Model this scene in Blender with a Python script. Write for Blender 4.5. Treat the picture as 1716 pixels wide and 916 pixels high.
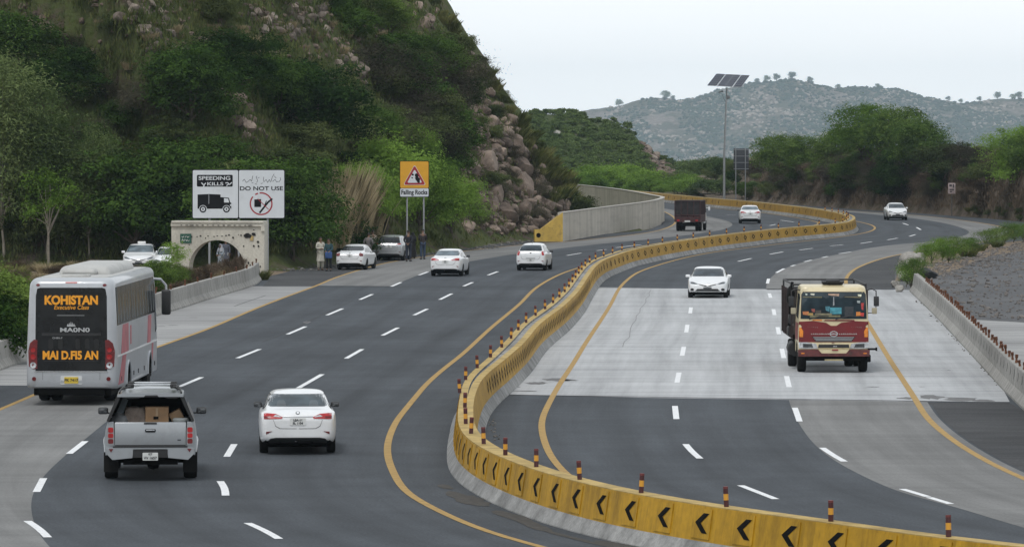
import bpy, bmesh, math, random
import numpy as np
from mathutils import Vector, Matrix, noise
from mathutils.geometry import tessellate_polygon
from mathutils.bvhtree import BVHTree

R = math.radians
rng = random.Random(7)
nrng = np.random.default_rng(11)
for _o in list(bpy.data.objects):
    bpy.data.objects.remove(_o)
SC = bpy.context.scene
COL = SC.collection

# ------------------------------------------------------------------ camera, world, sun, exposure
F, CH, HX, HY = 8500.0, 7.0, 858.0, 224.0          # focal length in photo pixels, eye height, horizon
cam_d = bpy.data.cameras.new('camera')
cam_d.sensor_width = 36.0
cam_d.lens = F * 36.0 / 1716.0
cam_d.shift_y = -(458.0 - HY) / 1716.0
cam_d.clip_start = 1.0
cam_d.clip_end = 40000.0
cam = bpy.data.objects.new('camera', cam_d)
COL.objects.link(cam)
cam.location = (0, 0, CH)
cam.rotation_euler = (R(90), 0, 0)
SC.camera = cam

SUN_EL, SUN_AZ = 58.0, 205.0                        # high sun behind thin overcast
world = bpy.data.worlds.new('World')
SC.world = world
world.use_nodes = True
wn, wl = world.node_tree.nodes, world.node_tree.links
wn.clear()
w_out = wn.new('ShaderNodeOutputWorld')
w_bg = wn.new('ShaderNodeBackground')
w_sky = wn.new('ShaderNodeTexSky')
w_sky.sky_type = 'NISHITA'
w_sky.sun_disc = False
w_sky.sun_elevation = R(SUN_EL)
w_sky.sun_rotation = R(SUN_AZ)
w_sky.air_density = 1.6
w_sky.dust_density = 6.0
w_hs = wn.new('ShaderNodeHueSaturation')
w_hs.inputs['Saturation'].default_value = 0.35
w_mx = wn.new('ShaderNodeMixRGB')                   # overcast layer over the clear sky
w_mx.inputs[0].default_value = 0.86
w_mx.inputs[2].default_value = (9.1, 9.55, 9.95, 1)
w_bg.inputs['Strength'].default_value = 0.1
wl.new(w_sky.outputs[0], w_hs.inputs['Color'])
wl.new(w_hs.outputs[0], w_mx.inputs[1])
w_tc = wn.new('ShaderNodeTexCoord'); w_sp = wn.new('ShaderNodeSeparateXYZ')
w_cr = wn.new('ShaderNodeValToRGB')
w_cr.color_ramp.elements[0].position = 0.0; w_cr.color_ramp.elements[0].color = (1.56, 1.52, 1.47, 1)
w_e = w_cr.color_ramp.elements.new(0.10); w_e.color = (1.26, 1.24, 1.215, 1)
w_cr.color_ramp.elements[-1].position = 0.55; w_cr.color_ramp.elements[-1].color = (.90, .91, .92, 1)
w_mu = wn.new('ShaderNodeMixRGB'); w_mu.blend_type = 'MULTIPLY'; w_mu.inputs[0].default_value = 1.0
w_nz = wn.new('ShaderNodeTexNoise'); w_nz.inputs['Scale'].default_value = 3.0; w_nz.inputs['Detail'].default_value = 5.0
w_mp = wn.new('ShaderNodeMapping'); w_mp.inputs['Scale'].default_value = (1.0, 1.0, 7.0)
w_nr = wn.new('ShaderNodeValToRGB')
w_nr.color_ramp.elements[0].position = .3; w_nr.color_ramp.elements[0].color = (.94, .95, .965, 1)
w_nr.color_ramp.elements[1].position = .7; w_nr.color_ramp.elements[1].color = (1.03, 1.03, 1.03, 1)
w_m2 = wn.new('ShaderNodeMixRGB'); w_m2.blend_type = 'MULTIPLY'; w_m2.inputs[0].default_value = 1.0
wl.new(w_tc.outputs['Generated'], w_sp.inputs[0]); wl.new(w_sp.outputs['Z'], w_cr.inputs['Fac'])
wl.new(w_tc.outputs['Generated'], w_mp.inputs['Vector']); wl.new(w_mp.outputs[0], w_nz.inputs['Vector']); wl.new(w_nz.outputs['Fac'], w_nr.inputs['Fac'])
wl.new(w_mx.outputs[0], w_mu.inputs[1]); wl.new(w_cr.outputs[0], w_mu.inputs[2])
wl.new(w_mu.outputs[0], w_m2.inputs[1]); wl.new(w_nr.outputs[0], w_m2.inputs[2])
wl.new(w_m2.outputs[0], w_bg.inputs['Color'])
wl.new(w_bg.outputs[0], w_out.inputs['Surface'])

sun_d = bpy.data.lights.new('sun', 'SUN')
sun_d.energy = 1.35
sun_d.angle = R(13)
sun_d.color = (1.0, 0.965, 0.92)
sun = bpy.data.objects.new('sun', sun_d)
COL.objects.link(sun)
_az = R(SUN_AZ)
_sd = Vector((math.sin(_az) * math.cos(R(SUN_EL)), math.cos(_az) * math.cos(R(SUN_EL)), math.sin(R(SUN_EL))))
sun.rotation_euler = (-_sd).to_track_quat('-Z', 'Y').to_euler()

vs = SC.view_settings
vs.view_transform = 'Standard'
vs.look = 'None'
vs.exposure = 0.0
vs.gamma = 1.0
vs.use_curve_mapping = False
SC.render.engine = 'CYCLES'
cy = SC.cycles
cy.use_denoising = True
cy.adaptive_threshold = 0.006
cy.sample_clamp_indirect = 4.0
cy.max_bounces = 5
cy.diffuse_bounces = 3
cy.glossy_bounces = 3
cy.transmission_bounces = 3
cy.transparent_max_bounces = 6
cy.volume_bounces = 1

# ------------------------------------------------------------------ photo pixel -> place
def P(px, py, h=0.0):
    s = (py - HY) / (CH - h)
    return Vector(((px - HX) / s, F / s, h))
def V(px, py, Y):
    s = F / Y
    return Vector(((px - HX) / s, Y, CH - (py - HY) / s))

# ------------------------------------------------------------------ naming helpers
def tag(o, label=None, cat=None, group=None, kind=None):
    if label: o['label'] = label
    if cat: o['category'] = cat
    if group: o['group'] = group
    if kind: o['kind'] = kind
    return o
def thing(name, label, cat, loc=(0, 0, 0), rz=0.0, group=None, scale=None):
    o = bpy.data.objects.new(name, None)
    COL.objects.link(o)
    o.empty_display_size = 0.3
    o.location = loc
    o.rotation_euler = (0, 0, rz)
    if scale: o.scale = scale
    return tag(o, label, cat, group)
def copy_tree(o, parent=None):
    c = o.copy()
    COL.objects.link(c)
    c.parent = parent
    for ch in o.children:
        copy_tree(ch, c)
    return c

# ------------------------------------------------------------------ materials
MATS = {}
def nodes_of(name):
    m = bpy.data.materials.new(name)
    m.use_nodes = True
    nt = m.node_tree
    return m, nt.nodes, nt.links, nt.nodes['Principled BSDF']
def N(nt, typ, **kw):
    n = nt.new(typ)
    for k, v in kw.items():
        if k in n.inputs: n.inputs[k].default_value = v
        else: setattr(n, k, v)
    return n
def ramp(nt, stops, interp='LINEAR'):
    n = nt.new('ShaderNodeValToRGB')
    n.color_ramp.interpolation = interp
    e = n.color_ramp.elements
    while len(e) > 1: e.remove(e[-1])
    e[0].position = stops[0][0]; e[0].color = tuple(stops[0][1]) + (1,)
    for p, c in stops[1:]:
        k = e.new(p); k.color = tuple(c) + (1,)
    return n
def g3(v): return (v, v, v)
def mat(name, col, rough=0.6, metal=0.0, var=0.12, scale=3.0, bump=0.0, coat=0.0, dirt=0.0):
    """plain painted / cloth / metal surface with a little mottling of its own"""
    if name in MATS: return MATS[name]
    m, nt, lk, b = nodes_of(name)
    b.inputs['Roughness'].default_value = rough
    b.inputs['Metallic'].default_value = metal
    if coat:
        b.inputs['Coat Weight'].default_value = coat
        b.inputs['Coat Roughness'].default_value = 0.06
    tc = N(nt, 'ShaderNodeTexCoord')
    nz = N(nt, 'ShaderNodeTexNoise', Scale=scale, Detail=5.0, Roughness=0.6)
    lk.new(tc.outputs['Object'], nz.inputs['Vector'])
    c0 = [max(0, c * (1 - var)) for c in col]; c1 = [min(1, c * (1 + var)) for c in col]
    rp = ramp(nt, [(0.3, c0), (0.7, c1)])
    lk.new(nz.outputs['Fac'], rp.inputs['Fac'])
    outc = rp.outputs[0]
    if dirt:
        n2 = N(nt, 'ShaderNodeTexNoise', Scale=scale * 2.3, Detail=8.0, Roughness=0.7)
        lk.new(tc.outputs['Object'], n2.inputs['Vector'])
        r2 = ramp(nt, [(0.52, g3(0)), (0.72, g3(dirt))])
        lk.new(n2.outputs['Fac'], r2.inputs['Fac'])
        mx = N(nt, 'ShaderNodeMixRGB')
        mx.inputs[2].default_value = (0.09, 0.075, 0.055, 1)
        lk.new(r2.outputs[0], mx.inputs[0]); lk.new(outc, mx.inputs[1])
        outc = mx.outputs[0]
    lk.new(outc, b.inputs['Base Color'])
    if bump:
        bp = N(nt, 'ShaderNodeBump', Strength=bump, Distance=0.02)
        n3 = N(nt, 'ShaderNodeTexNoise', Scale=scale * 6, Detail=6.0)
        lk.new(tc.outputs['Object'], n3.inputs['Vector'])
        lk.new(n3.outputs['Fac'], bp.inputs['Height']); lk.new(bp.outputs[0], b.inputs['Normal'])
    MATS[name] = m
    return m

def surface(name, c0, c1, grain=(40.0, 0.12), streak=None, blot=0.25, rough=0.9, bump=0.25, tracks=None):
    """ground surfaces: big blotches, fine grain, streaks drawn along one axis, in place coordinates"""
    m, nt, lk, b = nodes_of(name)
    b.inputs['Roughness'].default_value = rough
    b.inputs['Specular IOR Level'].default_value = 0.25
    tc = N(nt, 'ShaderNodeTexCoord')
    n1 = N(nt, 'ShaderNodeTexNoise', Scale=0.11, Detail=6.0, Roughness=0.62)
    lk.new(tc.outputs['Object'], n1.inputs['Vector'])
    r1 = ramp(nt, [(0.5 - blot, c0), (0.5 + blot, c1)])
    lk.new(n1.outputs['Fac'], r1.inputs['Fac'])
    out = r1.outputs[0]
    n2 = N(nt, 'ShaderNodeTexNoise', Scale=grain[0], Detail=3.0)
    lk.new(tc.outputs['Object'], n2.inputs['Vector'])
    r2 = ramp(nt, [(0.3, g3(1 - grain[1])), (0.7, g3(1 + grain[1] if grain[1] < 0 else 1.0))])
    lk.new(n2.outputs['Fac'], r2.inputs['Fac'])
    mx = N(nt, 'ShaderNodeMixRGB', blend_type='MULTIPLY'); mx.inputs[0].default_value = 1
    lk.new(out, mx.inputs[1]); lk.new(r2.outputs[0], mx.inputs[2]); out = mx.outputs[0]
    if streak:
        for (vec, lo, hi, val) in streak:
            mp = N(nt, 'ShaderNodeMapping'); mp.inputs['Scale'].default_value = vec
            lk.new(tc.outputs['Object'], mp.inputs['Vector'])
            n3 = N(nt, 'ShaderNodeTexNoise', Scale=1.0, Detail=7.0, Roughness=0.65)
            lk.new(mp.outputs[0], n3.inputs['Vector'])
            r3 = ramp(nt, [(lo, g3(val)), (hi, g3(1))])
            lk.new(n3.outputs['Fac'], r3.inputs['Fac'])
            mx = N(nt, 'ShaderNodeMixRGB', blend_type='MULTIPLY'); mx.inputs[0].default_value = 1
            lk.new(out, mx.inputs[1]); lk.new(r3.outputs[0], mx.inputs[2]); out = mx.outputs[0]
    if tracks:
        aa = N(nt, 'ShaderNodeAttribute', attribute_name='along'); al = N(nt, 'ShaderNodeAttribute', attribute_name='lateral')
        ab = N(nt, 'ShaderNodeMath', operation='ABSOLUTE'); lk.new(al.outputs['Fac'], ab.inputs[0])
        sb = N(nt, 'ShaderNodeMath', operation='MULTIPLY_ADD'); sb.inputs[1].default_value = 1 / 3.3; sb.inputs[2].default_value = -1.9 / 3.3
        lk.new(ab.outputs[0], sb.inputs[0])
        fr = N(nt, 'ShaderNodeMath', operation='FRACT'); lk.new(sb.outputs[0], fr.inputs[0])
        lo, hi = tracks
        rt = ramp(nt, [(.0, g3(1)), (.12, g3(1)), (.24, g3(lo)), (.37, g3(1)), (.5, g3(hi)), (.63, g3(1)), (.76, g3(lo)), (.88, g3(1))])
        lk.new(fr.outputs[0], rt.inputs['Fac'])
        cb = N(nt, 'ShaderNodeCombineXYZ')
        m1 = N(nt, 'ShaderNodeMath', operation='MULTIPLY'); m1.inputs[1].default_value = .035; lk.new(aa.outputs['Fac'], m1.inputs[0])
        m2 = N(nt, 'ShaderNodeMath', operation='MULTIPLY'); m2.inputs[1].default_value = 1.3; lk.new(al.outputs['Fac'], m2.inputs[0])
        lk.new(m1.outputs[0], cb.inputs[0]); lk.new(m2.outputs[0], cb.inputs[1])
        nz = N(nt, 'ShaderNodeTexNoise', Scale=1.0, Detail=8.0, Roughness=.68); lk.new(cb.outputs[0], nz.inputs['Vector'])
        rz_ = ramp(nt, [(.34, g3(.80)), (.5, g3(.97)), (.66, g3(1.10))]); lk.new(nz.outputs['Fac'], rz_.inputs['Fac'])
        n5 = N(nt, 'ShaderNodeTexNoise', Scale=.07, Detail=5.0); lk.new(tc.outputs['Object'], n5.inputs['Vector'])
        r5 = ramp(nt, [(.35, g3(.25)), (.6, g3(1))]); lk.new(n5.outputs['Fac'], r5.inputs['Fac'])
        for (fac, src) in ((r5.outputs[0], rt.outputs[0]), (None, rz_.outputs[0])):
            mx = N(nt, 'ShaderNodeMixRGB', blend_type='MULTIPLY'); mx.inputs[0].default_value = 1
            if fac is not None: lk.new(fac, mx.inputs[0])
            lk.new(out, mx.inputs[1]); lk.new(src, mx.inputs[2]); out = mx.outputs[0]
    lk.new(out, b.inputs['Base Color'])
    bp = N(nt, 'ShaderNodeBump', Strength=bump, Distance=0.02)
    lk.new(n2.outputs['Fac'], bp.inputs['Height']); lk.new(bp.outputs[0], b.inputs['Normal'])
    MATS[name] = m
    return m

def leaf_mat(name, dark, light, trans=0.25, patch=1.1):
    m, nt, lk, b = nodes_of(name)
    nt.remove(b)
    out = [n for n in nt if n.type == 'OUTPUT_MATERIAL'][0]
    ge = N(nt, 'ShaderNodeNewGeometry')
    oi = N(nt, 'ShaderNodeObjectInfo')
    tc = N(nt, 'ShaderNodeTexCoord')
    nz = N(nt, 'ShaderNodeTexNoise', Scale=patch, Detail=3.0)
    lk.new(tc.outputs['Object'], nz.inputs['Vector'])
    a1 = N(nt, 'ShaderNodeMath', operation='MULTIPLY_ADD'); a1.inputs[1].default_value = 0.36; a1.inputs[2].default_value = -0.18
    lk.new(ge.outputs['Random Per Island'], a1.inputs[0])
    a2 = N(nt, 'ShaderNodeMath', operation='ADD')
    lk.new(a1.outputs[0], a2.inputs[0]); lk.new(nz.outputs['Fac'], a2.inputs[1])
    a3 = N(nt, 'ShaderNodeMath', operation='MULTIPLY_ADD'); a3.inputs[1].default_value = 0.62; a3.inputs[2].default_value = -0.31
    lk.new(oi.outputs['Random'], a3.inputs[0])
    a4 = N(nt, 'ShaderNodeMath', operation='ADD')
    lk.new(a2.outputs[0], a4.inputs[0]); lk.new(a3.outputs[0], a4.inputs[1])
    rp = ramp(nt, [(0.22, dark), (0.8, light)])
    lk.new(a4.outputs[0], rp.inputs['Fac'])
    d = N(nt, 'ShaderNodeBsdfDiffuse'); t = N(nt, 'ShaderNodeBsdfTranslucent')
    ms = N(nt, 'ShaderNodeMixShader'); ms.inputs[0].default_value = trans
    lk.new(rp.outputs[0], d.inputs[0]); lk.new(rp.outputs[0], t.inputs[0])
    lk.new(d.outputs[0], ms.inputs[1]); lk.new(t.outputs[0], ms.inputs[2])
    lk.new(ms.outputs[0], out.inputs['Surface'])
    MATS[name] = m
    return m

def glass_mat(name, col, rough=0.04, alpha=1.0, ior=1.45):
    if name in MATS: return MATS[name]
    m, nt, lk, b = nodes_of(name)
    b.inputs['Base Color'].default_value = (*col, 1)
    b.inputs['Roughness'].default_value = rough
    b.inputs['IOR'].default_value = ior
    b.inputs['Alpha'].default_value = alpha
    tc = N(nt, 'ShaderNodeTexCoord')
    nz = N(nt, 'ShaderNodeTexNoise', Scale=2.5, Detail=4.0)
    lk.new(tc.outputs['Object'], nz.inputs['Vector'])
    rp = ramp(nt, [(0.35, [c * 0.6 for c in col]), (0.7, [min(1, c * 1.5) for c in col])])
    lk.new(nz.outputs['Fac'], rp.inputs['Fac']); lk.new(rp.outputs[0], b.inputs['Base Color'])
    MATS[name] = m
    return m

# ------------------------------------------------------------------ mesh builder
class MB:
    def __init__(self):
        self.v, self.f, self.mi = [], [], []
    def raw(self, vs, fs, mi=0):
        o = len(self.v)
        self.v += [tuple(p) for p in vs]
        self.f += [tuple(i + o for i in f) for f in fs]
        self.mi += [mi] * len(fs)
        return self
    def bm(self, b, mi=0, mtx=None):
        b.verts.index_update()
        self.raw([(mtx @ v.co if mtx else v.co) for v in b.verts], [[v.index for v in f.verts] for f in b.faces], mi)
        b.free()
        return self
    def box(self, c, s, mi=0, rot=None, bev=0.0, taper=None, seg=2):
        b = bmesh.new()
        bmesh.ops.create_cube(b, size=1.0)
        for v in b.verts:
            v.co = Vector((v.co.x * s[0], v.co.y * s[1], v.co.z * s[2]))
            if taper and v.co.z > 0:
                v.co.x *= taper[0]; v.co.y *= taper[1]
        if bev:
            bmesh.ops.bevel(b, geom=list(b.edges), offset=bev, segments=seg, affect='EDGES', profile=0.5)
        m = Matrix.Translation(Vector(c))
        if rot: m = m @ Matrix.Rotation(rot[2], 4, 'Z') @ Matrix.Rotation(rot[1], 4, 'Y') @ Matrix.Rotation(rot[0], 4, 'X')
        return self.bm(b, mi, m)
    def tube(self, pts, rad, n=8, mi=0, cap=True):
        pts = [Vector(p) for p in pts]
        if not hasattr(rad, '__len__'): rad = [rad] * len(pts)
        vs, fs = [], []
        up = None
        for i, p in enumerate(pts):
            t = (pts[min(i + 1, len(pts) - 1)] - pts[max(i - 1, 0)]).normalized()
            if up is None:
                up = Vector((0, 0, 1)) if abs(t.z) < 0.9 else Vector((1, 0, 0))
            a = t.cross(up).normalized(); bb = a.cross(t).normalized(); up = bb
            for k in range(n):
                an = 2 * math.pi * k / n
                vs.append(p + (a * math.cos(an) + bb * math.sin(an)) * rad[i])
        for i in range(len(pts) - 1):
            for k in range(n):
                fs.append((i * n + k, i * n + (k + 1) % n, (i + 1) * n + (k + 1) % n, (i + 1) * n + k))
        if cap:
            fs.append(tuple(range(n))[::-1]); fs.append(tuple(range((len(pts) - 1) * n, len(pts) * n)))
        return self.raw(vs, fs, mi)
    def prism(self, outline, y0, y1, mi=0, plane='xz'):
        """outline of (a,b) given thickness between y0 and y1 on the third axis"""
        n = len(outline)
        def q(a, b, t):
            return (a, t, b) if plane == 'xz' else ((t, a, b) if plane == 'yz' else (a, b, t))
        vs = [q(a, b, y0) for a, b in outline] + [q(a, b, y1) for a, b in outline]
        fs = [tuple(range(n)), tuple(range(n, 2 * n))[::-1]]
        for i in range(n):
            j = (i + 1) % n
            fs.append((i, i + n, j + n, j))
        return self.raw(vs, fs, mi)
    def lathe(self, prof, n=20, mi=0, mtx=None, axis='z'):
        vs, fs = [], []
        for r, z in prof:
            for k in range(n):
                a = 2 * math.pi * k / n
                p = Vector((r * math.cos(a), r * math.sin(a), z)) if axis == 'z' else Vector((z, r * math.cos(a), r * math.sin(a)))
                vs.append(mtx @ p if mtx else p)
        m = len(prof)
        for i in range(m - 1):
            for k in range(n):
                fs.append((i * n + k, i * n + (k + 1) % n, (i + 1) * n + (k + 1) % n, (i + 1) * n + k))
        fs.append(tuple(range(n))[::-1]); fs.append(tuple(range((m - 1) * n, m * n)))
        return self.raw(vs, fs, mi)
    def mesh(self, name, mats, smooth=None, fix=True):
        me = bpy.data.meshes.new(name)
        me.from_pydata(self.v, [], self.f)
        for m in (mats if isinstance(mats, (list, tuple)) else [mats]): me.materials.append(m)
        me.polygons.foreach_set('material_index', self.mi)
        if fix:
            b = bmesh.new(); b.from_mesh(me)
            bmesh.ops.recalc_face_normals(b, faces=list(b.faces))
            b.to_mesh(me); b.free()
        if smooth:
            me.polygons.foreach_set('use_smooth', [True] * len(me.polygons))
            me.set_sharp_from_angle(angle=R(smooth))
        me.update()
        return me
    def build(self, name, mats, parent=None, smooth=35, fix=True, loc=None):
        o = bpy.data.objects.new(name, self.mesh(name, mats, smooth, fix))
        COL.objects.link(o)
        if parent: o.parent = parent
        if loc is not None: o.location = loc
        return o
def link_mesh(name, me, parent=None):
    o = bpy.data.objects.new(name, me)
    COL.objects.link(o)
    if parent: o.parent = parent
    return o

# ------------------------------------------------------------------ curves on the ground
def catmull(pts, step):
    """smooth curve through points, resampled about every step metres"""
    pts = [Vector(p) for p in pts]
    out = []
    ext = [pts[0] * 2 - pts[1]] + pts + [pts[-1] * 2 - pts[-2]]
    for i in range(1, len(ext) - 2):
        p0, p1, p2, p3 = ext[i - 1:i + 3]
        n = max(2, int((p2 - p1).length / step) + 1)
        # centripetal parameters keep uneven spacing from overshooting
        t0 = 0; t1 = t0 + max(1e-4, (p1 - p0).length) ** 0.5; t2 = t1 + max(1e-4, (p2 - p1).length) ** 0.5; t3 = t2 + max(1e-4, (p3 - p2).length) ** 0.5
        for k in range(n):
            t = t1 + (t2 - t1) * k / n
            a1 = p0 * ((t1 - t) / (t1 - t0)) + p1 * ((t - t0) / (t1 - t0))
            a2 = p1 * ((t2 - t) / (t2 - t1)) + p2 * ((t - t1) / (t2 - t1))
            a3 = p2 * ((t3 - t) / (t3 - t2)) + p3 * ((t - t2) / (t3 - t2))
            b1 = a1 * ((t2 - t) / (t2 - t0)) + a2 * ((t - t0) / (t2 - t0))
            b2 = a2 * ((t3 - t) / (t3 - t1)) + a3 * ((t - t1) / (t3 - t1))
            out.append(b1 * ((t2 - t) / (t2 - t1)) + b2 * ((t - t1) / (t2 - t1)))
    out.append(pts[-1])
    return out
def resample(pts, step):
    d = [0.0]
    for a, b in zip(pts, pts[1:]): d.append(d[-1] + (b - a).length)
    n = max(1, int(round(d[-1] / step)))
    out, j = [], 0
    for k in range(n + 1):
        t = d[-1] * k / n
        while j < len(d) - 2 and d[j + 1] < t: j += 1
        u = (t - d[j]) / max(1e-9, d[j + 1] - d[j])
        out.append(pts[j].lerp(pts[j + 1], min(1, max(0, u))))
    return out
def relax(pts, it):
    pts = [p.copy() for p in pts]
    for _ in range(it):
        pts = [pts[0]] + [(pts[i - 1] + pts[i] * 2 + pts[i + 1]) / 4 for i in range(1, len(pts) - 1)] + [pts[-1]]
    return pts
def gcurve(pxs, step=1.5, it=6, h=0.0):
    c = resample(catmull([P(x, y, h) for x, y in pxs], step), step)
    return relax(c, it)
def normals2(c):
    out = []
    for i in range(len(c)):
        t = (c[min(i + 1, len(c) - 1)] - c[max(i - 1, 0)])
        t.z = 0; t.normalize()
        out.append(Vector((t.y, -t.x, 0)))       # to the right of travel
    return out
def ribbon(mb, c, w, z, mi=0):
    n = normals2(c)
    vs = []
    for p, q in zip(c, n):
        vs += [(p.x - q.x * w / 2, p.y - q.y * w / 2, z), (p.x + q.x * w / 2, p.y + q.y * w / 2, z)]
    fs = [(2 * i, 2 * i + 1, 2 * i + 3, 2 * i + 2) for i in range(len(c) - 1)]
    return mb.raw(vs, fs, mi)
def sweep(mb, c, prof, mi=None, cap=True, widths=None):
    """profile [(offset to the right, z)] swept along c; widths scales offsets along the way"""
    n = normals2(c)
    m = len(prof)
    vs = []
    for i, (p, q) in enumerate(zip(c, n)):
        for (o, z) in prof:
            oo = o if widths is None else widths(i, o)
            vs.append((p.x + q.x * oo, p.y + q.y * oo, z))
    for k in range(m - 1):
        fs = [(i * m + k, i * m + k + 1, (i + 1) * m + k + 1, (i + 1) * m + k) for i in range(len(c) - 1)]
        mb.raw([], [], 0)
        o = len(mb.v) if k == 0 else o
        if k == 0: mb.v += vs
        mb.f += [tuple(a + o for a in f) for f in fs]
        mb.mi += [(mi[k] if mi else 0)] * len(fs)
    if cap:
        mb.f.append(tuple(o + a for a in range(m))); mb.mi.append(mi[0] if mi else 0)
        mb.f.append(tuple(o + (len(c) - 1) * m + a for a in range(m))[::-1]); mb.mi.append(mi[0] if mi else 0)
    return mb
# ------------------------------------------------------------------ surface materials
M_ASPH = surface('asphalt', (0.054, 0.062, 0.072), (0.094, 0.106, 0.121), (18, 0.42), [((0.05, 0.7, 1), 0.36, 0.52, 0.92), ((1.1, .5, 1), .36, .62, .86)], 0.24, 0.88, tracks=(1.12, .80))
M_ASPH2 = surface('shoulder_asphalt', (0.056, 0.058, 0.062), (0.10, 0.102, 0.105), (16, 0.45), [((0.3, 0.9, 1), 0.38, 0.6, 0.70)], 0.2, 0.95, 0.5)
M_CONC = surface('concrete_lane', (0.185, 0.185, 0.182), (0.26, 0.26, 0.255), (18, 0.26), [((0.05, 0.55, 1), 0.35, 0.6, 0.82)], 0.22, 0.9, tracks=(.90, .84))
M_SLAB = surface('bridge_deck_concrete', (0.385, 0.395, 0.405), (0.51, 0.52, 0.53), (35, 0.15), [((0.06, 0.8, 1), 0.33, 0.52, 0.80), ((0.22, 2.2, 1), 0.30, 0.40, 0.72)], 0.22, 0.9, tracks=(.93, .86))
M_SHLD = surface('bridge_shoulder_concrete', (0.26, 0.26, 0.26), (0.42, 0.42, 0.415), (35, 0.22), [((0.08, 1.2, 1), 0.33, 0.55, 0.68)], 0.2, 0.9)
M_GRAVEL = surface('gravel_lot', (0.10, 0.102, 0.107), (0.15, 0.151, 0.155), (13, 0.3), [((0.4, 0.25, 1), 0.35, 0.6, 0.84), ((2.5, 1.2, 1), 0.35, 0.55, 0.85)], 0.2, 0.95, 0.1)
M_GROUND = surface('dry_ground', (0.10, 0.10, 0.045), (0.19, 0.16, 0.085), (3, 0.5), [((0.3, 0.3, 1), 0.35, 0.65, 0.55)], 0.2, 1.0, 0.6)
M_DIRT = surface('roadside_dirt', (0.17, 0.13, 0.09), (0.28, 0.21, 0.14), (5, 0.5), None, 0.2, 1.0, 0.8)
M_WHITE = mat('white_road_paint', (0.74, 0.75, 0.76), 0.7, var=0.12, scale=7, dirt=0.6)
M_YEL = mat('yellow_road_paint', (0.36, 0.22, 0.052), 0.75, var=0.22, scale=4, dirt=0.6)
M_TAR = mat('tar_joint', (0.028, 0.028, 0.03), 0.9)

def structure(o, label, cat):
    return tag(o, label, cat, kind='structure')
# ------------------------------------------------------------------ traced lines
YL1 = [(-330, 800), (-150, 744), (0, 686), (60, 660), (160, 621), (262, 582), (346, 552), (426, 518), (480, 497), (532, 478), (560, 466), (600, 453), (640, 442), (672, 436)]
YL1b = [(672, 436), (730, 427), (780, 420.5), (868, 411), (940, 405.5), (1030, 397), (1090, 389), (1124, 379), (1132, 369), (1120, 358), (1095, 348)]
YL2 = [(1130, 966), (1000, 940), (907, 916), (844, 899.6), (790, 881), (740, 858), (683, 827), (661, 795), (650, 767), (649, 747), (653, 730), (665, 704), (680, 685), (698, 663), (716, 642), (746, 616), (774, 594), (822, 550), (870, 510), (900, 481), (940, 459), (972, 448), (1010, 438)]
YL3 = [(1160, 346), (1200, 349.5), (1280, 357), (1340, 366), (1372, 374), (1350, 381)]
YR1 = [(975, 813), (953, 798), (932, 776.5), (919, 757), (908, 722), (908, 704), (913, 690), (926, 664), (940, 640), (958, 613), (982, 574), (1020, 516), (1038, 483), (1050, 470), (1070, 456), (1110, 442), (1156, 430), (1200, 422), (1250, 415.5), (1312, 408), (1400, 398), (1450, 390), (1466, 383), (1460, 377), (1436, 371), (1400, 364)]
YR2 = [(2000, 905), (1840, 852), (1716, 802), (1673, 783), (1623, 755), (1588, 731), (1553, 700), (1536, 672), (1492, 604), (1457, 546), (1432, 505), (1420, 484), (1418, 467), (1426, 456), (1440, 447), (1479, 433), (1518, 424.5), (1560, 418.5), (1605, 412.5), (1646, 406), (1685, 396), (1697, 388), (1686, 382), (1646, 374), (1577, 365), (1518, 359.5), (1420, 353), (1330, 347)]
CR_FAR_L = [(1286, 492), (1284, 483), (1285, 476), (1300, 458), (1328, 445), (1366, 434), (1410, 425), (1460, 415), (1500, 410), (1543, 406.5), (1587, 401), (1616, 394.5), (1624, 388.5), (1612, 382), (1577, 373), (1528, 365.5), (1479, 360.6), (1420, 355.5), (1330, 349)]
CR_NEAR_L = [(1322, 670), (1326, 683), (1340, 711), (1361, 740), (1388, 764), (1422, 785), (1465, 806), (1508, 824), (1604, 850), (1716, 884), (1900, 930)]
CL_NEAR_R = [(300, 645), (235, 673), (190, 698), (147, 732), (100, 771), (72, 799), (55, 827), (52, 847), (55, 869), (68, 899), (84, 916), (110, 945), (150, 975)]
CL_FAR_R = [(656, 479.4), (672, 472.5), (717, 455.5), (782, 439), (864, 425.5), (940, 416), (1028, 406.5), (1092, 400.5), (1160, 393), (1205, 386), (1226, 378.5), (1222, 371.5), (1190, 363.5), (1150, 356), (1105, 348)]
BAR_L = [(-260, 705), (-120, 662), (0, 621), (43, 605), (140, 570), (264, 529), (310, 515), (340, 505), (376, 494), (426, 478.5), (441, 467)]
BAR_R = [(1900, 850), (1790, 763), (1716, 688), (1683, 656), (1623, 590), (1570, 533), (1524, 488)]

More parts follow.
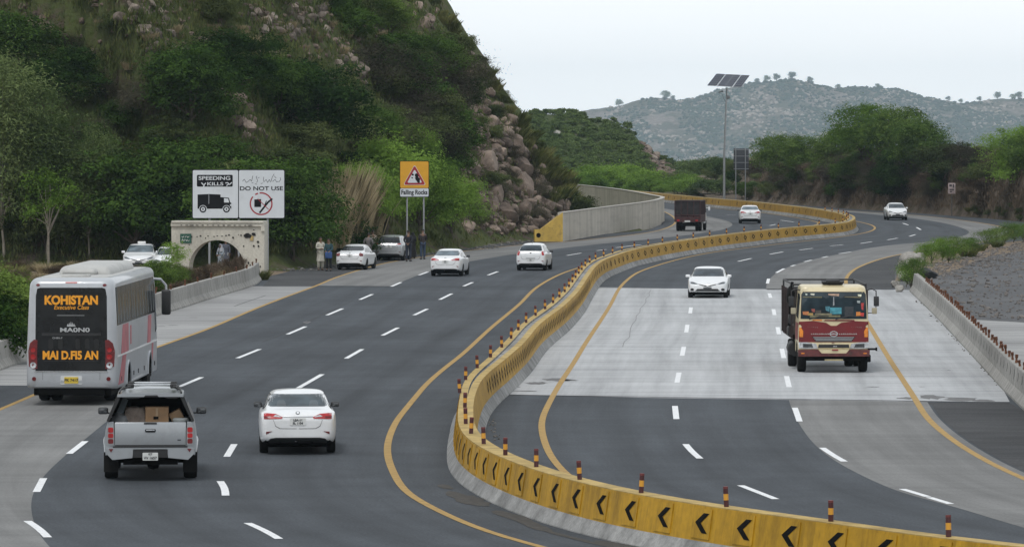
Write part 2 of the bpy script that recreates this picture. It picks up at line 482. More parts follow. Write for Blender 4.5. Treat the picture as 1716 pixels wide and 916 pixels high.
TOP = [(2150, 958), (1900, 934), (1716, 912.5), (1595, 901), (1513, 890), (1387, 871.5), (1211, 848), (1065, 824), (974.6, 804), (903.5, 783.5), (849.6, 763), (815, 746), (792, 729), (782, 712), (780, 696), (781, 676), (785, 656), (792, 638), (806, 622), (829, 603), (862, 573), (890, 542), (932, 511), (957, 487), (975, 462), (990, 444), (1006, 434), (1028, 426), (1048, 419.5), (1074, 414), (1110, 407.5), (1148, 401.5), (1196, 395), (1243, 389.5), (1312, 382), (1360, 378), (1400, 374.5), (1418, 371), (1426, 366), (1424, 361.5), (1410, 357), (1386, 352.5), (1360, 348.5), (1312, 343), (1260, 337.5), (1200, 332.5), (1110, 324), (1040, 317.5), (960, 311)]
cM = gcurve(TOP, 0.75, 10, 0.85)
for p in cM: p.z = 0
nM = normals2(cM)
MID = np.array([(p.x, p.y) for p in cM]); MID_S = np.concatenate([[0], np.cumsum(np.sqrt(((MID[1:] - MID[:-1]) ** 2).sum(1)))])
def sheet(name, pts, z, m, label, cat):
    bm_ = bmesh.new()
    vv = [bm_.verts.new((p[0], p[1], z)) for p in pts]
    for t in tessellate_polygon([[Vector((p[0], p[1], 0)) for p in pts]]):
        if len(set(t)) == 3: bm_.faces.new([vv[i] for i in t])
    if m in (M_ASPH, M_CONC, M_SLAB):
        for _ in range(7):
            ed = [e for e in bm_.edges if e.calc_length() > 2.2 and (e.verts[0].co.y > 70 or e.verts[1].co.y > 70)]
            if not ed: break
            bmesh.ops.subdivide_edges(bm_, edges=ed, cuts=1)
            bmesh.ops.triangulate(bm_, faces=[f for f in bm_.faces if len(f.verts) > 3])
    bmesh.ops.recalc_face_normals(bm_, faces=list(bm_.faces))
    me = bpy.data.meshes.new(name); bm_.to_mesh(me); bm_.free()
    if me.polygons[0].normal.z < 0: me.flip_normals()
    me.materials.append(m)
    co = np.array([v.co[:2] for v in me.vertices]); A = MID[:-1]; D_ = MID[1:] - A; LL = (D_ ** 2).sum(1)
    al, la = np.zeros(len(co)), np.zeros(len(co))
    for c0 in range(0, len(co), 2000):
        q = co[c0:c0 + 2000, None, :] - A[None]
        t = np.clip((q * D_[None]).sum(2) / LL, 0, 1)
        e = q - t[..., None] * D_[None]; dd = (e ** 2).sum(2); k = dd.argmin(1); ii = np.arange(len(k))
        al[c0:c0 + 2000] = MID_S[k] + t[ii, k] * np.sqrt(LL[k])
        cr = D_[k, 0] * q[ii, k, 1] - D_[k, 1] * q[ii, k, 0]
        la[c0:c0 + 2000] = -np.sign(cr) * np.sqrt(dd[ii, k])
    for nm, arr in (('along', al), ('lateral', la)):
        at_ = me.attributes.new(nm, 'FLOAT', 'POINT'); at_.data.foreach_set('value', arr.astype(np.float32))
    return structure(link_mesh(name, me), label, cat)

# ------------------------------------------------------------------ ground, road, pavements
mb = MB()
gp = [(-100, -.35), (300, -.35), (850, -.35), (950, -2.5), (1500, -62), (4000, -62), (9500, -62)]
mb.raw([(x, y, z) for y, z in gp for x in (-2400, 0, 2400)], [(3 * i + k, 3 * i + k + 1, 3 * i + k + 4, 3 * i + k + 3) for i in range(len(gp) - 1) for k in (0, 1)])
structure(mb.build('ground', M_GROUND, smooth=None), 'dry grassy ground dropping to the valley below the mountain', 'ground')
cYL1 = gcurve(YL1 + YL1b[1:], 1.5)
cYR2 = gcurve(YR2, 1.5)
left_edge = [Vector((-26, 60, 0)), Vector((-21.5, 90, 0))] + [P(x, y) + Vector((-0.2, 0, 0)) for x, y in BAR_L[:-1]] + \
    [P(455, 462), P(490, 453), P(560, 443), P(630, 436), P(690, 428), P(784, 415.5), P(840, 406.5), P(900, 401.5), P(960, 397), P(1086, 385.5), P(1113, 374), Vector((11.2, 420, 0)), Vector((9, 480, 0)), Vector((4, 540, 0)), Vector((-8, 640, 0))]
right_edge = [Vector((9, 640, 0)), Vector((17, 590, 0)), P(1180, 334), P(1330, 343), P(1430, 350.5), P(1520, 356), P(1590, 361), P(1660, 366.5), P(1716, 372), P(1790, 380), P(1800, 390), P(1716, 402), P(1646, 410), P(1560, 421), P(1524, 428), P(1508, 438), P(1500, 455), P(1499, 484)] + \
    [P(x, y) + Vector((0.2, 0, 0)) for x, y in BAR_R[::-1]] + [Vector((21, 60, 0))]
sheet('road', left_edge + right_edge, 0.0, M_ASPH, 'dark grey asphalt of the two curving carriageways', 'road')

slabR = [P(974, 481), P(1200, 484), P(1500, 485), P(1526, 486)] + [P(x, y) for x, y in BAR_R[::-1][1:4]] + [P(1692, 673), P(1500, 672), P(1083, 666), P(836, 660), P(826, 655), P(905, 560)]
sheet('bridge_deck', slabR, 0.004, M_SLAB, 'pale concrete bridge deck across the oncoming lanes', 'bridge deck')
cS = [p for p in cYL1 if P(0, 646).y <= p.y <= P(0, 479).y]
slabL = [P(-60, 643), P(95, 646)] + cS + [P(530, 479), P(424, 479)] + [P(x, y) for x, y in BAR_L[::-1][1:]][:8]
slabL = [P(93, 646)] + cS + [P(529, 479.5), P(424, 479.5)] + [P(x, y) for x, y in [(376, 494), (340, 505), (264, 529), (140, 570), (43, 605), (0, 621), (-70, 645)]]
sheet('bridge_shoulder', slabL, 0.004, M_SHLD, 'stained concrete shoulder beside the bus lane', 'road shoulder')
nearL = gcurve(CL_NEAR_R, 1.0, 3)
yn = [p for p in cYL1 if p.y < P(0, 646).y]
sheet('concrete_lane', nearL + [Vector((-26, 66, 0))] + yn + [P(93, 645.5)], 0.004, M_CONC, 'grey concrete lane under the bus in the near left corner', 'concrete lane')
farL = gcurve(CL_FAR_R, 1.5, 3)
yf = [p for p in cYL1 if p.y > P(0, 479).y]
sheet('concrete_lane', farL + yf[::-1], 0.004, M_CONC, 'grey concrete lane curving past the parked cars and retaining wall', 'concrete lane')
nearR = gcurve(CR_NEAR_L, 1.0, 3)
yrn = [p + Vector((0.28, 0.12, 0)) for p in cYR2 if p.y < P(0, 673).y]
sheet('concrete_lane', nearR + yrn + [P(1537, 672.5)], 0.004, M_CONC, 'grey concrete lane in the near right corner below the truck', 'concrete lane')
farR = gcurve(CR_FAR_L, 1.5, 3)
yrf = [p for p in cYR2 if p.y > P(0, 485.5).y]
sheet('concrete_lane', [P(1285, 485.5)] + [p for p in farR if p.y > P(0, 485).y] + yrf[::-1], 0.004, M_CONC, 'grey concrete outer lane behind the red truck', 'concrete lane')
# darker shoulder strips
sheet('road_shoulder', [p + Vector((0.35, 0.16, 0)) for p in cYR2 if p.y < P(0, 674).y] + [P(1537, 674), P(1690, 674)] + [P(x, y) for x, y in BAR_R[:3][::-1]] + [Vector((21, 66, 0))],
      0.0035, M_ASPH2, 'dark patched asphalt shoulder in the near right corner', 'road shoulder')
sheet('road_shoulder', [P(1421, 484)] + [p for p in cYR2 if P(0, 484).y < p.y < P(0, 421).y and p.x < P(1560, 421).x] + [P(1555, 422), P(1524, 428), P(1508, 438), P(1500, 455), P(1499, 484)],
      0.0035, M_ASPH2, 'dark asphalt shoulder between the lane and the broken rocks', 'road shoulder')
lay = [P(441, 479), P(530, 479)] + [p for p in cYL1 if p.y > P(0, 478).y and p.y < 360] + [P(905, 402), P(840, 407), P(784, 416), P(690, 429), P(630, 437), P(560, 444), P(490, 454), P(455, 463)]
sheet('layby', lay, 0.0035, M_ASPH2, 'worn grey layby where two cars are parked', 'layby')
lot = [P(1499, 484), P(1500, 455), P(1508, 438), P(1524, 428), P(1560, 421), P(1646, 410), P(1716, 402), P(1800, 391), Vector((52, 330, 0)), Vector((75, 300, 0)), Vector((75, 62, 0)), Vector((21.5, 62, 0)), P(1790, 763), P(1683, 655), P(1623, 589), P(1524, 487)]
sheet('gravel_lot', lot, -0.02, M_GRAVEL, 'dark grey gravel yard behind the right hand barrier', 'gravel yard')
sheet('dirt_strip', [P(1500, 470), P(1512, 434), P(1560, 421), P(1646, 410), P(1760, 398), P(1760, 412), P(1660, 428), P(1600, 452), P(1545, 470)], -0.012, M_DIRT, 'strip of bare dirt and rubble under the roadside plants', 'dirt strip')
sheet('concrete_apron', [P(1622, 534), P(1740, 541), Vector((62, 172, 0)), Vector((62, 70, 0)), Vector((22, 70, 0)), P(1790, 763) + Vector((.9, 0, 0)), P(1683, 655) + Vector((.9, 0, 0)), P(1640, 607) + Vector((.9, 0, 0))], -0.012, M_SHLD, 'pale concrete apron beyond the right hand barrier', 'concrete apron')
sheet('roadside_dirt', [Vector((-90, 100, 0)), Vector((-19, 100, 0))] + [P(x, y) + Vector((-0.4, 0, 0)) for x, y in BAR_L[1:]] + [P(455, 462), P(490, 452), P(470, 440), P(200, 440), P(-800, 440)], -0.02, M_DIRT, 'bare dirt and dry grass behind the left hand barrier', 'dirt verge')

# ------------------------------------------------------------------ painted markings
def marking(name, c, w, m, label):
    mb = MB(); ribbon(mb, c, w, 0.008)
    return structure(mb.build(name, m, smooth=None), label, 'road marking')
marking('yellow_edge_line', cYL1, 0.15, M_YEL, 'yellow edge line beside the left hand shoulder')
marking('yellow_edge_line', gcurve(YL2, 1.2, 5), 0.16, M_YEL, 'yellow edge line left of the median barrier')
marking('yellow_edge_line', gcurve(YL3, 1.5, 3), 0.15, M_YEL, 'short yellow edge line beyond the far bend of the barrier')
marking('yellow_edge_line', gcurve(YR1, 1.2, 5), 0.16, M_YEL, 'yellow edge line right of the median barrier')
marking('yellow_edge_line', cYR2, 0.17, M_YEL, 'yellow edge line beside the right hand shoulder')
DASH = [  # far end, near end of every lane dash, from the photograph
 ((415,876),(467.5,902.5)),((369,806),(378,830)),((392.5,744),(380,765)),((540,627),(500,650)),((607,585),(580,600.5)),((667,549),(641,562)),((716,517.6),(694,528)),((757,492),(737,502)),((792,473),(777,479.5)),((834,455),(818,461)),((974,424),(950,428)),((1016,418),(1000,420)),((1074,410),(1032,415)),
 ((46,872.6),(80,900)),((73,801),(61,824)),((143,739),(116,760)),((338,632),(300,648)),((435,585),(398,600)),((512,547),(482,560)),((574,517),(548,528)),((624,493),(603,502)),((672,473),(656,480)),((717,455.5),(702,461)),
 ((1158,515),(1156.5,525)),((1152,544),(1150,557)),((1146,581),(1143,596)),((1138,624),(1134.5,641)),((1131,680),(1133.5,702)),((1149,744),(1173,768)),((1241,813),(1300,836)),((1259,433),(1237,438)),((1312,422),(1290,426)),((1362,416),(1340,419)),((1413,410),(1391,412)),((1461,405),(1442,408)),((1504,399),(1487,402)),((1534,393),(1524,396)),((1536,381),(1543,385)),((1513,374),(1522,377)),
 ((1332,683),(1340,706)),((1378,750),(1415,773)),((1512,819),(1555,832)),((1557,833),(1593,844)),((1289,491.5),(1291.5,499)),((1296,518),(1298,528)),((1303,548),(1305.5,560)),((1310,584),(1313.5,600)),((1318,630),(1322.5,648.6)),((1288,467),(1286,475)),((1314,450),(1301,457)),((1332,444),(1326,446)),((1360,435.6),(1348,438.6)),((1387,429.6),(1378,431.6)),((1426,422),(1406,425)),((1233,360.5),(1216,360)),((1330,372),(1308,369)),((1300,376),(1290,378))]
mbd = MB()
for a, b in DASH:
    pa, pb = P(*a), P(*b)
    c = [pa.lerp(pb, t / 4) for t in range(5)]
    if a in ((46, 872.6), (415, 876), (369, 806), (1149, 744), (1378, 750)):       # bent dashes on the tight curve
        nn = normals2([pa, pb])[0]
        sg = 0.03 if a[0] < 1000 else -0.02
        c = [p + nn * (-sg * math.sin(math.pi * t / 4)) for t, p in enumerate(c)]
    ribbon(mbd, c, 0.15, 0.008)
structure(mbd.build('lane_dashes', M_WHITE, smooth=None), 'white dashed lane lines along both carriageways', 'road marking')
mbj = MB()
for a, b, w in (((441, 480), (905, 480.5), 0.22), ((832, 661), (1690, 674), 0.25), ((985, 482.3), (1497, 485.4), 0.3), ((95, 646), (230, 648), 0.2)):
    ribbon(mbj, [P(*a).lerp(P(*b), t / 6) for t in range(7)], w, 0.006)
for a, b in (((935, 523), (1320, 525)), ((905, 580), (1450, 585)), ((1468, 588), (1600, 590)), ((1470, 525), (1550, 526)), ((310, 514.5), (425, 518))):
    ribbon(mbj, [P(*a).lerp(P(*b), t / 6) for t in range(7)], 0.05, 0.006)
crk_ = [(1092, 486), (1083, 505), (1073, 522), (1067, 535), (1060, 550), (1053, 563), (1046, 581)]
crk = [P(x, y) for x, y in crk_]
ribbon(mbj, relax(resample([p + Vector((rng.uniform(-.09, .09), 0, 0)) for p in resample(crk, 4.0)], .8), 1), 0.028, 0.0065, 1)
for pts in ([(398, 600), (436, 585)], [(452, 573), (482, 561), (515, 545), (545, 530), (600, 504)], [(403, 513), (425, 505), (455, 495)]):
    ribbon(mbj, [p + Vector((-0.25, 0, 0)) for p in resample([P(x, y) for x, y in pts], 2)], 0.05, 0.006)
structure(mbj.build('pavement_joints', [M_TAR, mat('hairline_crack', (.20, .20, .20), .9)], smooth=None), 'dark joints and cracks across the pavement', 'road marking')
# oil stains and skid patches with their own outlines
mbs = MB()
def stain(px, py, w, d, seed):
    c = P(px, py); r = random.Random(seed)
    n = 18
    mbs.raw([(c.x + math.cos(2 * math.pi * k / n) * w / 2 * r.uniform(.55, 1.1), c.y + math.sin(2 * math.pi * k / n) * d / 2 * r.uniform(.5, 1.1), 0.0058) for k in range(n)], [tuple(range(n))])
for i, (x, y, w, d) in enumerate(((935, 636, .9, 2.2), (900, 642, .7, 2.0), (955, 637, .5, 1.2), (880, 655, .9, .6), (860, 648, .5, .9), (1462, 648, .45, .5), (290, 545, .5, .7), (325, 532, .35, .5), (270, 546, .5, .5), (1590, 620, .15, .4), (1545, 648, .2, .3), (514, 540, .3, 3), (1560, 665, .9, 2.5), (1610, 668, 1.1, 2.4), (1648, 671, .7, 1.4), (1518, 667, .5, 1.2))):
    stain(x, y, w, d, i)
structure(mbs.build('oil_stains', mat('oil_stain', (0.12, 0.12, 0.12), 0.8, var=0.3, scale=4), smooth=None), 'dark oil and skid stains on the concrete', 'road stain')

mbg = MB()
rg_ = random.Random(9)
for k in range(90):
    i = rg_.randrange(4, 80)
    if cM[i].y > 101: continue
    nx = (cM[i + 1] - cM[i]).normalized(); nr_ = Vector((nx.y, -nx.x, 0))
    sd = rg_.choice((-1, 1)); c = cM[i] + nr_ * sd * rg_.uniform(.50, .85) + nx * rg_.uniform(-.5, .5)
    L_, w_ = rg_.uniform(.5, 2.2), rg_.uniform(.06, .28)
    mbg.raw([tuple(c + nx * (math.cos(2 * math.pi * q / 12) * L_ * rg_.uniform(.6, 1.1)) + nr_ * (math.sin(2 * math.pi * q / 12) * w_ * rg_.uniform(.5, 1.2)) + Vector((0, 0, .0056 + k * 1e-6))) for q in range(12)], [tuple(range(12))])
structure(mbg.build('road_grime', mat('road_grime', (0.050, 0.046, 0.041), .95, var=.35, scale=6), smooth=None), 'dark grime and silt gathered along the barrier feet', 'road stain')
# ------------------------------------------------------------------ barriers
M_BARC = surface('barrier_concrete', (0.30, 0.29, 0.27), (0.42, 0.41, 0.385), (18, 0.2), [((3.0, 3.0, 0.6), 0.34, 0.56, 0.62)], 0.2, 0.9, 0.4)
M_BARB = surface('barrier_foot_concrete', (0.24, 0.24, 0.235), (0.42, 0.42, 0.41), (15, 0.25), [((2.2, 1.2, 0.3), 0.34, 0.6, 0.55)], 0.2, 0.95, 0.5)
M_BARY = surface('barrier_yellow_paint', (0.44, 0.245, 0.010), (0.55, 0.31, 0.016), (9, 0.16), [((2.4, 2.4, .35), .34, .54, .66), ((9, 9, 1.2), .36, .5, .80), ((.7, .7, .7), .36, .56, .80)], .2, .62, .15)
M_BARYT = surface('barrier_pale_yellow_top', (0.44, 0.30, 0.09), (0.56, 0.41, 0.16), (9, 0.2), [((1.6, 1.6, 1), .34, .58, .62)], .2, .75, .15)
M_BLACK = mat('black_paint', (0.009, 0.009, 0.009), 0.9)
M_BLACK.node_tree.nodes['Principled BSDF'].inputs['Specular IOR Level'].default_value = .05
M_MAROON = mat('maroon_reflector', (0.06, 0.012, 0.014), 0.5)
M_ORANGE = mat('amber_reflector', (0.62, 0.30, 0.03), 0.5)
M_RUST = mat('rusty_steel', (0.12, 0.045, 0.02), 0.9, var=0.4, scale=8)

def tw(i):
    Y = cM[i].y
    return 0.17 + 0.13 * min(1, max(0, (Y - 118) / 30))
med = thing('median_barrier', 'long curving yellow concrete median barrier with chevrons between the carriageways', 'barrier', (0, 0, 0))
def wfun(sc):
    def f(i, o):
        s = 1 if o > 0 else -1
        return s * (tw(i) + abs(o) - 1.0) if abs(o) >= 1 else o * (tw(i) - 0.17) / 0.13
    return f
mb = MB()
sweep(mb, cM, [(-1.24, -0.3), (-1.24, 0.02), (-1.085, 0.262), (1.085, 0.262), (1.24, 0.02), (1.24, -0.3)], None, True, wfun(1))
mb.build('concrete_foot', M_BARB, med, smooth=None)
mb = MB()
sweep(mb, cM, [(-1.09, 0.25), (-1.0, 0.835), (-0.985 - 0.015, 0.85), (-0.10, 0.851), (-0.10, 0.80), (0.10, 0.80), (0.10, 0.851), (1.0, 0.85), (1.09, 0.25)], [0, 1, 1, 2, 2, 2, 1, 0, 0], True, wfun(1))
# worn seams between casting lengths
mb_crown = mb
def at_arc(c):
    d = [0.0]
    for a, b in zip(c, c[1:]): d.append(d[-1] + (b - a).length)
    return d
dM = at_arc(cM)
def loc_at(c, d, s):
    j = min(len(d) - 2, max(0, int(np.searchsorted(d, s)) - 1))
    u = (s - d[j]) / max(1e-9, d[j + 1] - d[j])
    return j, c[j].lerp(c[j + 1], u)
def face_poly(mb, s0, side, poly, proud, halfw, zref=(0.25, 0.85), slope=0.09, mi=0, C=None, D=None, NN=None):
    """polygon (a along, z) drawn on the sloping barrier face at arc s0"""
    C = C or cM; D = D or dM; NN = NN or nM
    vs = []
    for a, z in poly:
        j, p = loc_at(C, D, s0 + a)
        off = halfw(j) + slope * (zref[1] - z) / (zref[1] - zref[0]) + proud
        vs.append((p.x + side * NN[j].x * off, p.y + side * NN[j].y * off, z))
    mb.raw(vs, [tuple(range(len(vs)))], mi)
s_of = lambda px, py, h=.85: dM[min(range(len(cM)), key=lambda i: (cM[i] - Vector((P(px, py, h).x, P(px, py, h).y, 0))).length)]
mb = MB()
s = s_of(1900, 934); s_end = s_of(790, 640)
k = 0
while s < s_end:
    # raised panel, chevron pointing on along the traffic
    pw, zc = 0.34, 0.56
    face_poly(mb, s, -1, [(-pw, .30), (pw, .30), (pw, .80), (-pw, .80)], 0.018, tw)
    for e0, e1 in (((-pw, .30), (-pw, .80)), ((pw, .30), (pw, .80))):
        j, p = loc_at(cM, dM, s + e0[0])
        vs = []
        for z in (.30, .80):
            for pr in (0.0, 0.018):
                off = tw(j) + .09 * (.85 - z) / .6 + pr
                vs.append((p.x - nM[j].x * off, p.y - nM[j].y * off, z))
        mb.raw(vs, [(0, 1, 3, 2)], 0)
    ch = [(0.0, zc + .135), (-0.17, zc + .135), (-0.02 + .20, zc), (-0.17, zc - .135), (0.0, zc - .135), (.34 - .0, zc)]
    ch = [(-.10, zc + .14), (.06, zc), (-.10, zc - .14), (-.26 + .02, zc - .14)][:0] or [(-.25, zc + .165), (-.05, zc + .165), (.23, zc), (-.05, zc - .165), (-.25, zc - .165), (.02, zc)]
    face_poly(mb, s, -1, [(a - .02, z) for a, z in ch], 0.024, tw, mi=1)
    s += 1.5; k += 1
# right face: open diamonds
s = s_of(800, 628)
s_far = s_of(1426, 366)
while s < s_far:
    st = 1.15 if s < s_of(975, 462) else 3.2
    r1, r2, zc = (0.21, 0.085, .55) if st < 2 else (0.165, 0.085, .56)
    wx = 0.34 if st < 2 else 0.62
    outer = [(0, zc + r1), (wx, zc), (0, zc - r1), (-wx, zc)]
    inner = [(0, zc + r2), (wx * .55, zc), (0, zc - r2), (-wx * .55, zc)]
    for q in range(4):
        face_poly(mb, s, 1, [outer[q], outer[(q + 1) % 4], inner[(q + 1) % 4], inner[q]], 0.006, tw, mi=1)
    s += st * rng.uniform(.95, 1.05)
s = s_far + 4
while s < s_of(1110, 324):
    zc = .56
    if rng.random() < .8:
        face_poly(mb, s, -1, [(-.22, zc + .15), (.05, zc + .15), (.40, zc), (.05, zc - .15), (-.22, zc - .15), (.1, zc)], 0.006, tw, mi=1)
    s += 4.6 * rng.uniform(.8, 1.2)
mb_crown.raw(mb.v, mb.f)
mb_crown.mi[-len(mb.f):] = [3 if i else 0 for i in mb.mi]
mb_crown.build('painted_crown', [M_BARY, M_BARYT, M_BARB, M_BLACK], med, smooth=None)
# reflector posts along the crown
mbp = MB()
for z0, z1, mi in ((0, .11, 0), (.11, .215, 1), (.215, .30, 0), (.30, .335, 2)):
    mbp.lathe([(0.043, z0), (0.043, z1)], 10, mi)
post_me = mbp.mesh('reflector_post', [M_MAROON, M_ORANGE, mat('dull_red', (0.14, 0.03, 0.03), .6)], 40)
npost = 0
s = s_of(1595, 901)
while s < s_of(1386, 352.5) and npost < 95:
    j, p = loc_at(cM, dM, s)
    o = link_mesh('reflector_post', post_me, med)
    off = -0.02 if p.y < 116 else -0.2
    o.location = (p.x + nM[j].x * off, p.y + nM[j].y * off, 0.852)
    o.rotation_euler = (rng.uniform(-.05, .05), rng.uniform(-.05, .05), rng.uniform(0, 6))
    npost += 1
    s += 3.5 if p.y < 107 else 6.4

def side_barrier(name, label, pxs, side, stub_step, chev, h=0.8, extra=0):
    c = gcurve(pxs, 0.9, 4)
    nn = normals2(c); d = at_arc(c)
    t = thing(name, label, 'barrier', (0, 0, 0))
    off = 0.30 * side                                     # traced line is the toe; body lies behind it
    mb = MB()
    prof = [(off - .30, -.3), (off - .30, .06), (off - .16, .28), (off - .10, h - .02), (off - .085, h), (off + .085, h), (off + .10, h - .02), (off + .16, .28), (off + .30, .06), (off + .30, -.3)]
    sweep(mb, c, prof)
    mb_b = mb
    hw = lambda j: 0.10
    mbc = MB()
    c2 = [p + q * off for p, q in zip(c, nn)]
    s = 1.0
    while s < d[-1] - .6:
        if chev:
            zc = .56; fl = rng.uniform(.7, 1.1)
            face_poly(mbc, s, -side, [(.16, zc + .13), (.0, zc + .13), (-.16, zc), (.0, zc - .13 * fl), (.15, zc - .13 * fl), (-.0, zc)], .006, hw, (.28, h), .06, 0, c2, d, nn)
        else:
            for q in range(3):
                zc = rng.uniform(.45, .7); a = rng.uniform(-.8, .8); r_ = .022
                face_poly(mbc, s + a, -side, [(r_, zc + r_), (r_, zc - r_), (-r_, zc - r_), (-r_, zc + r_)], .006, hw, (.28, h), .06, 0, c2, d, nn)
        s += stub_step
    mb_b.raw(mbc.v, mbc.f, 1)
    # seams between cast lengths
    mbs_ = MB()
    s = 4.0
    while s < d[-1] - 1:
        face_poly(mbs_, s, -side, [(.02, .29), (-.02, .29), (-.02, h - .03), (.02, h - .03)], .004, hw, (.28, h), .06, 0, c2, d, nn)
        s += 7.4
    mb_b.raw(mbs_.v, mbs_.f, 2)
    mb_b.build('concrete_body', [M_BARC, mat('faded_black', (0.035, 0.035, 0.034), .8, var=.5, scale=3), mat('seam_grey', (0.11, 0.105, 0.10), .9)], t, smooth=None)
    ms = MB()
    ms.lathe([(0.035, 0), (0.038, .05), (0.03, .07), (0.03, .13), (0.045, .15), (0.045, .23)], 7, 0)
    sm = ms.mesh('post_stub', [M_RUST], 40)
    n_, s = 0, .5
    while s < d[-1] and n_ < 60:
        j, p = loc_at(c2, d, s)
        if p.y > 100:
            o = link_mesh('post_stub', sm, t)
            o.location = (p.x, p.y, h + .001)
            o.rotation_euler = (rng.uniform(-.2, .2), rng.uniform(-.2, .2), 0)
            o.scale = (1, 1, rng.uniform(.7, 1.15))
            n_ += 1
        s += stub_step
    return t
side_barrier('concrete_barrier', 'grey concrete barrier with rusty post stubs along the gravel yard', BAR_R, 1, 1.9, True)
side_barrier('concrete_barrier', 'plain grey concrete barrier running from the bus to the stone arch', BAR_L, -1, 5.2, False)

# retaining wall along the inside of the far bend
WT = [(943, 357), (1000, 349.5), (1060, 342), (1092, 337.5), (1111, 333), (1113, 330.5), (1100, 328), (1066, 321.5), (1020, 314.8), (948, 307.8), (900, 304)]
cW = gcurve(WT, 1.0, 6, 1.85)
for p in cW: p.z = 0
rw = thing('retaining_wall', 'tall grey concrete retaining wall curving round the foot of the rocky hill', 'retaining wall')
M_WALL = surface('wall_concrete', (0.48, 0.445, 0.385), (0.62, 0.58, 0.505), (12, 0.15), [((0.8, 0.8, 0.12), 0.36, 0.55, 0.78), ((0.2, 0.2, 2.0), .35, .5, .88)], 0.2, 0.92, 0.2)
mb = MB(); sweep(mb, cW, [(.0, -.2), (-.02, 1.85), (-.32, 1.85), (-.32, -.2)]); mb.build('wall_panel', M_WALL, rw, smooth=None)
mb = MB(); sweep(mb, cW, [(.025, 1.852), (.025, 1.90), (-.34, 1.90), (-.34, 1.852)]); mb.build('coping', mat('coping_concrete', (0.44, 0.42, 0.38), .9, var=.15, scale=1.0), rw, smooth=None)
c0, dr = cW[0], Vector((-.985, -.17, 0)).normalized()
nr = Vector((dr.y, -dr.x, 0))
if nr.y > 0: nr = -nr
mb = MB()
ang = math.atan2(dr.y, dr.x)
prof = [(0.0, -.2), (1.85, -.2), (1.85, .80), (1.45, .80), (0.0, 1.90)]
vs = []
for th in (0.03, -0.36):
    for a, z in prof: vs.append(tuple(c0 + dr * a + nr * th + Vector((0, 0, z))))
fs = [(0, 1, 2, 3, 4), (9, 8, 7, 6, 5)] + [(i, (i + 1) % 5, (i + 1) % 5 + 5, i + 5) for i in range(5)]
mb.raw(vs, fs)
mb.build('painted_end', mat('wall_yellow_paint', (0.55, 0.37, 0.08), .7, var=.2, scale=1.2, dirt=.6), rw, smooth=None)
mb = MB()
cc = c0 + dr * 1.6 + nr * 0.036 + Vector((0, 0, .42))
vs = [tuple(cc + dr * (math.cos(k * .785) * .16) + Vector((0, 0, math.sin(k * .785) * .16))) for k in range(8)]
mb.raw(vs, [tuple(range(8))]); mb.build('black_spot', M_BLACK, rw, smooth=None, fix=False)
# ------------------------------------------------------------------ hills
def fbm(x, y, sc, seed, octv=4):
    a, f, t = 1.0, sc, 0.0
    for _ in range(octv):
        t += a * noise.noise(Vector((x * f + seed, y * f - seed * .7, seed * .37)))
        a *= 0.5; f *= 2.05
    return t
class Field:
    """height field on a regular grid, with lookup and sight-line hit"""
    def __init__(self, x0, x1, nx, y0, y1, ny, fn, low=-0.3):
        self.low = low
        self.x0, self.x1, self.nx, self.y0, self.y1, self.ny = x0, x1, nx, y0, y1, ny
        xs = np.linspace(x0, x1, nx); ys = np.linspace(y0, y1, ny)
        self.z = np.array([[fn(x, y) for x in xs] for y in ys])
        self.xs, self.ys = xs, ys
    def h(self, x, y):
        u = (x - self.x0) / (self.x1 - self.x0) * (self.nx - 1); v = (y - self.y0) / (self.y1 - self.y0) * (self.ny - 1)
        if u < 0 or v < 0 or u >= self.nx - 1 or v >= self.ny - 1: return -9.0
        i, j = int(u), int(v); fu, fv = u - i, v - j
        z = self.z
        return float((z[j, i] * (1 - fu) + z[j, i + 1] * fu) * (1 - fv) + (z[j + 1, i] * (1 - fu) + z[j + 1, i + 1] * fu) * fv)
    def hit(self, px, py, step=None):
        step = step or (self.y1 - self.y0) / 500
        Y = self.y0
        while Y < self.y1:
            s = F / Y
            x = (px - HX) / s; zr = CH - (py - HY) / s
            if self.h(x, Y) >= zr and zr > -0.5: return Vector((x, Y, self.h(x, Y)))
            Y += step
        return None
    def build(self, name, m, label, cat):
        X, Y = np.meshgrid(self.xs, self.ys)
        v = np.stack([X.ravel(), Y.ravel(), self.z.ravel()], 1)
        f = []
        for j in range(self.ny - 1):
            for i in range(self.nx - 1):
                a = j * self.nx + i
                if max(self.z[j, i], self.z[j, i + 1], self.z[j + 1, i], self.z[j + 1, i + 1]) < self.low: continue
                f.append((a, a + 1, a + 1 + self.nx, a + self.nx))
        me = bpy.data.meshes.new(name)
        me.from_pydata(v.tolist(), [], f)
        me.materials.append(m)
        me.polygons.foreach_set('use_smooth', [True] * len(me.polygons))
        o = link_mesh(name, me)
        return tag(o, label, cat, kind='structure')

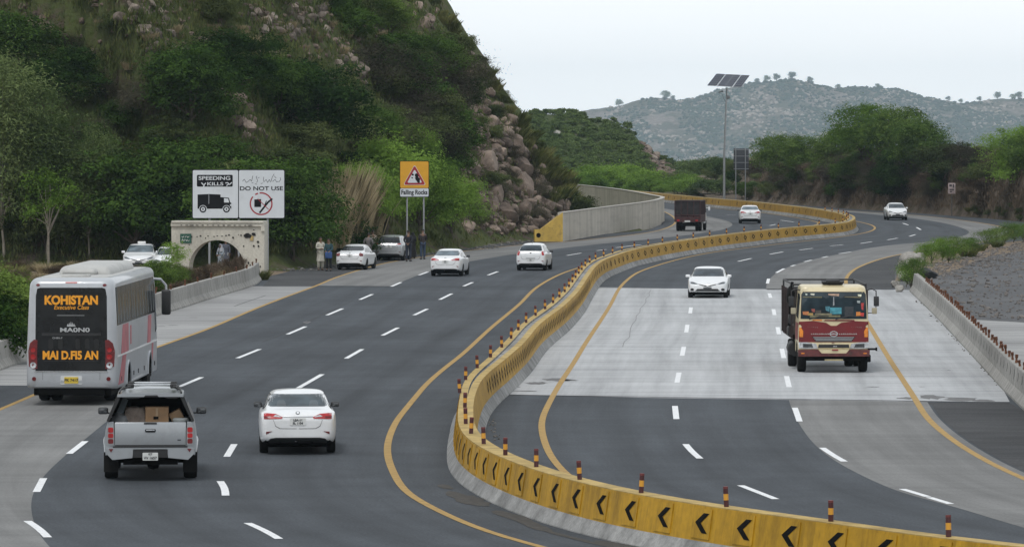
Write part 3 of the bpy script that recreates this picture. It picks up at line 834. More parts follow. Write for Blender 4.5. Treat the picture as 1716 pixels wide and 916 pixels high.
def hill_mat(name, rock0, rock1, soil0, soil1, green, sc=1.0, rocky=0.5):
    m, nt, lk, b = nodes_of(name)
    b.inputs['Roughness'].default_value = 1.0
    b.inputs['Specular IOR Level'].default_value = 0.1
    tc = N(nt, 'ShaderNodeTexCoord')
    vo = N(nt, 'ShaderNodeTexVoronoi', Scale=1.1 * sc)
    lk.new(tc.outputs['Object'], vo.inputs['Vector'])
    n1 = N(nt, 'ShaderNodeTexNoise', Scale=0.33 * sc, Detail=7.0, Roughness=.65)
    lk.new(tc.outputs['Object'], n1.inputs['Vector'])
    n2 = N(nt, 'ShaderNodeTexNoise', Scale=2.6 * sc, Detail=6.0, Roughness=.7)
    lk.new(tc.outputs['Object'], n2.inputs['Vector'])
    rr = ramp(nt, [(0.25, rock0), (0.75, rock1)]); lk.new(n2.outputs['Fac'], rr.inputs['Fac'])
    rs = ramp(nt, [(0.3, soil0), (0.55, soil1), (0.75, green)]); lk.new(n2.outputs['Fac'], rs.inputs['Fac'])
    rk = ramp(nt, [(rocky - .05, g3(0)), (rocky + .05, g3(1))]); lk.new(n1.outputs['Fac'], rk.inputs['Fac'])
    mx = N(nt, 'ShaderNodeMixRGB'); lk.new(rk.outputs[0], mx.inputs[0]); lk.new(rr.outputs[0], mx.inputs[1]); lk.new(rs.outputs[0], mx.inputs[2])
    lk.new(mx.outputs[0], b.inputs['Base Color'])
    ad = N(nt, 'ShaderNodeMath', operation='MULTIPLY_ADD'); ad.inputs[1].default_value = -0.5
    lk.new(vo.outputs['Distance'], ad.inputs[0]); lk.new(n2.outputs['Fac'], ad.inputs[2])
    bp = N(nt, 'ShaderNodeBump', Strength=0.9, Distance=0.5 / sc)
    lk.new(ad.outputs[0], bp.inputs['Height']); lk.new(bp.outputs[0], b.inputs['Normal'])
    return m

TOE = [Vector((-140, 268, 0)), P(-900, 446), P(-100, 447), P(300, 447), P(480, 453), P(560, 442), P(640, 433), P(700, 425), P(784, 416), P(840, 407.5), P(890, 403), Vector((3.6, 345, 0)), Vector((5.6, 365, 0)), Vector((7.0, 385, 0)), Vector((7.4, 402, 0)), Vector((5.0, 440, 0)), Vector((1.0, 480, 0)), Vector((-6, 530, 0)), Vector((-22, 600, 0)), Vector((-140, 600, 0))]
toe_x = np.array([p.x for p in TOE]); toe_y = np.array([p.y for p in TOE])
def toe_dist(x, y):
    """inside distance to the toe line and how much the nearest way out goes sideways"""
    ax, ay, bx, by = toe_x[:-1], toe_y[:-1], toe_x[1:], toe_y[1:]
    dx, dy = bx - ax, by - ay
    t = np.clip(((x - ax) * dx + (y - ay) * dy) / (dx * dx + dy * dy), 0, 1)
    qx, qy = ax + t * dx - x, ay + t * dy - y
    dd = np.sqrt(qx * qx + qy * qy)
    k = int(np.argmin(dd[:-1])) if len(dd) > 1 else 0
    # crossing test
    ins = False
    X, Yv = np.append(toe_x, toe_x[0]), np.append(toe_y, toe_y[0])
    c = ((Yv[:-1] > y) != (Yv[1:] > y))
    with np.errstate(divide='ignore', invalid='ignore'):
        xc = X[:-1] + (y - Yv[:-1]) * (X[1:] - X[:-1]) / (Yv[1:] - Yv[:-1])
    ins = bool(np.count_nonzero(c & (x < xc)) % 2)
    d = float(dd[k])
    return (d if ins else -d), (abs(float(qx[k])) / max(d, 1e-3))
def smooth01(t):
    t = min(1, max(0, t)); return t * t * (3 - 2 * t)
def h_left(x, y):
    d, side = toe_dist(x, y)
    if d < 0: return -.03 if d > -9 else -.6
    slope = 0.62 + 0.86 * side ** 1.5
    h = slope * (d - 1.15 * side * (1 - math.exp(-d / 1.15)))
    # a gully runs up behind the arch, leaving a nearer spur on the left
    gx = -17.5 - 0.10 * (y - 268)
    h *= 1 - 0.30 * math.exp(-((x - gx) / 3.2) ** 2) * smooth01(d / 6)
    h *= 1 + 0.22 * math.exp(-((x + 24) / 4.5) ** 2) * smooth01(d / 6)
    a = smooth01(d / 5)
    h += a * (1.1 * fbm(x, y, .10, 3.1, 4) + .5 * fbm(x, y, .5, 8.3, 3))
    return min(h, 46 + 2 * fbm(x, y, .05, 5, 2))
HL = Field(-70, 9.5, 190, 250, 560, 340, h_left)
HL.build('rocky_hill', hill_mat('rocky_hillside', (0.07, 0.052, 0.042), (0.20, 0.155, 0.125), (0.085, 0.085, 0.042), (0.10, 0.125, 0.045), (0.055, 0.085, 0.024), 1.0, 0.44), 'steep rocky hillside rising beside the left carriageway', 'hill')

S2 = [(600, 150), (760, 165), (850, 178), (890, 176), (935, 178), (980, 181), (1020, 190), (1055, 203), (1085, 240), (1120, 262), (1150, 290), (1175, 312), (1200, 328), (1260, 335)]
Y2 = 780.0
def prof_at(S, Yr, x):
    px = HX + x * F / Yr
    xs = [a for a, _ in S]; ys = [b for _, b in S]
    return CH - (float(np.interp(px, xs, ys)) - HY) * Yr / F
def h_mid(x, y):
    t = smooth01((y - 640) / (Y2 - 640)) ** 1.1
    t2 = 1 - 0.25 * smooth01((y - Y2) / 160)
    b = max(-.4, prof_at(S2, Y2, x) - 1.6) * t * t2
    return -0.5 + b + .5 + smooth01(t * 4) * smooth01(b / 3) * (.7 * fbm(x, y, .06, 9.3, 4)) if b > 0 else -.4
HM = Field(-60, 42, 130, 630, 960, 120, h_mid)
HM.build('wooded_hill', hill_mat('wooded_hillside', (0.13, 0.105, 0.085), (0.25, 0.21, 0.17), (0.06, 0.075, 0.03), (0.075, 0.10, 0.035), (0.05, 0.08, 0.025), .8, 0.36), 'green scrub covered hill beyond the far bend', 'hill')

TOE3 = [(1150, 336), (1252, 337), (1330, 342.5), (1430, 349), (1520, 354.5), (1590, 359.5), (1660, 365), (1716, 371), (1800, 379), (2000, 400), (2400, 430)]
t3 = [P(x, y) for x, y in TOE3]
def h_right(x, y):
    # toe as depth against x
    xs = [p.x for p in t3]; yv = [p.y for p in t3]
    yt = float(np.interp(x, xs, yv))
    d = y - yt
    if d < 0: return -.05 + d * .2 if d > -2 else -.5
    hmax = float(np.interp(x, [22, 24.5, 27, 30, 33, 40, 48, 58, 80], [0.0, 0.35, 2.2, 3.4, 3.9, 4.3, 4.6, 4.8, 5.2]))
    h = hmax * smooth01(d / 17) ** .8 + .012 * d
    return h * (1 - smooth01((d - 110) / 60)) + smooth01(d / 4) * (.35 * fbm(x, y, .22, 2.2, 4))
HR = Field(21, 100, 160, 320, 760, 200, h_right)
HR.build('earth_bank', hill_mat('earth_bank_soil', (0.11, 0.085, 0.068), (0.22, 0.18, 0.145), (0.085, 0.068, 0.048), (0.12, 0.10, 0.07), (0.07, 0.075, 0.035), 1.3, 0.5), 'brown earth bank along the outside of the right carriageway', 'bank')

S4 = [(600, 215), (850, 200), (960, 192), (1030, 183), (1060, 174), (1095, 168), (1130, 167), (1165, 163), (1200, 153), (1235, 147), (1270, 142), (1300, 137), (1330, 136), (1360, 141), (1400, 151), (1440, 151), (1475, 149), (1510, 156), (1550, 168), (1600, 178), (1640, 176), (1680, 170), (1716, 171), (1780, 165), (1900, 180), (2200, 190)]
Y4, KF = 7920.0, 2.4
def h_far(x, y):
    xm = x
    x, y, y4 = x / KF, y / KF, Y4 / KF
    q = (y - 3060) / (y4 - 3060)
    if q < -.2: return -64.0
    top = prof_at(S4, Y4, xm) + 6 + 62
    wob = .16 * fbm(x, 0, .012, 4.4, 3)
    t = q + wob * (1 - min(1, max(0, q)))
    t = max(0, min(1, t)) if q < 1 else max(0, 1 - (q - 1) * 1.5)
    h = top * t ** 1.02
    k = smooth01(q * 3) * (1 - .75 * smooth01((q - .7) * 3.3))
    g = abs(fbm(x, y * .5, .020, 1.7, 4))
    return -62.0 + h + KF * (k * (5.0 * fbm(x, y, .016, 4.4, 5) - 9.0 * g) + .5 * fbm(x, y, .09, 2.9, 3) * smooth01(q * 3))
HF = Field(-230 * KF, 480 * KF, 420, 3000 * KF, 3480 * KF, 170, h_far, -62.5)
HF.build('far_mountain', hill_mat('far_mountain_rock', (0.13, 0.105, 0.085), (0.33, 0.27, 0.23), (0.06, 0.062, 0.036), (0.11, 0.10, 0.062), (0.045, 0.058, 0.028), .075, 0.46), 'long pale rocky mountain dotted with scrub in the haze', 'mountain')
# ------------------------------------------------------------------ vehicle kit
M_WPAINT = mat('white_car_paint', (0.74, 0.75, 0.76), 0.28, var=.04, scale=1.5, coat=.6, dirt=.10)
M_SILVER = mat('silver_car_paint', (0.42, 0.44, 0.46), 0.32, .55, var=.06, scale=1.2, coat=.5)
M_RUBBER = mat('tyre_rubber', (0.013, 0.013, 0.013), .85)
M_RIM = mat('alloy_rim', (0.38, 0.39, 0.40), .35, .7)
M_PLAST = mat('black_plastic', (0.016, 0.016, 0.017), .55)
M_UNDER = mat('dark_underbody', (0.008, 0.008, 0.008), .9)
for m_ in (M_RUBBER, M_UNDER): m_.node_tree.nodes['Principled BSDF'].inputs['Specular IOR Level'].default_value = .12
M_GLASS = glass_mat('tinted_window_glass', (0.030, 0.042, 0.052), .05)
M_GLASSL = glass_mat('pale_window_glass', (0.085, 0.115, 0.135), .05)
M_GLASSD = glass_mat('black_window_glass', (0.010, 0.012, 0.014), .06)
M_TAIL = mat('red_tail_lens', (0.36, 0.010, 0.012), .35, var=.35, scale=9, coat=.08)
M_TAILD = mat('dark_red_lens', (0.13, 0.008, 0.010), .35, var=.3, scale=9, coat=.08)
M_CLEAR = mat('clear_lamp_lens', (0.50, 0.52, 0.54), .15, .3, var=.35, scale=14, coat=.5)
M_LAMPD = mat('dark_headlamp_bowl', (0.07, 0.075, 0.08), .15, .4, var=.5, scale=14, coat=.5)
M_CHROME = mat('chrome_trim', (0.62, 0.63, 0.64), .18, 1.0)
M_PLATE = mat('white_plate', (0.60, 0.61, 0.60), .5, var=.05)
M_PLATEY = mat('yellow_plate', (0.62, 0.45, 0.05), .5, var=.05)
M_INK = mat('plate_ink', (0.02, 0.02, 0.025), .6)
M_AMBER = mat('amber_lens', (0.70, 0.22, 0.02), .25, var=.2, scale=9, coat=.4)

def loft_shell(stations, wheels=(), wr=.33, wx=.74, sub=2, mats=None):
    """closed vehicle skin from cross sections (y, w, zb, zm, zs, ww, wr, zr); wheel housings cut out"""
    vs, fs = [], []
    for (y, w, zb, zm, zs, ww, w2, zr) in stations:
        half = [(.80 * w, zb), (.975 * w, zb + .06), (w, zm), (.988 * w, zs - .06), (.945 * w, zs), (ww, zs + .018), (w2 + (ww - w2) * .12, zr - .075 * max(.15, min(1, (zr - zs) / .4))), (w2 * .80, zr - .008), (0, zr + .012)]
        ring = [(0, zb)] + half + [(-x, z) for x, z in half[:-1][::-1]]
        vs += [(x, y, z) for x, z in ring]
    m = 1 + 9 + 8
    for i in range(len(stations) - 1):
        for k in range(m):
            fs.append((i * m + k, i * m + (k + 1) % m, (i + 1) * m + (k + 1) % m, (i + 1) * m + k))
    # end caps as strips so they stay clean when smoothed
    for base, flip in ((0, False), ((len(stations) - 1) * m, True)):
        L = list(range(m))
        for q in range(m // 2 - 1):
            a, b2, c, d = L[(0 - q) % m], L[q + 1], L[q + 2], L[(-q - 1) % m]
            ff = []
            for z in (a, b2, c, d):
                if base + z not in ff: ff.append(base + z)
            if len(ff) >= 3: fs.append(tuple(ff[::-1] if flip else ff))
    me = bpy.data.meshes.new('shell')
    me.from_pydata(vs, [], fs)
    b = bmesh.new(); b.from_mesh(me); bmesh.ops.recalc_face_normals(b, faces=list(b.faces)); b.to_mesh(me); b.free()
    for mm in mats: me.materials.append(mm)
    ob = bpy.data.objects.new('tmp', me); COL.objects.link(ob)
    md = ob.modifiers.new('s', 'SUBSURF'); md.levels = sub; md.render_levels = sub
    cut = None
    if wheels:
        mb = MB()
        for (wy, wz) in wheels:
            for sx in (-1, 1):
                mb.lathe([(wr * 1.17, -.16), (wr * 1.17, .2)], 24, 1, Matrix.Translation((sx * (wx + .06), wy, wz)), axis='x')
        cut = bpy.data.objects.new('cut', mb.mesh('cut', mats)); COL.objects.link(cut)
        bo = ob.modifiers.new('b', 'BOOLEAN'); bo.operation = 'DIFFERENCE'; bo.object = cut; bo.solver = 'EXACT'
    bpy.context.view_layer.update()
    dg = bpy.context.evaluated_depsgraph_get()
    out = bpy.data.meshes.new_from_object(ob.evaluated_get(dg))
    # underside and wheel housings are dark
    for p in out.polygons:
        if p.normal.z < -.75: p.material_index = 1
    out.polygons.foreach_set('use_smooth', [True] * len(out.polygons))
    out.set_sharp_from_angle(angle=R(38))
    bpy.data.objects.remove(ob)
    if cut: bpy.data.objects.remove(cut)
    return out
def bvh_of(me):
    return BVHTree.FromPolygons([v.co.copy() for v in me.vertices], [tuple(p.vertices) for p in me.polygons])
AX = {'rear': (Vector((0, 1, 0)), lambda a, b: Vector((a, -9, b))), 'front': (Vector((0, -1, 0)), lambda a, b: Vector((a, 9, b))),
      'right': (Vector((-1, 0, 0)), lambda a, b: Vector((9, a, b))), 'left': (Vector((1, 0, 0)), lambda a, b: Vector((-9, a, b))),
      'top': (Vector((0, 0, -1)), lambda a, b: Vector((a, b, 9)))}
def patch(mb, bvh, side, outline, off=.008, mi=0, edge=.09, skirt=.02):
    """a shaped piece laid over the body skin: lens, pane, plate, trim"""
    d, st = AX[side]
    b = bmesh.new()
    f = b.faces.new([b.verts.new((x, z, 0)) for x, z in outline])
    bmesh.ops.triangulate(b, faces=[f])
    for _ in range(5):
        ed = [e for e in b.edges if e.calc_length() > edge]
        if not ed: break
        bmesh.ops.subdivide_edges(b, edges=ed, cuts=1, use_grid_fill=False)
        bmesh.ops.triangulate(b, faces=[f for f in b.faces if len(f.verts) > 3])
    last = None
    for v in b.verts:
        o = st(v.co.x, v.co.y)
        hit = bvh.ray_cast(o, d)
        if hit[0] is None:
            near = bvh.find_nearest(o + d * 7)
            pos = Vector(near[0])
            h = o + d * ((pos - o).dot(d))
        else: h = hit[0]
        v.co = h - d * off
    be = [e for e in b.edges if len(e.link_faces) == 1]
    r = bmesh.ops.extrude_edge_only(b, edges=be)
    for v in [g for g in r['geom'] if isinstance(g, bmesh.types.BMVert)]:
        v.co += d * (off + skirt)
    return mb.bm(b, mi)
def mirror(o): return [(-x, z) for x, z in o][::-1]
def rrect(x0, z0, x1, z1, r=.03, n=3):
    out = []
    for cx, cz, a0 in ((x1 - r, z1 - r, 0), (x0 + r, z1 - r, 90), (x0 + r, z0 + r, 180), (x1 - r, z0 + r, 270)):
        for k in range(n + 1):
            a = R(a0 + 90 * k / n)
            out.append((cx + r * math.cos(a), cz + r * math.sin(a)))
    return out
def text_mesh(name, body, size, m, bold=0.0, shear=0.0, spacing=1.0, extrude=.004, align='CENTER'):
    cu = bpy.data.curves.new(name, 'FONT')
    cu.body = body; cu.size = size; cu.align_x = align; cu.align_y = 'CENTER'
    cu.offset = bold; cu.shear = shear; cu.space_character = spacing; cu.extrude = extrude
    o = bpy.data.objects.new('tmp', cu); COL.objects.link(o)
    bpy.context.view_layer.update()
    me = bpy.data.meshes.new_from_object(o.evaluated_get(bpy.context.evaluated_depsgraph_get()))
    bpy.data.objects.remove(o)
    me.materials.clear(); me.materials.append(m)
    return me
def put_text(name, parent, body, size, m, loc, rot=(90, 0, 0), **kw):
    sx = kw.pop('sx', 1.0)
    o = link_mesh(name, text_mesh(name, body, size, m, **kw), parent)
    o.location = loc; o.rotation_euler = tuple(R(a) for a in rot); o.scale = (sx, 1, 1)
    return o
_wheel = {}
def wheel_meshes(r, w):
    if (r, w) in _wheel: return _wheel[(r, w)]
    t = MB().lathe([(r * .66, -w / 2), (r * .93, -w / 2), (r, -w * .32), (r, w * .32), (r * .93, w / 2), (r * .66, w / 2)], 28, 0, axis='x')
    rim = MB().lathe([(r * .66, -w * .3), (r * .66, w * .44), (r * .60, w * .44), (r * .52, w * .2), (r * .18, w * .26), (r * .12, w * .36)], 24, 0, axis='x')
    for k in range(5):
        a = 2 * math.pi * k / 5
        rim.box((w * .36, math.cos(a) * r * .36, math.sin(a) * r * .36), (w * .16, r * .13, r * .5), 0, rot=(a - math.pi / 2, 0, 0))
    _wheel[(r, w)] = (t.mesh('tyre', M_RUBBER, 35), rim.mesh('rim', M_RIM, 35))
    return _wheel[(r, w)]
def add_wheels(root, ys, x, r, w, xs=(-1, 1)):
    tm, rm = wheel_meshes(r, w)
    for y in ys:
        for sx in xs:
            o = link_mesh('wheel', tm, root)
            o.location = (sx * x, y, r)
            o.rotation_euler = (0, 0, 0 if sx > 0 else math.pi)
            q = link_mesh('rim', rm, o)
def mirror_parts(root, x, y, z, m, s=1.0):
    for sx in (-1, 1):
        mb = MB()
        mb.box((sx * (x + .10 * s), y, z), (.19 * s, .09 * s, .13 * s), 0, bev=.035 * s, seg=3)
        mb.box((sx * (x + .0), y + .02, z - .045 * s), (.10 * s, .04, .035), 0)
        o = mb.build('wing_mirror', m, root)
        g = MB().box((sx * (x + .105 * s), y - .047 * s, z), (.15 * s, .006, .095 * s), 0, bev=.002)
        g.build('mirror_glass', M_LAMPD, o)

SEDAN = [(-2.31, .60, .44, .62, .80, .50, .42, .83), (-2.28, .76, .33, .60, .90, .64, .56, .94), (-2.16, .83, .27, .58, .995, .72, .62, 1.035), (-1.88, .865, .23, .58, 1.02, .76, .64, 1.075),
         (-1.60, .885, .21, .58, 1.02, .775, .64, 1.10), (-1.15, .887, .20, .58, 1.0, .78, .635, 1.33), (-.75, .887, .20, .58, .98, .78, .625, 1.435), (-.1, .887, .20, .58, .955, .78, .635, 1.475), (.4, .887, .20, .58, .945, .775, .635, 1.45),
         (.85, .887, .20, .58, .94, .77, .65, 1.27), (1.25, .88, .20, .58, .94, .77, .68, 1.035), (1.5, .875, .20, .57, .91, .75, .64, .955), (1.85, .85, .21, .56, .83, .73, .60, .885), (2.12, .79, .24, .52, .735, .66, .53, .79), (2.25, .70, .28, .48, .66, .56, .45, .70), (2.31, .54, .36, .48, .58, .42, .34, .61)]
HATCH = [(-1.92, .62, .42, .62, .84, .52, .44, .87), (-1.90, .75, .32, .60, .94, .64, .56, 1.0), (-1.80, .81, .27, .58, 1.0, .71, .60, 1.16), (-1.62, .835, .23, .58, 1.0, .74, .585, 1.36), (-1.35, .84, .21, .58, 1.0, .75, .58, 1.47), (-.7, .845, .20, .58, .98, .75, .58, 1.52), (-.1, .845, .20, .58, .96, .75, .58, 1.53), (.35, .845, .20, .58, .95, .745, .58, 1.49),
         (.8, .845, .20, .58, .95, .74, .60, 1.28), (1.12, .84, .20, .58, .95, .74, .63, 1.07), (1.35, .83, .20, .57, .92, .72, .62, .98), (1.62, .80, .22, .55, .83, .68, .56, .89), (1.82, .72, .26, .5, .72, .58, .47, .77), (1.92, .54, .34, .48, .6, .42, .34, .64)]
VAN = [(-2.25, .62, .44, .66, .92, .54, .46, .96), (-2.22, .79, .34, .64, 1.02, .70, .60, 1.08), (-2.10, .855, .28, .62, 1.08, .77, .65, 1.28), (-1.92, .875, .24, .62, 1.08, .79, .64, 1.52), (-1.6, .88, .22, .62, 1.07, .80, .635, 1.63), (-.8, .885, .21, .62, 1.04, .80, .64, 1.68), (0, .885, .21, .62, 1.02, .80, .64, 1.67), (.6, .885, .21, .62, 1.0, .79, .64, 1.58),
       (1.1, .885, .21, .62, .99, .785, .65, 1.34), (1.5, .875, .21, .6, .98, .77, .67, 1.10), (1.75, .86, .22, .58, .92, .74, .63, .99), (2.02, .80, .25, .54, .81, .67, .55, .87), (2.2, .70, .3, .5, .68, .55, .44, .72), (2.25, .55, .38, .5, .6, .44, .35, .63)]

def side_glass(bv, pts, name, root, m=M_GLASSD):
    for side, sg in (('left', 1), ('right', 1)):
        mb = MB(); patch(mb, bv, side, pts, .006, 0, .2)
        mb.build(name, m, root, smooth=40)
_shells = {}
def shell_cached(key, st, wheels, wr, wx, paint):
    k = (key, paint.name)
    if k not in _shells:
        me = loft_shell(st, wheels, wr, wx, 2, [paint, M_UNDER])
        _shells[k] = (me, bvh_of(me))
    return _shells[k]
def plate(root, bv, side, z, w=.40, h=.17, lines=('LEC', '4107'), m=None, off=.012, x=0):
    mb = MB(); patch(mb, bv, side, rrect(x - w / 2, z - h / 2, x + w / 2, z + h / 2, .012, 1), off, 0, .3)
    o = mb.build('number_plate', m or M_PLATE, root)
    ymin = min(v.co.y for v in o.data.vertices) if side == 'rear' else max(v.co.y for v in o.data.vertices)
    for i, l in enumerate(lines):
        zz = z + (h * .22 if i == 0 else -h * .22) if len(lines) > 1 else z
        rot = (90, 0, 0) if side == 'rear' else (90, 0, 180)
        me = text_mesh('plate_lettering', l, h * (.42 if len(lines) > 1 else .6), M_INK, bold=.002, extrude=.002)
        q = link_mesh('plate_lettering', me, o)
        q.location = (x, ymin - .004 if side == 'rear' else ymin + .004, zz); q.rotation_euler = tuple(R(a) for a in rot)
    return o
def name_part(mb, name, m, root, smooth=40): return mb.build(name, m, root, smooth=smooth)

def car(label, loc, rz, kind='sedan', paint=None, scale=(1, 1, 1), group=None, view='rear', tail='wide', lines=('LEC', '4107'), fine=False, cat='car', name='parked_car', glass=None, chrome=True, mirror_m=None):
    paint = paint or M_WPAINT
    st = {'sedan': SEDAN, 'hatch': HATCH, 'van': VAN}[kind]
    wy = {'sedan': (-1.32, 1.35), 'hatch': (-1.17, 1.2), 'van': (-1.35, 1.35)}[kind]
    r = {'sedan': .315, 'hatch': .29, 'van': .32}[kind]
    wx = {'sedan': .765, 'hatch': .725, 'van': .765}[kind]
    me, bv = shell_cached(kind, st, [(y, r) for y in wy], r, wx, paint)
    root = thing(name, label, cat, loc, rz, group, scale)
    link_mesh('body', me, root)
    add_wheels(root, wy, wx, r, .2)
    glass = glass or M_GLASS
    # glazing
    if kind == 'sedan':
        rear = [(-.62, 1.125), (.62, 1.125), (.675, 1.14), (.62, 1.33), (.56, 1.385), (-.56, 1.385), (-.62, 1.33), (-.675, 1.14)]
        wind = [(-.69, 1.03), (.69, 1.03), (.635, 1.30), (.575, 1.385), (-.575, 1.385), (-.635, 1.30)]
        sides = [[(-1.35, 1.04), (-.38, 1.0), (-.38, 1.37), (-.75, 1.36), (-1.1, 1.24)], [(-.32, 1.0), (.92, .99), (.55, 1.26), (.3, 1.355), (-.32, 1.375)]]
    elif kind == 'hatch':
        rear = [(-.60, 1.12), (.60, 1.12), (.62, 1.16), (.545, 1.41), (.5, 1.44), (-.5, 1.44), (-.545, 1.41), (-.62, 1.16)]
        wind = [(-.66, 1.06), (.66, 1.06), (.58, 1.34), (.52, 1.43), (-.52, 1.43), (-.58, 1.34)]
        sides = [[(-1.35, 1.04), (-.45, 1.02), (-.45, 1.41), (-1.1, 1.40), (-1.3, 1.32)], [(-.39, 1.02), (.75, 1.0), (.45, 1.28), (.2, 1.39), (-.39, 1.42)]]
    else:
        rear = [(-.66, 1.16), (.66, 1.16), (.69, 1.2), (.60, 1.53), (.54, 1.58), (-.54, 1.58), (-.60, 1.53), (-.69, 1.2)]
        wind = [(-.70, 1.12), (.70, 1.12), (.62, 1.45), (.55, 1.56), (-.55, 1.56), (-.62, 1.45)]
        sides = [[(-1.75, 1.14), (-.75, 1.11), (-.75, 1.54), (-1.4, 1.53), (-1.65, 1.45)], [(-.68, 1.11), (.25, 1.08), (.25, 1.52), (-.68, 1.54)], [(.31, 1.08), (1.15, 1.04), (.85, 1.28), (.55, 1.46), (.31, 1.51)]]
    if fine and kind == 'sedan':
        mb = MB(); patch(mb, bv, 'rear', rear, .004, 0, .06); rg = mb.build('rear_screen_interior', mat('dim_cabin', (0.045, 0.055, 0.06), .8, var=.4, scale=4), root)
        for sx in (-1, 1):
            mb = MB(); patch(mb, bv, 'rear', [(sx * .37 + a, b) for a, b in ((-.11, 1.13), (.11, 1.13), (.095, 1.22), (.06, 1.255), (-.06, 1.255), (-.095, 1.22))], .010, 0, .06)
            mb.build('headrest', mat('beige_headrest', (0.22, 0.22, 0.21), .8), rg)
        mb = MB(); patch(mb, bv, 'rear', rear, .022, 0, .06, .03)
        mb.build('rear_window', glass_mat('clear_rear_glass', (0.07, 0.095, 0.11), .04, .62), root)
    else:
        mb = MB(); patch(mb, bv, 'rear', rear, .016, 0, .055); mb.build('rear_window', glass, root)
    mb = MB(); patch(mb, bv, 'front', wind, .016, 0, .055); mb.build('windscreen', glass, root)
    for s_ in sides: side_glass(bv, s_, 'side_window', root)
    mx = {'sedan': .80, 'hatch': .76, 'van': .82}[kind]; my = {'sedan': .86, 'hatch': .72, 'van': 1.0}[kind]; mz = {'sedan': 1.03, 'hatch': 1.03, 'van': 1.1}[kind]
    mirror_parts(root, mx, my, mz, mirror_m or paint, 1.0)
    # tail
    if view == 'rear':
        if tail == 'wide':       # long lamps running in towards the plate
            for fl in (0, 1):
                o = [(.77, .86), (.775, .99), (.70, 1.0), (.50, .985), (.34, .91), (.36, .875)]
                mb = MB(); patch(mb, bv, 'rear', mirror(o) if fl else o, .012, 0, .07); L = mb.build('tail_light', M_TAIL, root)
                o = [(.56, .925), (.50, .968), (.37, .918), (.40, .905)]
                mb = MB(); patch(mb, bv, 'rear', mirror(o) if fl else o, .016, 0, .07); mb.build('reversing_lens', M_CLEAR, L)
                o = [(.77, .885), (.772, .93), (.62, .93), (.62, .885)]
                mb = MB(); patch(mb, bv, 'rear', mirror(o) if fl else o, .0155, 0, .07); mb.build('dark_lens', M_TAILD, L)
            mb = MB(); patch(mb, bv, 'rear', [(-.34, .915), (.34, .915), (.34, .94), (-.34, .94)], .018, 0, .1); mb.build('trunk_trim', M_CHROME, root)
            plate(root, bv, 'rear', .80, .36, .17, lines)
        elif tail == 'block':
            for fl in (0, 1):
                o = [(.80, .82), (.79, 1.0), (.70, 1.03), (.58, 1.0), (.56, .86), (.64, .815)]
                mb = MB(); patch(mb, bv, 'rear', mirror(o) if fl else o, .012, 0, .07); mb.build('tail_light', M_TAILD, root)
            mb = MB(); patch(mb, bv, 'rear', [(-.30, .93), (.30, .93), (.28, .95), (-.28, .95)], .014, 0, .1); mb.build('trunk_trim', M_CHROME, root)
            plate(root, bv, 'rear', .84, .34, .15, lines)
        elif tail == 'tall':
            for fl in (0, 1):
                o = [(.755, .88), (.74, 1.10), (.68, 1.14), (.60, 1.05), (.62, .90), (.68, .86)]
                mb = MB(); patch(mb, bv, 'rear', mirror(o) if fl else o, .012, 0, .07); mb.build('tail_light', M_TAIL, root)
            plate(root, bv, 'rear', .60, .42, .14, lines)
            mb = MB(); patch(mb, bv, 'rear', [(-.26, .685), (.26, .685), (.26, .71), (-.26, .71)], .014, 0, .1); mb.build('plate_lamp_bar', M_PLAST, root)
        else:                    # thin blades
            for fl in (0, 1):
                o = [(.80, 1.10), (.77, 1.17), (.42, 1.09), (.46, 1.06)]
                mb = MB(); patch(mb, bv, 'rear', mirror(o) if fl else o, .012, 0, .07); mb.build('tail_light', M_TAIL, root)
            mb = MB(); patch(mb, bv, 'rear', [(-.40, 1.03), (.40, 1.03), (.38, 1.055), (-.38, 1.055)], .014, 0, .1); mb.build('trunk_trim', M_CHROME, root)
            plate(root, bv, 'rear', .94, .40, .15, lines)
        zb = {'sedan': .0, 'hatch': .0, 'van': .05}[kind]
        mb = MB(); patch(mb, bv, 'rear', [(-.72, .28 + zb), (.72, .28 + zb), (.62, .40 + zb), (.50, .42 + zb), (-.50, .42 + zb), (-.62, .40 + zb)], .012, 0, .12); mb.build('lower_bumper', M_PLAST, root)
        for fl in (0, 1):
            o = [(.72, .50 + zb), (.72, .56 + zb), (.58, .575 + zb)]
            mb = MB(); patch(mb, bv, 'rear', mirror(o) if fl else o, .010, 0, .07); mb.build('rear_reflector', M_TAILD, root)
        mb = MB(); patch(mb, bv, 'rear', [(.05 * math.cos(k * .6), {'sedan': 1.005, 'hatch': 1.0, 'van': 1.1}[kind] + .035 * math.sin(k * .6)) for k in range(10)], .012, 0, .1); mb.build('badge', M_LAMPD, root)
        # lid shut lines
        mb = MB()
        zt = {'sedan': .86, 'hatch': 1.0, 'van': 1.02}[kind]
        for fl in (0, 1):
            o = [(.55, zt - .02), (.56, zt - .02), (.50, .70), (.40, .645), (.02, .64), (.02, .63), (.41, .632), (.51, .69)]
            patch(mb, bv, 'rear', mirror(o) if fl else o, .004, 0, .1, .008)
        mb.build('lid_shut_line', mat('shut_line', (0.12, 0.12, 0.12), .8), root)
    else:
        for fl in (0, 1):
            o = [(.76, .70), (.78, .80), (.66, .81), (.38, .695), (.40, .655), (.56, .66)] if kind != 'van' else [(.76, .76), (.78, .86), (.66, .87), (.40, .77), (.42, .73), (.56, .73)]
            mb = MB(); patch(mb, bv, 'front', mirror(o) if fl else o, .012, 0, .06); L = mb.build('headlight', M_CLEAR, root)
            o = [(.735, .715), (.74, .785), (.62, .775), (.46, .70), (.48, .675)]
            if kind != 'van':
                mb = MB(); patch(mb, bv, 'front', mirror(o) if fl else o, .017, 0, .06); mb.build('headlamp_bowl', M_LAMPD, L)
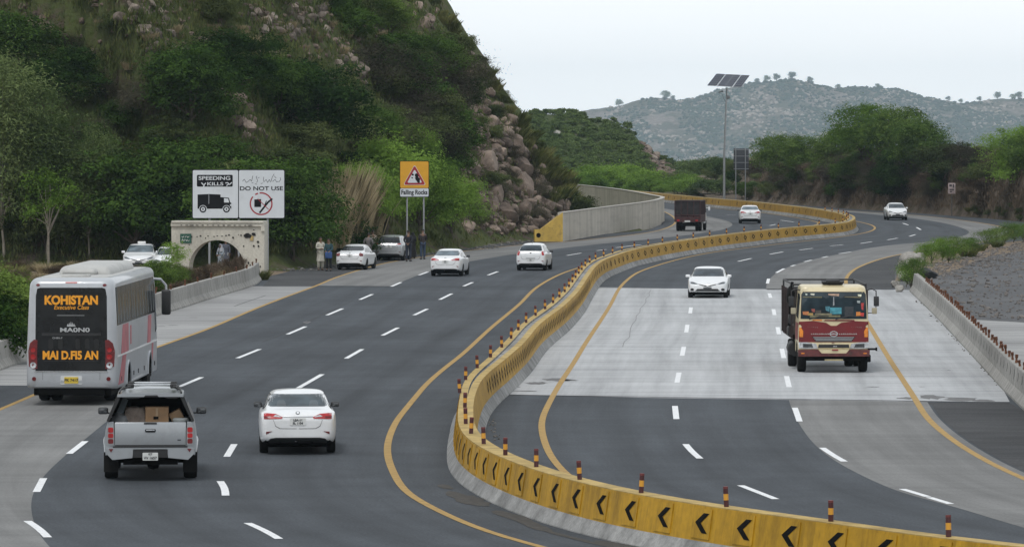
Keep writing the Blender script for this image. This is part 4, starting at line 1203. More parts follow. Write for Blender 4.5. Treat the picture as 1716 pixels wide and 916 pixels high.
            o = [(.74, .36), (.73, .47), (.62, .48), (.58, .42), (.62, .36)]
            mb = MB(); patch(mb, bv, 'front', mirror(o) if fl else o, .012, 0, .06); mb.build('fog_lamp_bezel', M_PLAST, root)
        mb = MB(); patch(mb, bv, 'front', [(-.38, .69), (-.38, .655), (-.10, .575), (0, .56), (.10, .575), (.38, .655), (.38, .69), (.12, .625), (0, .605), (-.12, .625)], .012, 0, .05); mb.build('grille', M_PLAST, root)
        mb = MB(); patch(mb, bv, 'front', [(.07 * math.cos(k * .6), .625 + .045 * math.sin(k * .6)) for k in range(10)], .016, 0, .05); mb.build('badge', M_CHROME, root)
        mb = MB(); patch(mb, bv, 'front', [(-.54, .34), (.54, .34), (.44, .455), (-.44, .455)], .012, 0, .08); mb.build('lower_grille', M_PLAST, root)
        plate(root, bv, 'front', .475, .36, .11, ('LEB 2017',), mat('dark_plate', (0.08, .085, .09), .5), .03)
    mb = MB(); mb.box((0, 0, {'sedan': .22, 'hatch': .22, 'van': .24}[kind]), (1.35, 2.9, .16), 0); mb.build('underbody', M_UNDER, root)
    return root

def yaw(deg): return R(deg)
TR = 'cars driving or parked on the highway'
car('white sedan in the near left lanes with pale headrests behind its rear window', P(490, 762) + Vector((0, 2.25, 0)), yaw(3.0), 'sedan', scale=(.96, 1, .915), tail='wide', fine=True, lines=('LEA-16', '2L 1104'), name='white_car', glass=M_GLASSL, mirror_m=M_PLAST)
car('white sedan driving towards us on the pale bridge deck', P(1187, 499.5) + Vector((0.12, 2.2, 0)), yaw(176), 'sedan', scale=(.985, 1, .885), view='front', name='white_car', glass=M_GLASS)
car('white sedan parked on the layby beside two standing men', P(584, 452.5) + Vector((0.35, 2.25, 0)), yaw(-7.5), 'sedan', scale=(.875, 1, .88), tail='block', name='white_car', glass=M_GLASSD, mirror_m=M_PLAST)
car('silver minivan parked on the layby ahead of the parked white sedan', P(649, 437) + Vector((0.3, 2.2, 0)), yaw(-5.5), 'van', M_SILVER, scale=(.89, 1, .84), tail='blade', name='silver_minivan', cat='minivan', glass=M_GLASSD, mirror_m=M_PLAST)
car('white sedan with wide red lamps driving away below the yellow warning sign', P(745, 463) + Vector((0.25, 2.2, 0)), yaw(-5.5), 'sedan', scale=(.90, 1, .90), tail='wide', name='white_car', glass=M_GLASSL, mirror_m=M_PLAST)
h = car('white hatchback with tall red lamps driving away in the inner lane', P(888, 453.5) + Vector((0.25, 1.9, 0)), yaw(-6.5), 'hatch', scale=(.92, 1, .91), tail='tall', name='white_hatchback', cat='hatchback', mirror_m=M_PLAST)
mb = MB(); mb.tube([(0, -1.2, 1.52), (0, -1.34, 1.72)], .012, 6); mb.build('aerial', M_PLAST, h)
car('small far white sedan driving away beside the maroon box truck', P(1258.5, 374.8) + Vector((0.0, 2.2, 0)), yaw(-1.5), 'sedan', scale=(.96, 1, .96), tail='wide', name='white_car', glass=M_GLASSL, mirror_m=M_PLAST)
car('small far white sedan coming round the bend below the earth bank', P(1504, 369) + Vector((0, 2.2, 0)), yaw(180.5), 'sedan', scale=(.94, 1, .95), view='front', name='white_car')
pc = car('white sedan with a small roof sign parked behind the left hand barrier', P(232, 454.5) + Vector((0, 2.2, 0)), yaw(180), 'sedan', scale=(.97, 1, .93), view='front', name='white_car', glass=M_GLASSL)
mb = MB(); mb.box((0, -.1, 1.53), (.42, .16, .12), 0, bev=.02); mb.build('roof_sign', mat('roof_sign_white', (.7, .7, .68), .4), pc)
car('white hatchback half hidden between shrubs and the stone arch', P(280, 457) + Vector((0, 2, 0)), yaw(183), 'hatch', scale=(.95, 1, .84), view='front', name='white_hatchback', cat='hatchback')
M_BLUE = mat('dark_blue_car_paint', (0.035, 0.08, 0.19), .3, .2, var=.05, coat=.6)
car('dark blue car showing its roof behind the hidden white hatchback', P(283, 447) + Vector((0, 2, 0)), yaw(150), 'sedan', M_BLUE, scale=(.95, 1, .93), view='front', name='blue_car')
# ------------------------------------------------------------------ coach
M_BUSP = mat('coach_silver_paint', (0.43, 0.45, 0.475), .35, .15, var=.07, scale=.8, coat=.4, dirt=.25)
M_BUSR = mat('coach_roof_paint', (0.43, 0.43, 0.415), .6, var=.12, scale=1.2, dirt=.4)
M_BUSB = glass_mat('coach_black_panel', (0.012, 0.013, 0.014), .12)
M_PINK = mat('faded_red_livery', (0.38, 0.085, 0.105), .5, var=.3, scale=2.0)
M_ORTX = mat('orange_lettering', (0.80, 0.33, 0.015), .5, var=.06)
M_GREYTX = mat('grey_lettering', (0.42, 0.43, 0.44), .4)
def rr_ring(w, z0, z1, r0, r1, tumble, n=5):
    """rounded rectangle section, narrower at the top"""
    pts = []
    def wx(z): return w - tumble * max(0, (z - z0) / (z1 - z0) - .35)
    for a in range(n + 1):
        t = math.pi / 2 * a / n
        pts.append((wx(z1) - r1 + r1 * math.cos(t), z1 - r1 + r1 * math.sin(t)))
    for a in range(n + 1):
        t = math.pi / 2 + math.pi / 2 * a / n
        pts.append((-(wx(z1) - r1) + r1 * math.cos(t), z1 - r1 + r1 * math.sin(t)))
    for f in (.66, .33): pts.append((-wx(z0 + (z1 - z0) * f), z0 + (z1 - z0) * f))
    for a in range(n + 1):
        t = math.pi + math.pi / 2 * a / n
        pts.append((-(w - r0) + r0 * math.cos(t), z0 + r0 + r0 * math.sin(t)))
    for a in range(n + 1):
        t = 1.5 * math.pi + math.pi / 2 * a / n
        pts.append((w - r0 + r0 * math.cos(t), z0 + r0 + r0 * math.sin(t)))
    for f in (.33, .66): pts.append((wx(z0 + (z1 - z0) * f), z0 + (z1 - z0) * f))
    return pts
def box_shell(stations, mats, wheels=(), wr=.5, wx=1.0, smooth=40):
    rings = [(y, rr_ring(*a)) for y, a in stations]
    m = len(rings[0][1]); vs, fs = [], []
    for y, r in rings: vs += [(x, y, z) for x, z in r]
    for i in range(len(rings) - 1):
        for k in range(m): fs.append((i * m + k, i * m + (k + 1) % m, (i + 1) * m + (k + 1) % m, (i + 1) * m + k))
    fs.append(tuple(range(m))[::-1]); fs.append(tuple(range((len(rings) - 1) * m, len(rings) * m)))
    me = bpy.data.meshes.new('box_shell'); me.from_pydata(vs, [], fs)
    b = bmesh.new(); b.from_mesh(me); bmesh.ops.recalc_face_normals(b, faces=list(b.faces)); b.to_mesh(me); b.free()
    for mm in mats: me.materials.append(mm)
    if wheels:
        ob = bpy.data.objects.new('tmp', me); COL.objects.link(ob)
        mb = MB()
        for wy, wz in wheels:
            for sx in (-1, 1): mb.lathe([(wr * 1.16, -.3), (wr * 1.16, .3)], 28, 1, Matrix.Translation((sx * (wx + .1), wy, wz)), axis='x')
        cut = bpy.data.objects.new('cut', mb.mesh('cut', mats)); COL.objects.link(cut)
        bo = ob.modifiers.new('b', 'BOOLEAN'); bo.operation = 'DIFFERENCE'; bo.object = cut; bo.solver = 'EXACT'
        bpy.context.view_layer.update()
        me = bpy.data.meshes.new_from_object(ob.evaluated_get(bpy.context.evaluated_depsgraph_get()))
        bpy.data.objects.remove(ob); bpy.data.objects.remove(cut)
    me.polygons.foreach_set('use_smooth', [True] * len(me.polygons))
    me.set_sharp_from_angle(angle=R(smooth))
    return me

bl = P(119.5, 681); BY = 130.5
bus = thing('coach', 'silver coach with a black rear panel lettered in orange, leaving on the left', 'bus', (bl.x + (119.5 - 858) * BY / F - bl.x, BY, 0), R(-1.5), scale=(1, 1, .972))
L = 11.2
bme = box_shell([(0.0, (.98, .62, 3.22, .2, .25, .05)), (.05, (1.10, .50, 3.31, .15, .22, .10)), (.16, (1.165, .46, 3.36, .10, .20, .12)), (.5, (1.18, .44, 3.38, .08, .18, .13)), (2.1, (1.18, .42, 3.39, .06, .18, .13)), (L - .6, (1.18, .42, 3.39, .06, .18, .13)), (L - .15, (1.14, .42, 3.30, .08, .25, .15)), (L, (1.0, .5, 3.1, .2, .3, .15))],
                [M_BUSP, M_UNDER], [(2.9, .47), (8.55, .47)], .47, 1.12)
link_mesh('body', bme, bus)
bb = bvh_of(bme)
mb = MB(); patch(mb, bb, 'rear', [(-.925, .93), (.925, .93), (.93, 1.2), (.915, 2.9), (.88, 3.1), (.8, 3.13), (-.8, 3.13), (-.88, 3.1), (-.915, 2.9), (-.93, 1.2)], .012, 0, .2)
pan = mb.build('black_rear_panel', M_BUSB, bus)
mb = MB()
for z0, z1, w0, w1 in ((1.86, 1.93, .76, .76),): patch(mb, bb, 'rear', [(-w0, z0), (w0, z0), (w1, z1), (-w1, z1)], .03, 0, .3)
mb.build('panel_ledge', M_PLAST, pan)
mb = MB()
for x in (-.52, -.27, .18, .42, .66): patch(mb, bb, 'rear', rrect(x - .07, 1.50, x + .05, 1.78, .05), .018, 0, .2)
patch(mb, bb, 'rear', [(-.70, 1.18), (.70, 1.18), (.70, 1.2), (-.70, 1.2)], .016, 0, .3)
mb.build('vent_slot', mat('slot_black', (0.004, 0.004, 0.004), .5), pan)
mb = MB(); patch(mb, bb, 'rear', [(-.37, 2.385), (.34, 2.385), (.34, 2.41), (-.37, 2.41)], .02, 0, .3); mb.build('trim_strip', mat('dull_trim', (.16, .165, .17), .4), pan)
ty = -.016
put_text('lettering', pan, 'KOHISTAN', .315, M_ORTX, (.0, ty, 2.79), bold=.015, sx=.89)
put_text('lettering', pan, 'Executive Class', .155, M_ORTX, (.0, ty, 2.605), bold=.0015, shear=.25, sx=.93)
put_text('lettering', pan, 'MA0N0', .155, M_GREYTX, (.09, ty, 2.01), bold=.004, sx=1.55)
put_text('lettering', pan, 'MAI D.FI5 AN', .30, M_ORTX, (-.02, ty, 1.335), bold=.012, sx=.82)
put_text('lettering', pan, 'GHB5-P', .065, M_GREYTX, (-.36, ty, 1.80), sx=1.2)
mb = MB()
for k, (x, hgt) in enumerate(((-.09, .05), (-.05, .08), (-.01, .11), (.03, .09), (.07, .06))): patch(mb, bb, 'rear', [(x - .02, 2.13), (x + .022, 2.13), (x + .0, 2.13 + hgt)], .018, 0, .2)
patch(mb, bb, 'rear', [(-.11, 2.105), (.11, 2.105), (.11, 2.13), (-.11, 2.13)], .018, 0, .3)
mb.build('emblem', M_GREYTX, pan)
for fl in (0, 1):
    o = [(1.10, 1.05), (1.12, 1.45), (1.07, 1.66), (.96, 1.76), (.87, 1.74), (.885, 1.40), (.875, .99), (.98, .98)]
    mb = MB(); patch(mb, bb, 'rear', mirror(o) if fl else o, .016, 0, .12); t = mb.build('tail_light', M_TAILD, bus)
    sx = -1 if fl else 1
    for i, (z, m_, r_) in enumerate(((1.08, M_CLEAR, .085), (1.30, M_TAIL, .07), (1.48, M_TAIL, .06))):
        mb = MB(); patch(mb, bb, 'rear', [(sx * .985 + r_ * math.cos(k * .524), z + r_ * math.sin(k * .524)) for k in range(12)], .026, 0, .2); mb.build('round_lens', m_, t)
    mb = MB(); patch(mb, bb, 'rear', [(sx * .96 + .055 * math.cos(k * .524), .72 + .055 * math.sin(k * .524)) for k in range(12)], .016, 0, .2); mb.build('fog_light', M_TAILD, bus)
    mb = MB(); patch(mb, bb, 'rear', [(sx * .86 + .05 * math.cos(k * .785), 3.2 + .035 * math.sin(k * .785)) for k in range(8)], .016, 0, .2); mb.build('marker_light', M_TAILD, bus)
    mb = MB(); patch(mb, bb, 'rear', [(sx * .735, .48), (sx * .742, .48), (sx * .742, .92), (sx * .735, .92)], .004, 0, .3, .01); mb.build('panel_gap', M_PLAST, bus)
mb = MB(); patch(mb, bb, 'rear', [(-.15, 3.25), (.15, 3.25), (.15, 3.28), (-.15, 3.28)], .016, 0, .2); mb.build('brake_light', M_TAIL, bus)
mb = MB(); patch(mb, bb, 'rear', rrect(-.28, .57, .28, .80, .02, 1), .010, 0, .3); mb.build('plate_recess', mat('plate_recess_paint', (.58, .59, .60), .4), bus)
plate(bus, bb, 'rear', .685, .36, .17, ('PK 7417',), M_PLATEY, .02)
mb = MB(); patch(mb, bb, 'rear', [(-.93, .90), (.93, .90), (.95, .925), (-.95, .925)], .014, 0, .3); mb.build('bumper_chrome_trim', M_CHROME, bus)  # chrome strip along the top of the bumper
# side: window band, livery, waist line
def side_patch(name, pts, m, off=.008, side='right', edge=.5):
    mb = MB(); patch(mb, bb, side, pts, off, 0, edge); return mb.build(name, m, bus, smooth=40)
for side in ('right', 'left'):
    for i in range(8):
        y0 = .35 + i * 1.23; side_patch('side_window', [(y0, 2.12), (y0 + 1.19, 2.12), (y0 + 1.19, 3.13), (y0, 3.13)], glass_mat('coach_side_glass', (0.040, 0.050, 0.052), .12, 1.0, 1.18), .010, side)
    side_patch('driver_window', [(L - .95, 1.55), (L - .2, 1.7), (L - .2, 3.0), (L - .95, 3.1)], M_GLASSD, .010, side)
side_patch('livery_band', [(1.0, 1.34), (2.9, 1.34), (3.1, 2.09), (1.7, 2.09)], M_PINK)
side_patch('livery_band', [(.35, .55), (1.6, .55), (2.3, 1.28), (1.4, 1.28)], M_PINK)
side_patch('livery_band', [(3.4, 1.5), (3.65, 1.5), (3.85, 2.0), (3.6, 2.0)], M_PINK)
side_patch('livery_band', [(7.9, 1.34), (8.8, 1.34), (9.3, 2.09), (8.5, 2.09)], M_PINK)
side_patch('livery_band', [(9.1, .8), (9.4, .8), (9.6, 1.28), (9.2, 1.28)], M_PINK)
side_patch('waist_trim', [(.2, 1.29), (L - .4, 1.29), (L - .4, 1.33), (.2, 1.33)], mat('white_trim', (.7, .7, .7), .4), .014)
for y in (1.0, 4.2, 5.4, 7.0, 9.9): side_patch('side_marker', [(y, .62), (y + .12, .62), (y + .12, .74), (y, .74)], M_PLAST, .014)
for wy in (2.9, 8.55):
    for sd, sg in (('right', 1), ('left', -1)):
        mb = MB()
        pts = [(wy + .56 * math.cos(a * math.pi / 14), .47 + .60 * math.sin(a * math.pi / 14)) for a in range(15)]
        mb.tube([(sg * 1.187, a, b) for a, b in pts], .03, 6); mb.build('wheel_arch_trim', M_BUSP, bus)
# pale upright reflections in the side glass, painted as strips over the panes
for i in range(14):
    y0 = .5 + i * .72 + rng.uniform(-.1, .1)
    side_patch('reflection_streak', [(y0, 2.18), (y0 + .16, 2.18), (y0 + .10, 2.7 + rng.uniform(0, .3)), (y0 + .02, 2.9)], mat('painted_reflection', (0.15, 0.165, 0.165), .9), .013)
tm, rm = wheel_meshes(.47, .27)
for wy in (2.9, 8.55):
    for sx in (-1, 1):
        for x in ((1.02, .70) if wy < 5 else (1.02,)):
            o = link_mesh('wheel', tm, bus); o.location = (sx * x, wy, .47); o.rotation_euler = (0, 0, 0 if sx > 0 else math.pi)
            link_mesh('rim', rm, o)
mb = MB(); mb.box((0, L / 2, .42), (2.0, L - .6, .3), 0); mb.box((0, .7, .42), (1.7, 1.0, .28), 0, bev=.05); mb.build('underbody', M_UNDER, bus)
mb = MB(); mb.box((0, 6.2, 3.47), (1.45, 6.3, .30), 0, bev=.14, taper=(.86, .96), seg=4); mb.box((-.1, 3.0, 3.46), (.9, .7, .22), 0, bev=.12, seg=3)
mb.build('air_conditioner', M_BUSR, bus)
mb = MB(); mb.box((0, 1.1, 3.41), (.72, .5, .08), 0, bev=.03); mb.build('roof_hatch', M_BUSR, bus)
mb = MB(); mb.box((0, L / 2, 3.383), (1.75, L - 1.0, .02), 0, bev=.008); mb.build('roof_skin', M_BUSR, bus)
for sx in (-1, 1):
    mb = MB(); mb.tube([(sx * .95, L - .1, 3.05), (sx * 1.22, L + .15, 3.02), (sx * 1.36, L + .2, 2.85), (sx * 1.37, L + .2, 2.7)], .035, 8)
    o = mb.build('mirror_arm', M_BUSP, bus)
    mb = MB(); mb.box((sx * 1.37, L + .18, 2.36), (.26, .14, .72), 0, bev=.06, seg=3); q = mb.build('mirror', M_PLAST, o)

# ------------------------------------------------------------------ pickup with canopy
M_PKUP = mat('pickup_silver_paint', (0.36, 0.38, 0.40), .33, .45, var=.05, scale=1.1, coat=.5, dirt=.2)
pk = thing('pickup_truck', 'silver pickup with an open backed canopy, roof bars and cargo', 'pickup truck', P(252, 805.5), R(3.4))
mb = MB()
# load bed: floor, flared sides, front wall
mb.box((0, 1.0, .70), (1.5, 1.9, .08), 1)
for sx in (-1, 1):
    prof = [(sx * .72, .72), (sx * .74, .60), (sx * .90, .52), (sx * .935, .80), (sx * .90, 1.05), (sx * .86, 1.19), (sx * .74, 1.20)]
    mb.prism(prof, .03, 1.95, 0)
    mb.prism([(sx * .70, .72), (sx * .72, .72), (sx * .74, 1.2), (sx * .72, 1.2)], .03, 1.95, 1)
    # wheel flare
    pts = [(sx * (.885 + .02 * math.sin(a * math.pi / 12)), .95 + .45 * math.cos(a * math.pi / 12), .37 + .43 * math.sin(a * math.pi / 12)) for a in range(0, 13)]
    mb.tube(pts, [.03 + .03 * math.sin(a * math.pi / 12) for a in range(13)], 8, 0)
mb.build('load_bed', [M_PKUP, M_UNDER], pk)
cab = loft_shell([(1.9, .80, .5, .75, 1.10, .66, .56, 1.16), (1.93, .86, .4, .72, 1.17, .74, .60, 1.45), (2.0, .89, .34, .7, 1.18, .78, .615, 1.74), (2.6, .90, .32, .7, 1.16, .79, .625, 1.80), (3.3, .90, .32, .7, 1.13, .79, .62, 1.76), (3.75, .90, .32, .7, 1.11, .78, .64, 1.42), (4.1, .90, .32, .7, 1.09, .77, .66, 1.14), (4.8, .88, .34, .68, 1.0, .74, .6, 1.04), (5.1, .78, .4, .62, .85, .6, .5, .9), (5.15, .6, .48, .6, .7, .46, .4, .74)], [(3.95, .37)], .37, .80, 2, [M_PKUP, M_UNDER])
link_mesh('cab', cab, pk)
cbv = bvh_of(cab)
for side in ('left', 'right'):
    mb = MB(); patch(mb, cbv, side, [(2.1, 1.2), (3.75, 1.16), (3.4, 1.6), (2.9, 1.68), (2.1, 1.68)], .008, 0, .2); mb.build('side_window', M_GLASSD, pk)
mb = MB(); mb.box((0, .0, .94), (1.44, .06, .50), 0, bev=.02, seg=3)
tg = mb.build('tailgate', M_PKUP, pk)
mb = MB(); mb.box((0, -.035, .72), (1.42, .012, .028), 0); mb.box((0, -.034, 1.165), (.26, .02, .035), 0, bev=.006); mb.build('tailgate_gap', M_PLAST, tg)
mb = MB(); mb.prism(rrect(-.11, .985, .11, 1.055, .03), -.045, -.025, 0); o = mb.build('tailgate_handle', M_PLAST, tg)
mb = MB(); mb.box((0, -.05, 1.03), (.18, .02, .028), 0, bev=.008); mb.build('handle_grip', M_CHROME, o)
mb = MB(); mb.box((.58, -.034, .83), (.07, .006, .022), 0); mb.build('badge', M_PLAST, tg)
for sx in (-1, 1):
    mb = MB(); mb.prism(rrect(min(sx * .73, sx * .865), .73, max(sx * .73, sx * .865), 1.10, .03), -.035, .05, 0); t = mb.build('tail_light', mat('lamp_housing', (.35, .36, .37), .3, .4), pk)
    for z0, z1, m_ in ((.985, 1.085, M_TAIL), (.875, .965, M_TAIL), (.76, .855, M_TAILD)):
        mb = MB(); mb.prism(rrect(min(sx * .745, sx * .85), z0, max(sx * .745, sx * .85), z1, .025), -.047, -.03, 0); mb.build('lens', m_, t)
mb = MB()
mb.prism([(-.88, .66), (-.88, .56), (-.76, .44), (-.36, .48), (-.34, .655), (.34, .655), (.36, .48), (.76, .44), (.88, .56), (.88, .66), (.80, .69), (-.80, .69)], -.16, .02, 0)
bp = mb.build('rear_bumper', M_PKUP, pk)
mb = MB(); mb.box((0, -.15, .565), (.70, .04, .16), 0); mb.box((0, -.12, .70), (1.5, .1, .025), 0); mb.build('bumper_step', M_PLAST, bp)
for sx in (-1, 1):
    mb = MB(); mb.prism([(sx * .83, .66), (sx * .74, .665), (sx * .79, .59)], -.172, -.15, 0); mb.build('reflector', M_TAILD, bp)
mb = MB(); mb.prism(rrect(-.155, .43, .155, .585, .01, 1), -.185, -.17, 0); o = mb.build('number_plate', M_PLATE, bp)
for l, z, sz in (('ICT', .555, .05), ('VV 1657', .478, .075)):
    put_text('plate_lettering', o, l, sz, M_INK, (0, -.19, z), bold=.001)
# canopy: dark sided shell, open at the back
mb = MB()
for sx in (-1, 1):
    mb.prism([(sx * .875, 1.20), (sx * .835, 1.22), (sx * .63, 1.70), (sx * .67, 1.73)][::1], .02, 1.9, 2)
mb.prism([(-.67, 1.70), (.67, 1.70), (.66, 1.735), (.56, 1.775), (-.56, 1.775), (-.66, 1.735)], -.06, 1.92, 0)
mb.prism([(-.86, 1.2), (.86, 1.2), (.66, 1.72), (-.66, 1.72)], 1.85, 1.9, 1)
cn = mb.build('canopy', [M_PKUP, M_UNDER, M_GLASSD], pk)
mb = MB()
for sx in (-1, 1): mb.prism([(sx * .882, 1.215), (sx * .83, 1.205), (sx * .60, 1.69), (sx * .675, 1.70)], -.03, 1.8, 0)
mb.prism([(-.60, 1.70), (.60, 1.70), (.52, 1.66), (.34, 1.665), (.26, 1.70), (-.16, 1.70), (-.24, 1.665), (-.52, 1.66)][::-1], -.03, 0.0, 0)
mb.prism([(-.13, 1.70), (.17, 1.70), (.14, 1.735), (-.10, 1.735)], -.085, -.03, 0)
mb.build('canopy_frame', M_PLAST, cn)
mb = MB(); mb.prism([(-.75, 1.22), (-.6, 1.22), (-.45, 1.62), (-.56, 1.66)], .3, .34, 0); mb.build('inner_glass', glass_mat('canopy_inner_glass', (.06, .075, .085), .1), cn)
mb = MB()
for y in (.35, 1.25): mb.box((.03, y, 1.925), (.80, .07, .035), 1, bev=.012)
for sx in (-1, 1):
    mb.box((.03 + sx * .46, .8, 1.885), (.07, 1.35, .05), 0, bev=.015)
    for y in (.35, 1.25): mb.box((.03 + sx * .43, y, 1.90), (.13, .13, .09), 0, bev=.02)
    mb.tube([(sx * .62, -.02, 1.78), (sx * .60, .3, 1.83), (sx * .55, 1.5, 1.84), (sx * .55, 1.75, 1.79)], .022, 6, 0)
    mb.tube([(sx * .60, .3, 1.83), (sx * .47, .35, 1.87)], .02, 6, 0)
mb.build('roof_rack', [M_PLAST, M_CHROME], pk)
mirror_parts(pk, .91, 3.35, 1.24, M_PLAST, 1.1)
add_wheels(pk, (.95, 3.95), .80, .37, .27)
mb = MB(); mb.box((0, 2.4, .42), (1.1, 4.4, .2), 0); mb.tube([(-.78, .95, .37), (.78, .95, .37)], .06, 8); mb.lathe([(.02, -.16), (.17, -.1), (.2, 0), (.17, .1), (.02, .16)], 12, 0, Matrix.Translation((.05, .95, .37)), axis='x')
mb.prism([(-.7, .52), (.7, .52), (.55, .40), (.2, .36), (.05, .30), (-.12, .36), (-.5, .40)], .15, .3, 0); mb.build('underbody', M_UNDER, pk)
for sx in (-1, 1):
    mb = MB(); mb.box((sx * .80, .44, .36), (.29, .015, .40), 0); mb.build('mudflap', M_RUBBER, pk)
Mp = pk.matrix_basis.copy() if False else Matrix.Translation(pk.location) @ Matrix.Rotation(R(3.4), 4, 'Z')
def cargo(name, label, cat, loc, mbx, m, rz=0):
    o = mbx.build(name, m, None, smooth=40); o.matrix_basis = Mp @ Matrix.Translation(loc) @ Matrix.Rotation(rz, 4, 'Z')
    return tag(o, label, cat)
M_CARD = mat('brown_cardboard', (0.30, 0.185, 0.10), .85, var=.15, scale=2.5, dirt=.3)
mb = MB(); mb.box((0, 0, .37), (.47, .42, .74), 0, bev=.012); mb.box((0, -.214, .60), (.05, .004, .24), 1); mb.box((-.02, -.2145, .52), (.10, .004, .06), 2)
cargo('cardboard_box', 'tan cardboard box upright in the middle of the pickup bed', 'box', (.13, .42, .742), mb, [M_CARD, mat('box_tape', (.36, .25, .15), .5), M_UNDER])
b = bmesh.new(); bmesh.ops.create_icosphere(b, subdivisions=4, radius=.5)
for v in b.verts:
    n_ = noise.noise(v.co * 5.0) * .06
    v.co = Vector((max(-.41, min(.41, v.co.x * 1.3)) * (1 + n_), max(-.38, min(.38, v.co.y)) * (1 + n_), (max(-.38, min(.38, v.co.z)) + .38) * .95 * (1 + n_ * .6)))
mb = MB(); mb.bm(b, 0, Matrix.Diagonal((.51, .6, 1.0, 1)))
cargo('burlap_sack', 'lumpy grey brown sack left of the tan box in the pickup', 'sack', (-.31, .45, .742), mb, mat('grey_burlap', (.16, .13, .11), .95, var=.3, scale=7))
mb = MB(); mb.box((0, 0, .27), (.26, .36, .26), 0, rot=(0, R(-28), 0), bev=.02); mb.box((0, .1, .06), (.3, .4, .50), 1, bev=.02)
cargo('tilted_box', 'small tan box leaning at the right side of the pickup bed', 'box', (.53, .5, 1.0), mb, [mat('tan_board', (.36, .24, .14), .85, var=.15), M_UNDER])
mb = MB(); mb.lathe([(.14, 0), (.16, .45), (.17, .47), (.165, .5), (.13, .52)], 18)
cargo('plastic_tub', 'grey plastic tub in front of the leaning box in the pickup', 'tub', (.61, .2, .742), mb, mat('grey_tub', (.26, .28, .28), .6))
b = bmesh.new(); bmesh.ops.create_icosphere(b, subdivisions=3, radius=.5)
for v in b.verts: v.co = Vector((v.co.x * .5, v.co.y * .5, (v.co.z + .5) * .62)) * (1 + .12 * noise.noise(v.co * 4))
cargo('cloth_bundle', 'dark grey cloth bundle at the left edge of the pickup bed', 'bundle', (-.62, .35, .742), MB().bm(b), mat('grey_cloth', (.10, .105, .11), .95, var=.3, scale=6))

# ------------------------------------------------------------------ red and cream lorry
M_CREAM = mat('cream_cab_paint', (0.62, 0.53, 0.33), .4, var=.06, scale=1.2, coat=.3, dirt=.35)
M_RED = mat('dark_red_cab_paint', (0.145, 0.006, 0.009), .5, var=.18, scale=1.6, coat=.08, dirt=.15)
M_LGLASS = glass_mat('lorry_windscreen_glass', (0.022, 0.036, 0.045), .06)
lr = thing('lorry', 'dark red and cream lorry driving towards us on the bridge deck', 'truck', P(1397, 624.5), R(180))
cabm = box_shell([(-1.75, (1.0, .60, 2.50, .06, .12, .10)), (-1.70, (1.035, .56, 2.55, .05, .13, .12)), (-.35, (1.035, .56, 2.56, .05, .14, .12)), (-.10, (1.035, .56, 2.50, .06, .2, .12)), (-.02, (1.02, .58, 2.38, .08, .3, .10)), (.0, (.98, .60, 2.3, .1, .3, .08))], [M_CREAM, M_UNDER], [(-.75, .42)], .42, .98)
link_mesh('cab', cabm, lr)
cv = bvh_of(cabm)
def fp(name, pts, m, off=.012, edge=.15, parent=None, both=False):
    for fl in ((0, 1) if both else (0,)):
        mb = MB(); patch(mb, cv, 'front', mirror(pts) if fl else pts, off, 0, edge); o = mb.build(name, m, parent or lr)
    return o
ws = fp('windscreen', [(-.95, 1.62), (-.90, 1.59), (.90, 1.59), (.95, 1.62), (.925, 2.28), (.88, 2.35), (-.88, 2.35), (-.925, 2.28)], M_LGLASS, .014)
fp('windscreen_seal', [(-.97, 1.58), (.97, 1.58), (.945, 2.30), (.895, 2.375), (-.895, 2.375), (-.945, 2.30)], M_PLAST, .006)
# things stuck on and hung behind the glass
STK = [(.62, 2.30, .10, .05, (.6, .6, .5)), (.80, 2.30, .05, .05, (.4, .45, .4)), (.0, 2.29, .30, .06, (.42, .28, .2)), (-.76, 2.27, .09, .06, (.6, .6, .45)), (.82, 1.75, .16, .10, (.45, .16, .06)), (.68, 1.72, .16, .07, (.35, .22, .07)), (-.72, 1.73, .13, .12, (.55, .2, .04)), (-.83, 1.71, .09, .10, (.5, .05, .04)), (-.84, 1.95, .05, .2, (.35, .04, .04)),
       (-.73, 2.08, .08, .07, (.4, .45, .45)), (.25, 1.66, .9, .06, (.16, .15, .08)), (.60, 1.83, .08, .09, (.3, .08, .06)), (.62, 2.22, .55, .03, (.14, .13, .07)), (-.55, 2.22, .45, .03, (.15, .13, .07)), (.0, 2.10, .045, .25, (.3, .32, .34)), (-.06, 1.82, .34, .19, (.06, .27, .33)), (.18, 1.88, .10, .14, (.06, .20, .25)), (.45, 1.75, .14, .16, (.07, .06, .05)), (-.45, 1.80, .25, .28, (.03, .035, .04)), (.3, 1.72, .5, .05, (.20, .18, .11))]
for i, (x, z, w, h_, c) in enumerate(STK):
    sk = rng.uniform(-.02, .02)
    fp('sticker' if i < 12 else 'dashboard_trinket', [(x - w / 2, z - h_ / 2 + sk), (x + w / 2, z - h_ / 2 - sk), (x + w / 2 - sk, z + h_ / 2), (x - w / 2 + sk, z + h_ / 2)], mat('sticker_%d' % i, c, .6, var=.35, scale=9), .018 + .0008 * i, .2, ws)
for x0, x1 in ((.72, .25), (-.05, -.55)):
    mb = MB(); mb.tube([(x0, .045, 1.565), (x1 + .1, .042, 1.67), (x1 - .1, .04, 1.66)], .014, 6); mb.build('wiper', M_PLAST, lr)
fp('red_panel', [(-1.02, .90), (1.02, .90), (1.02, 1.50), (.6, 1.52), (.22, 1.47), (.08, 1.38), (-.08, 1.38), (-.22, 1.47), (-.6, 1.52), (-1.02, 1.50)], M_RED, .012, .15)
fp('wiper_panel_strip', [(-.62, 1.515), (-.60, 1.555), (.25, 1.555), (.30, 1.52)], M_RED, .020)
fp('wiper_panel_strip', [(.33, 1.525), (.35, 1.56), (.62, 1.56), (.62, 1.53)], M_AMBER, .020)
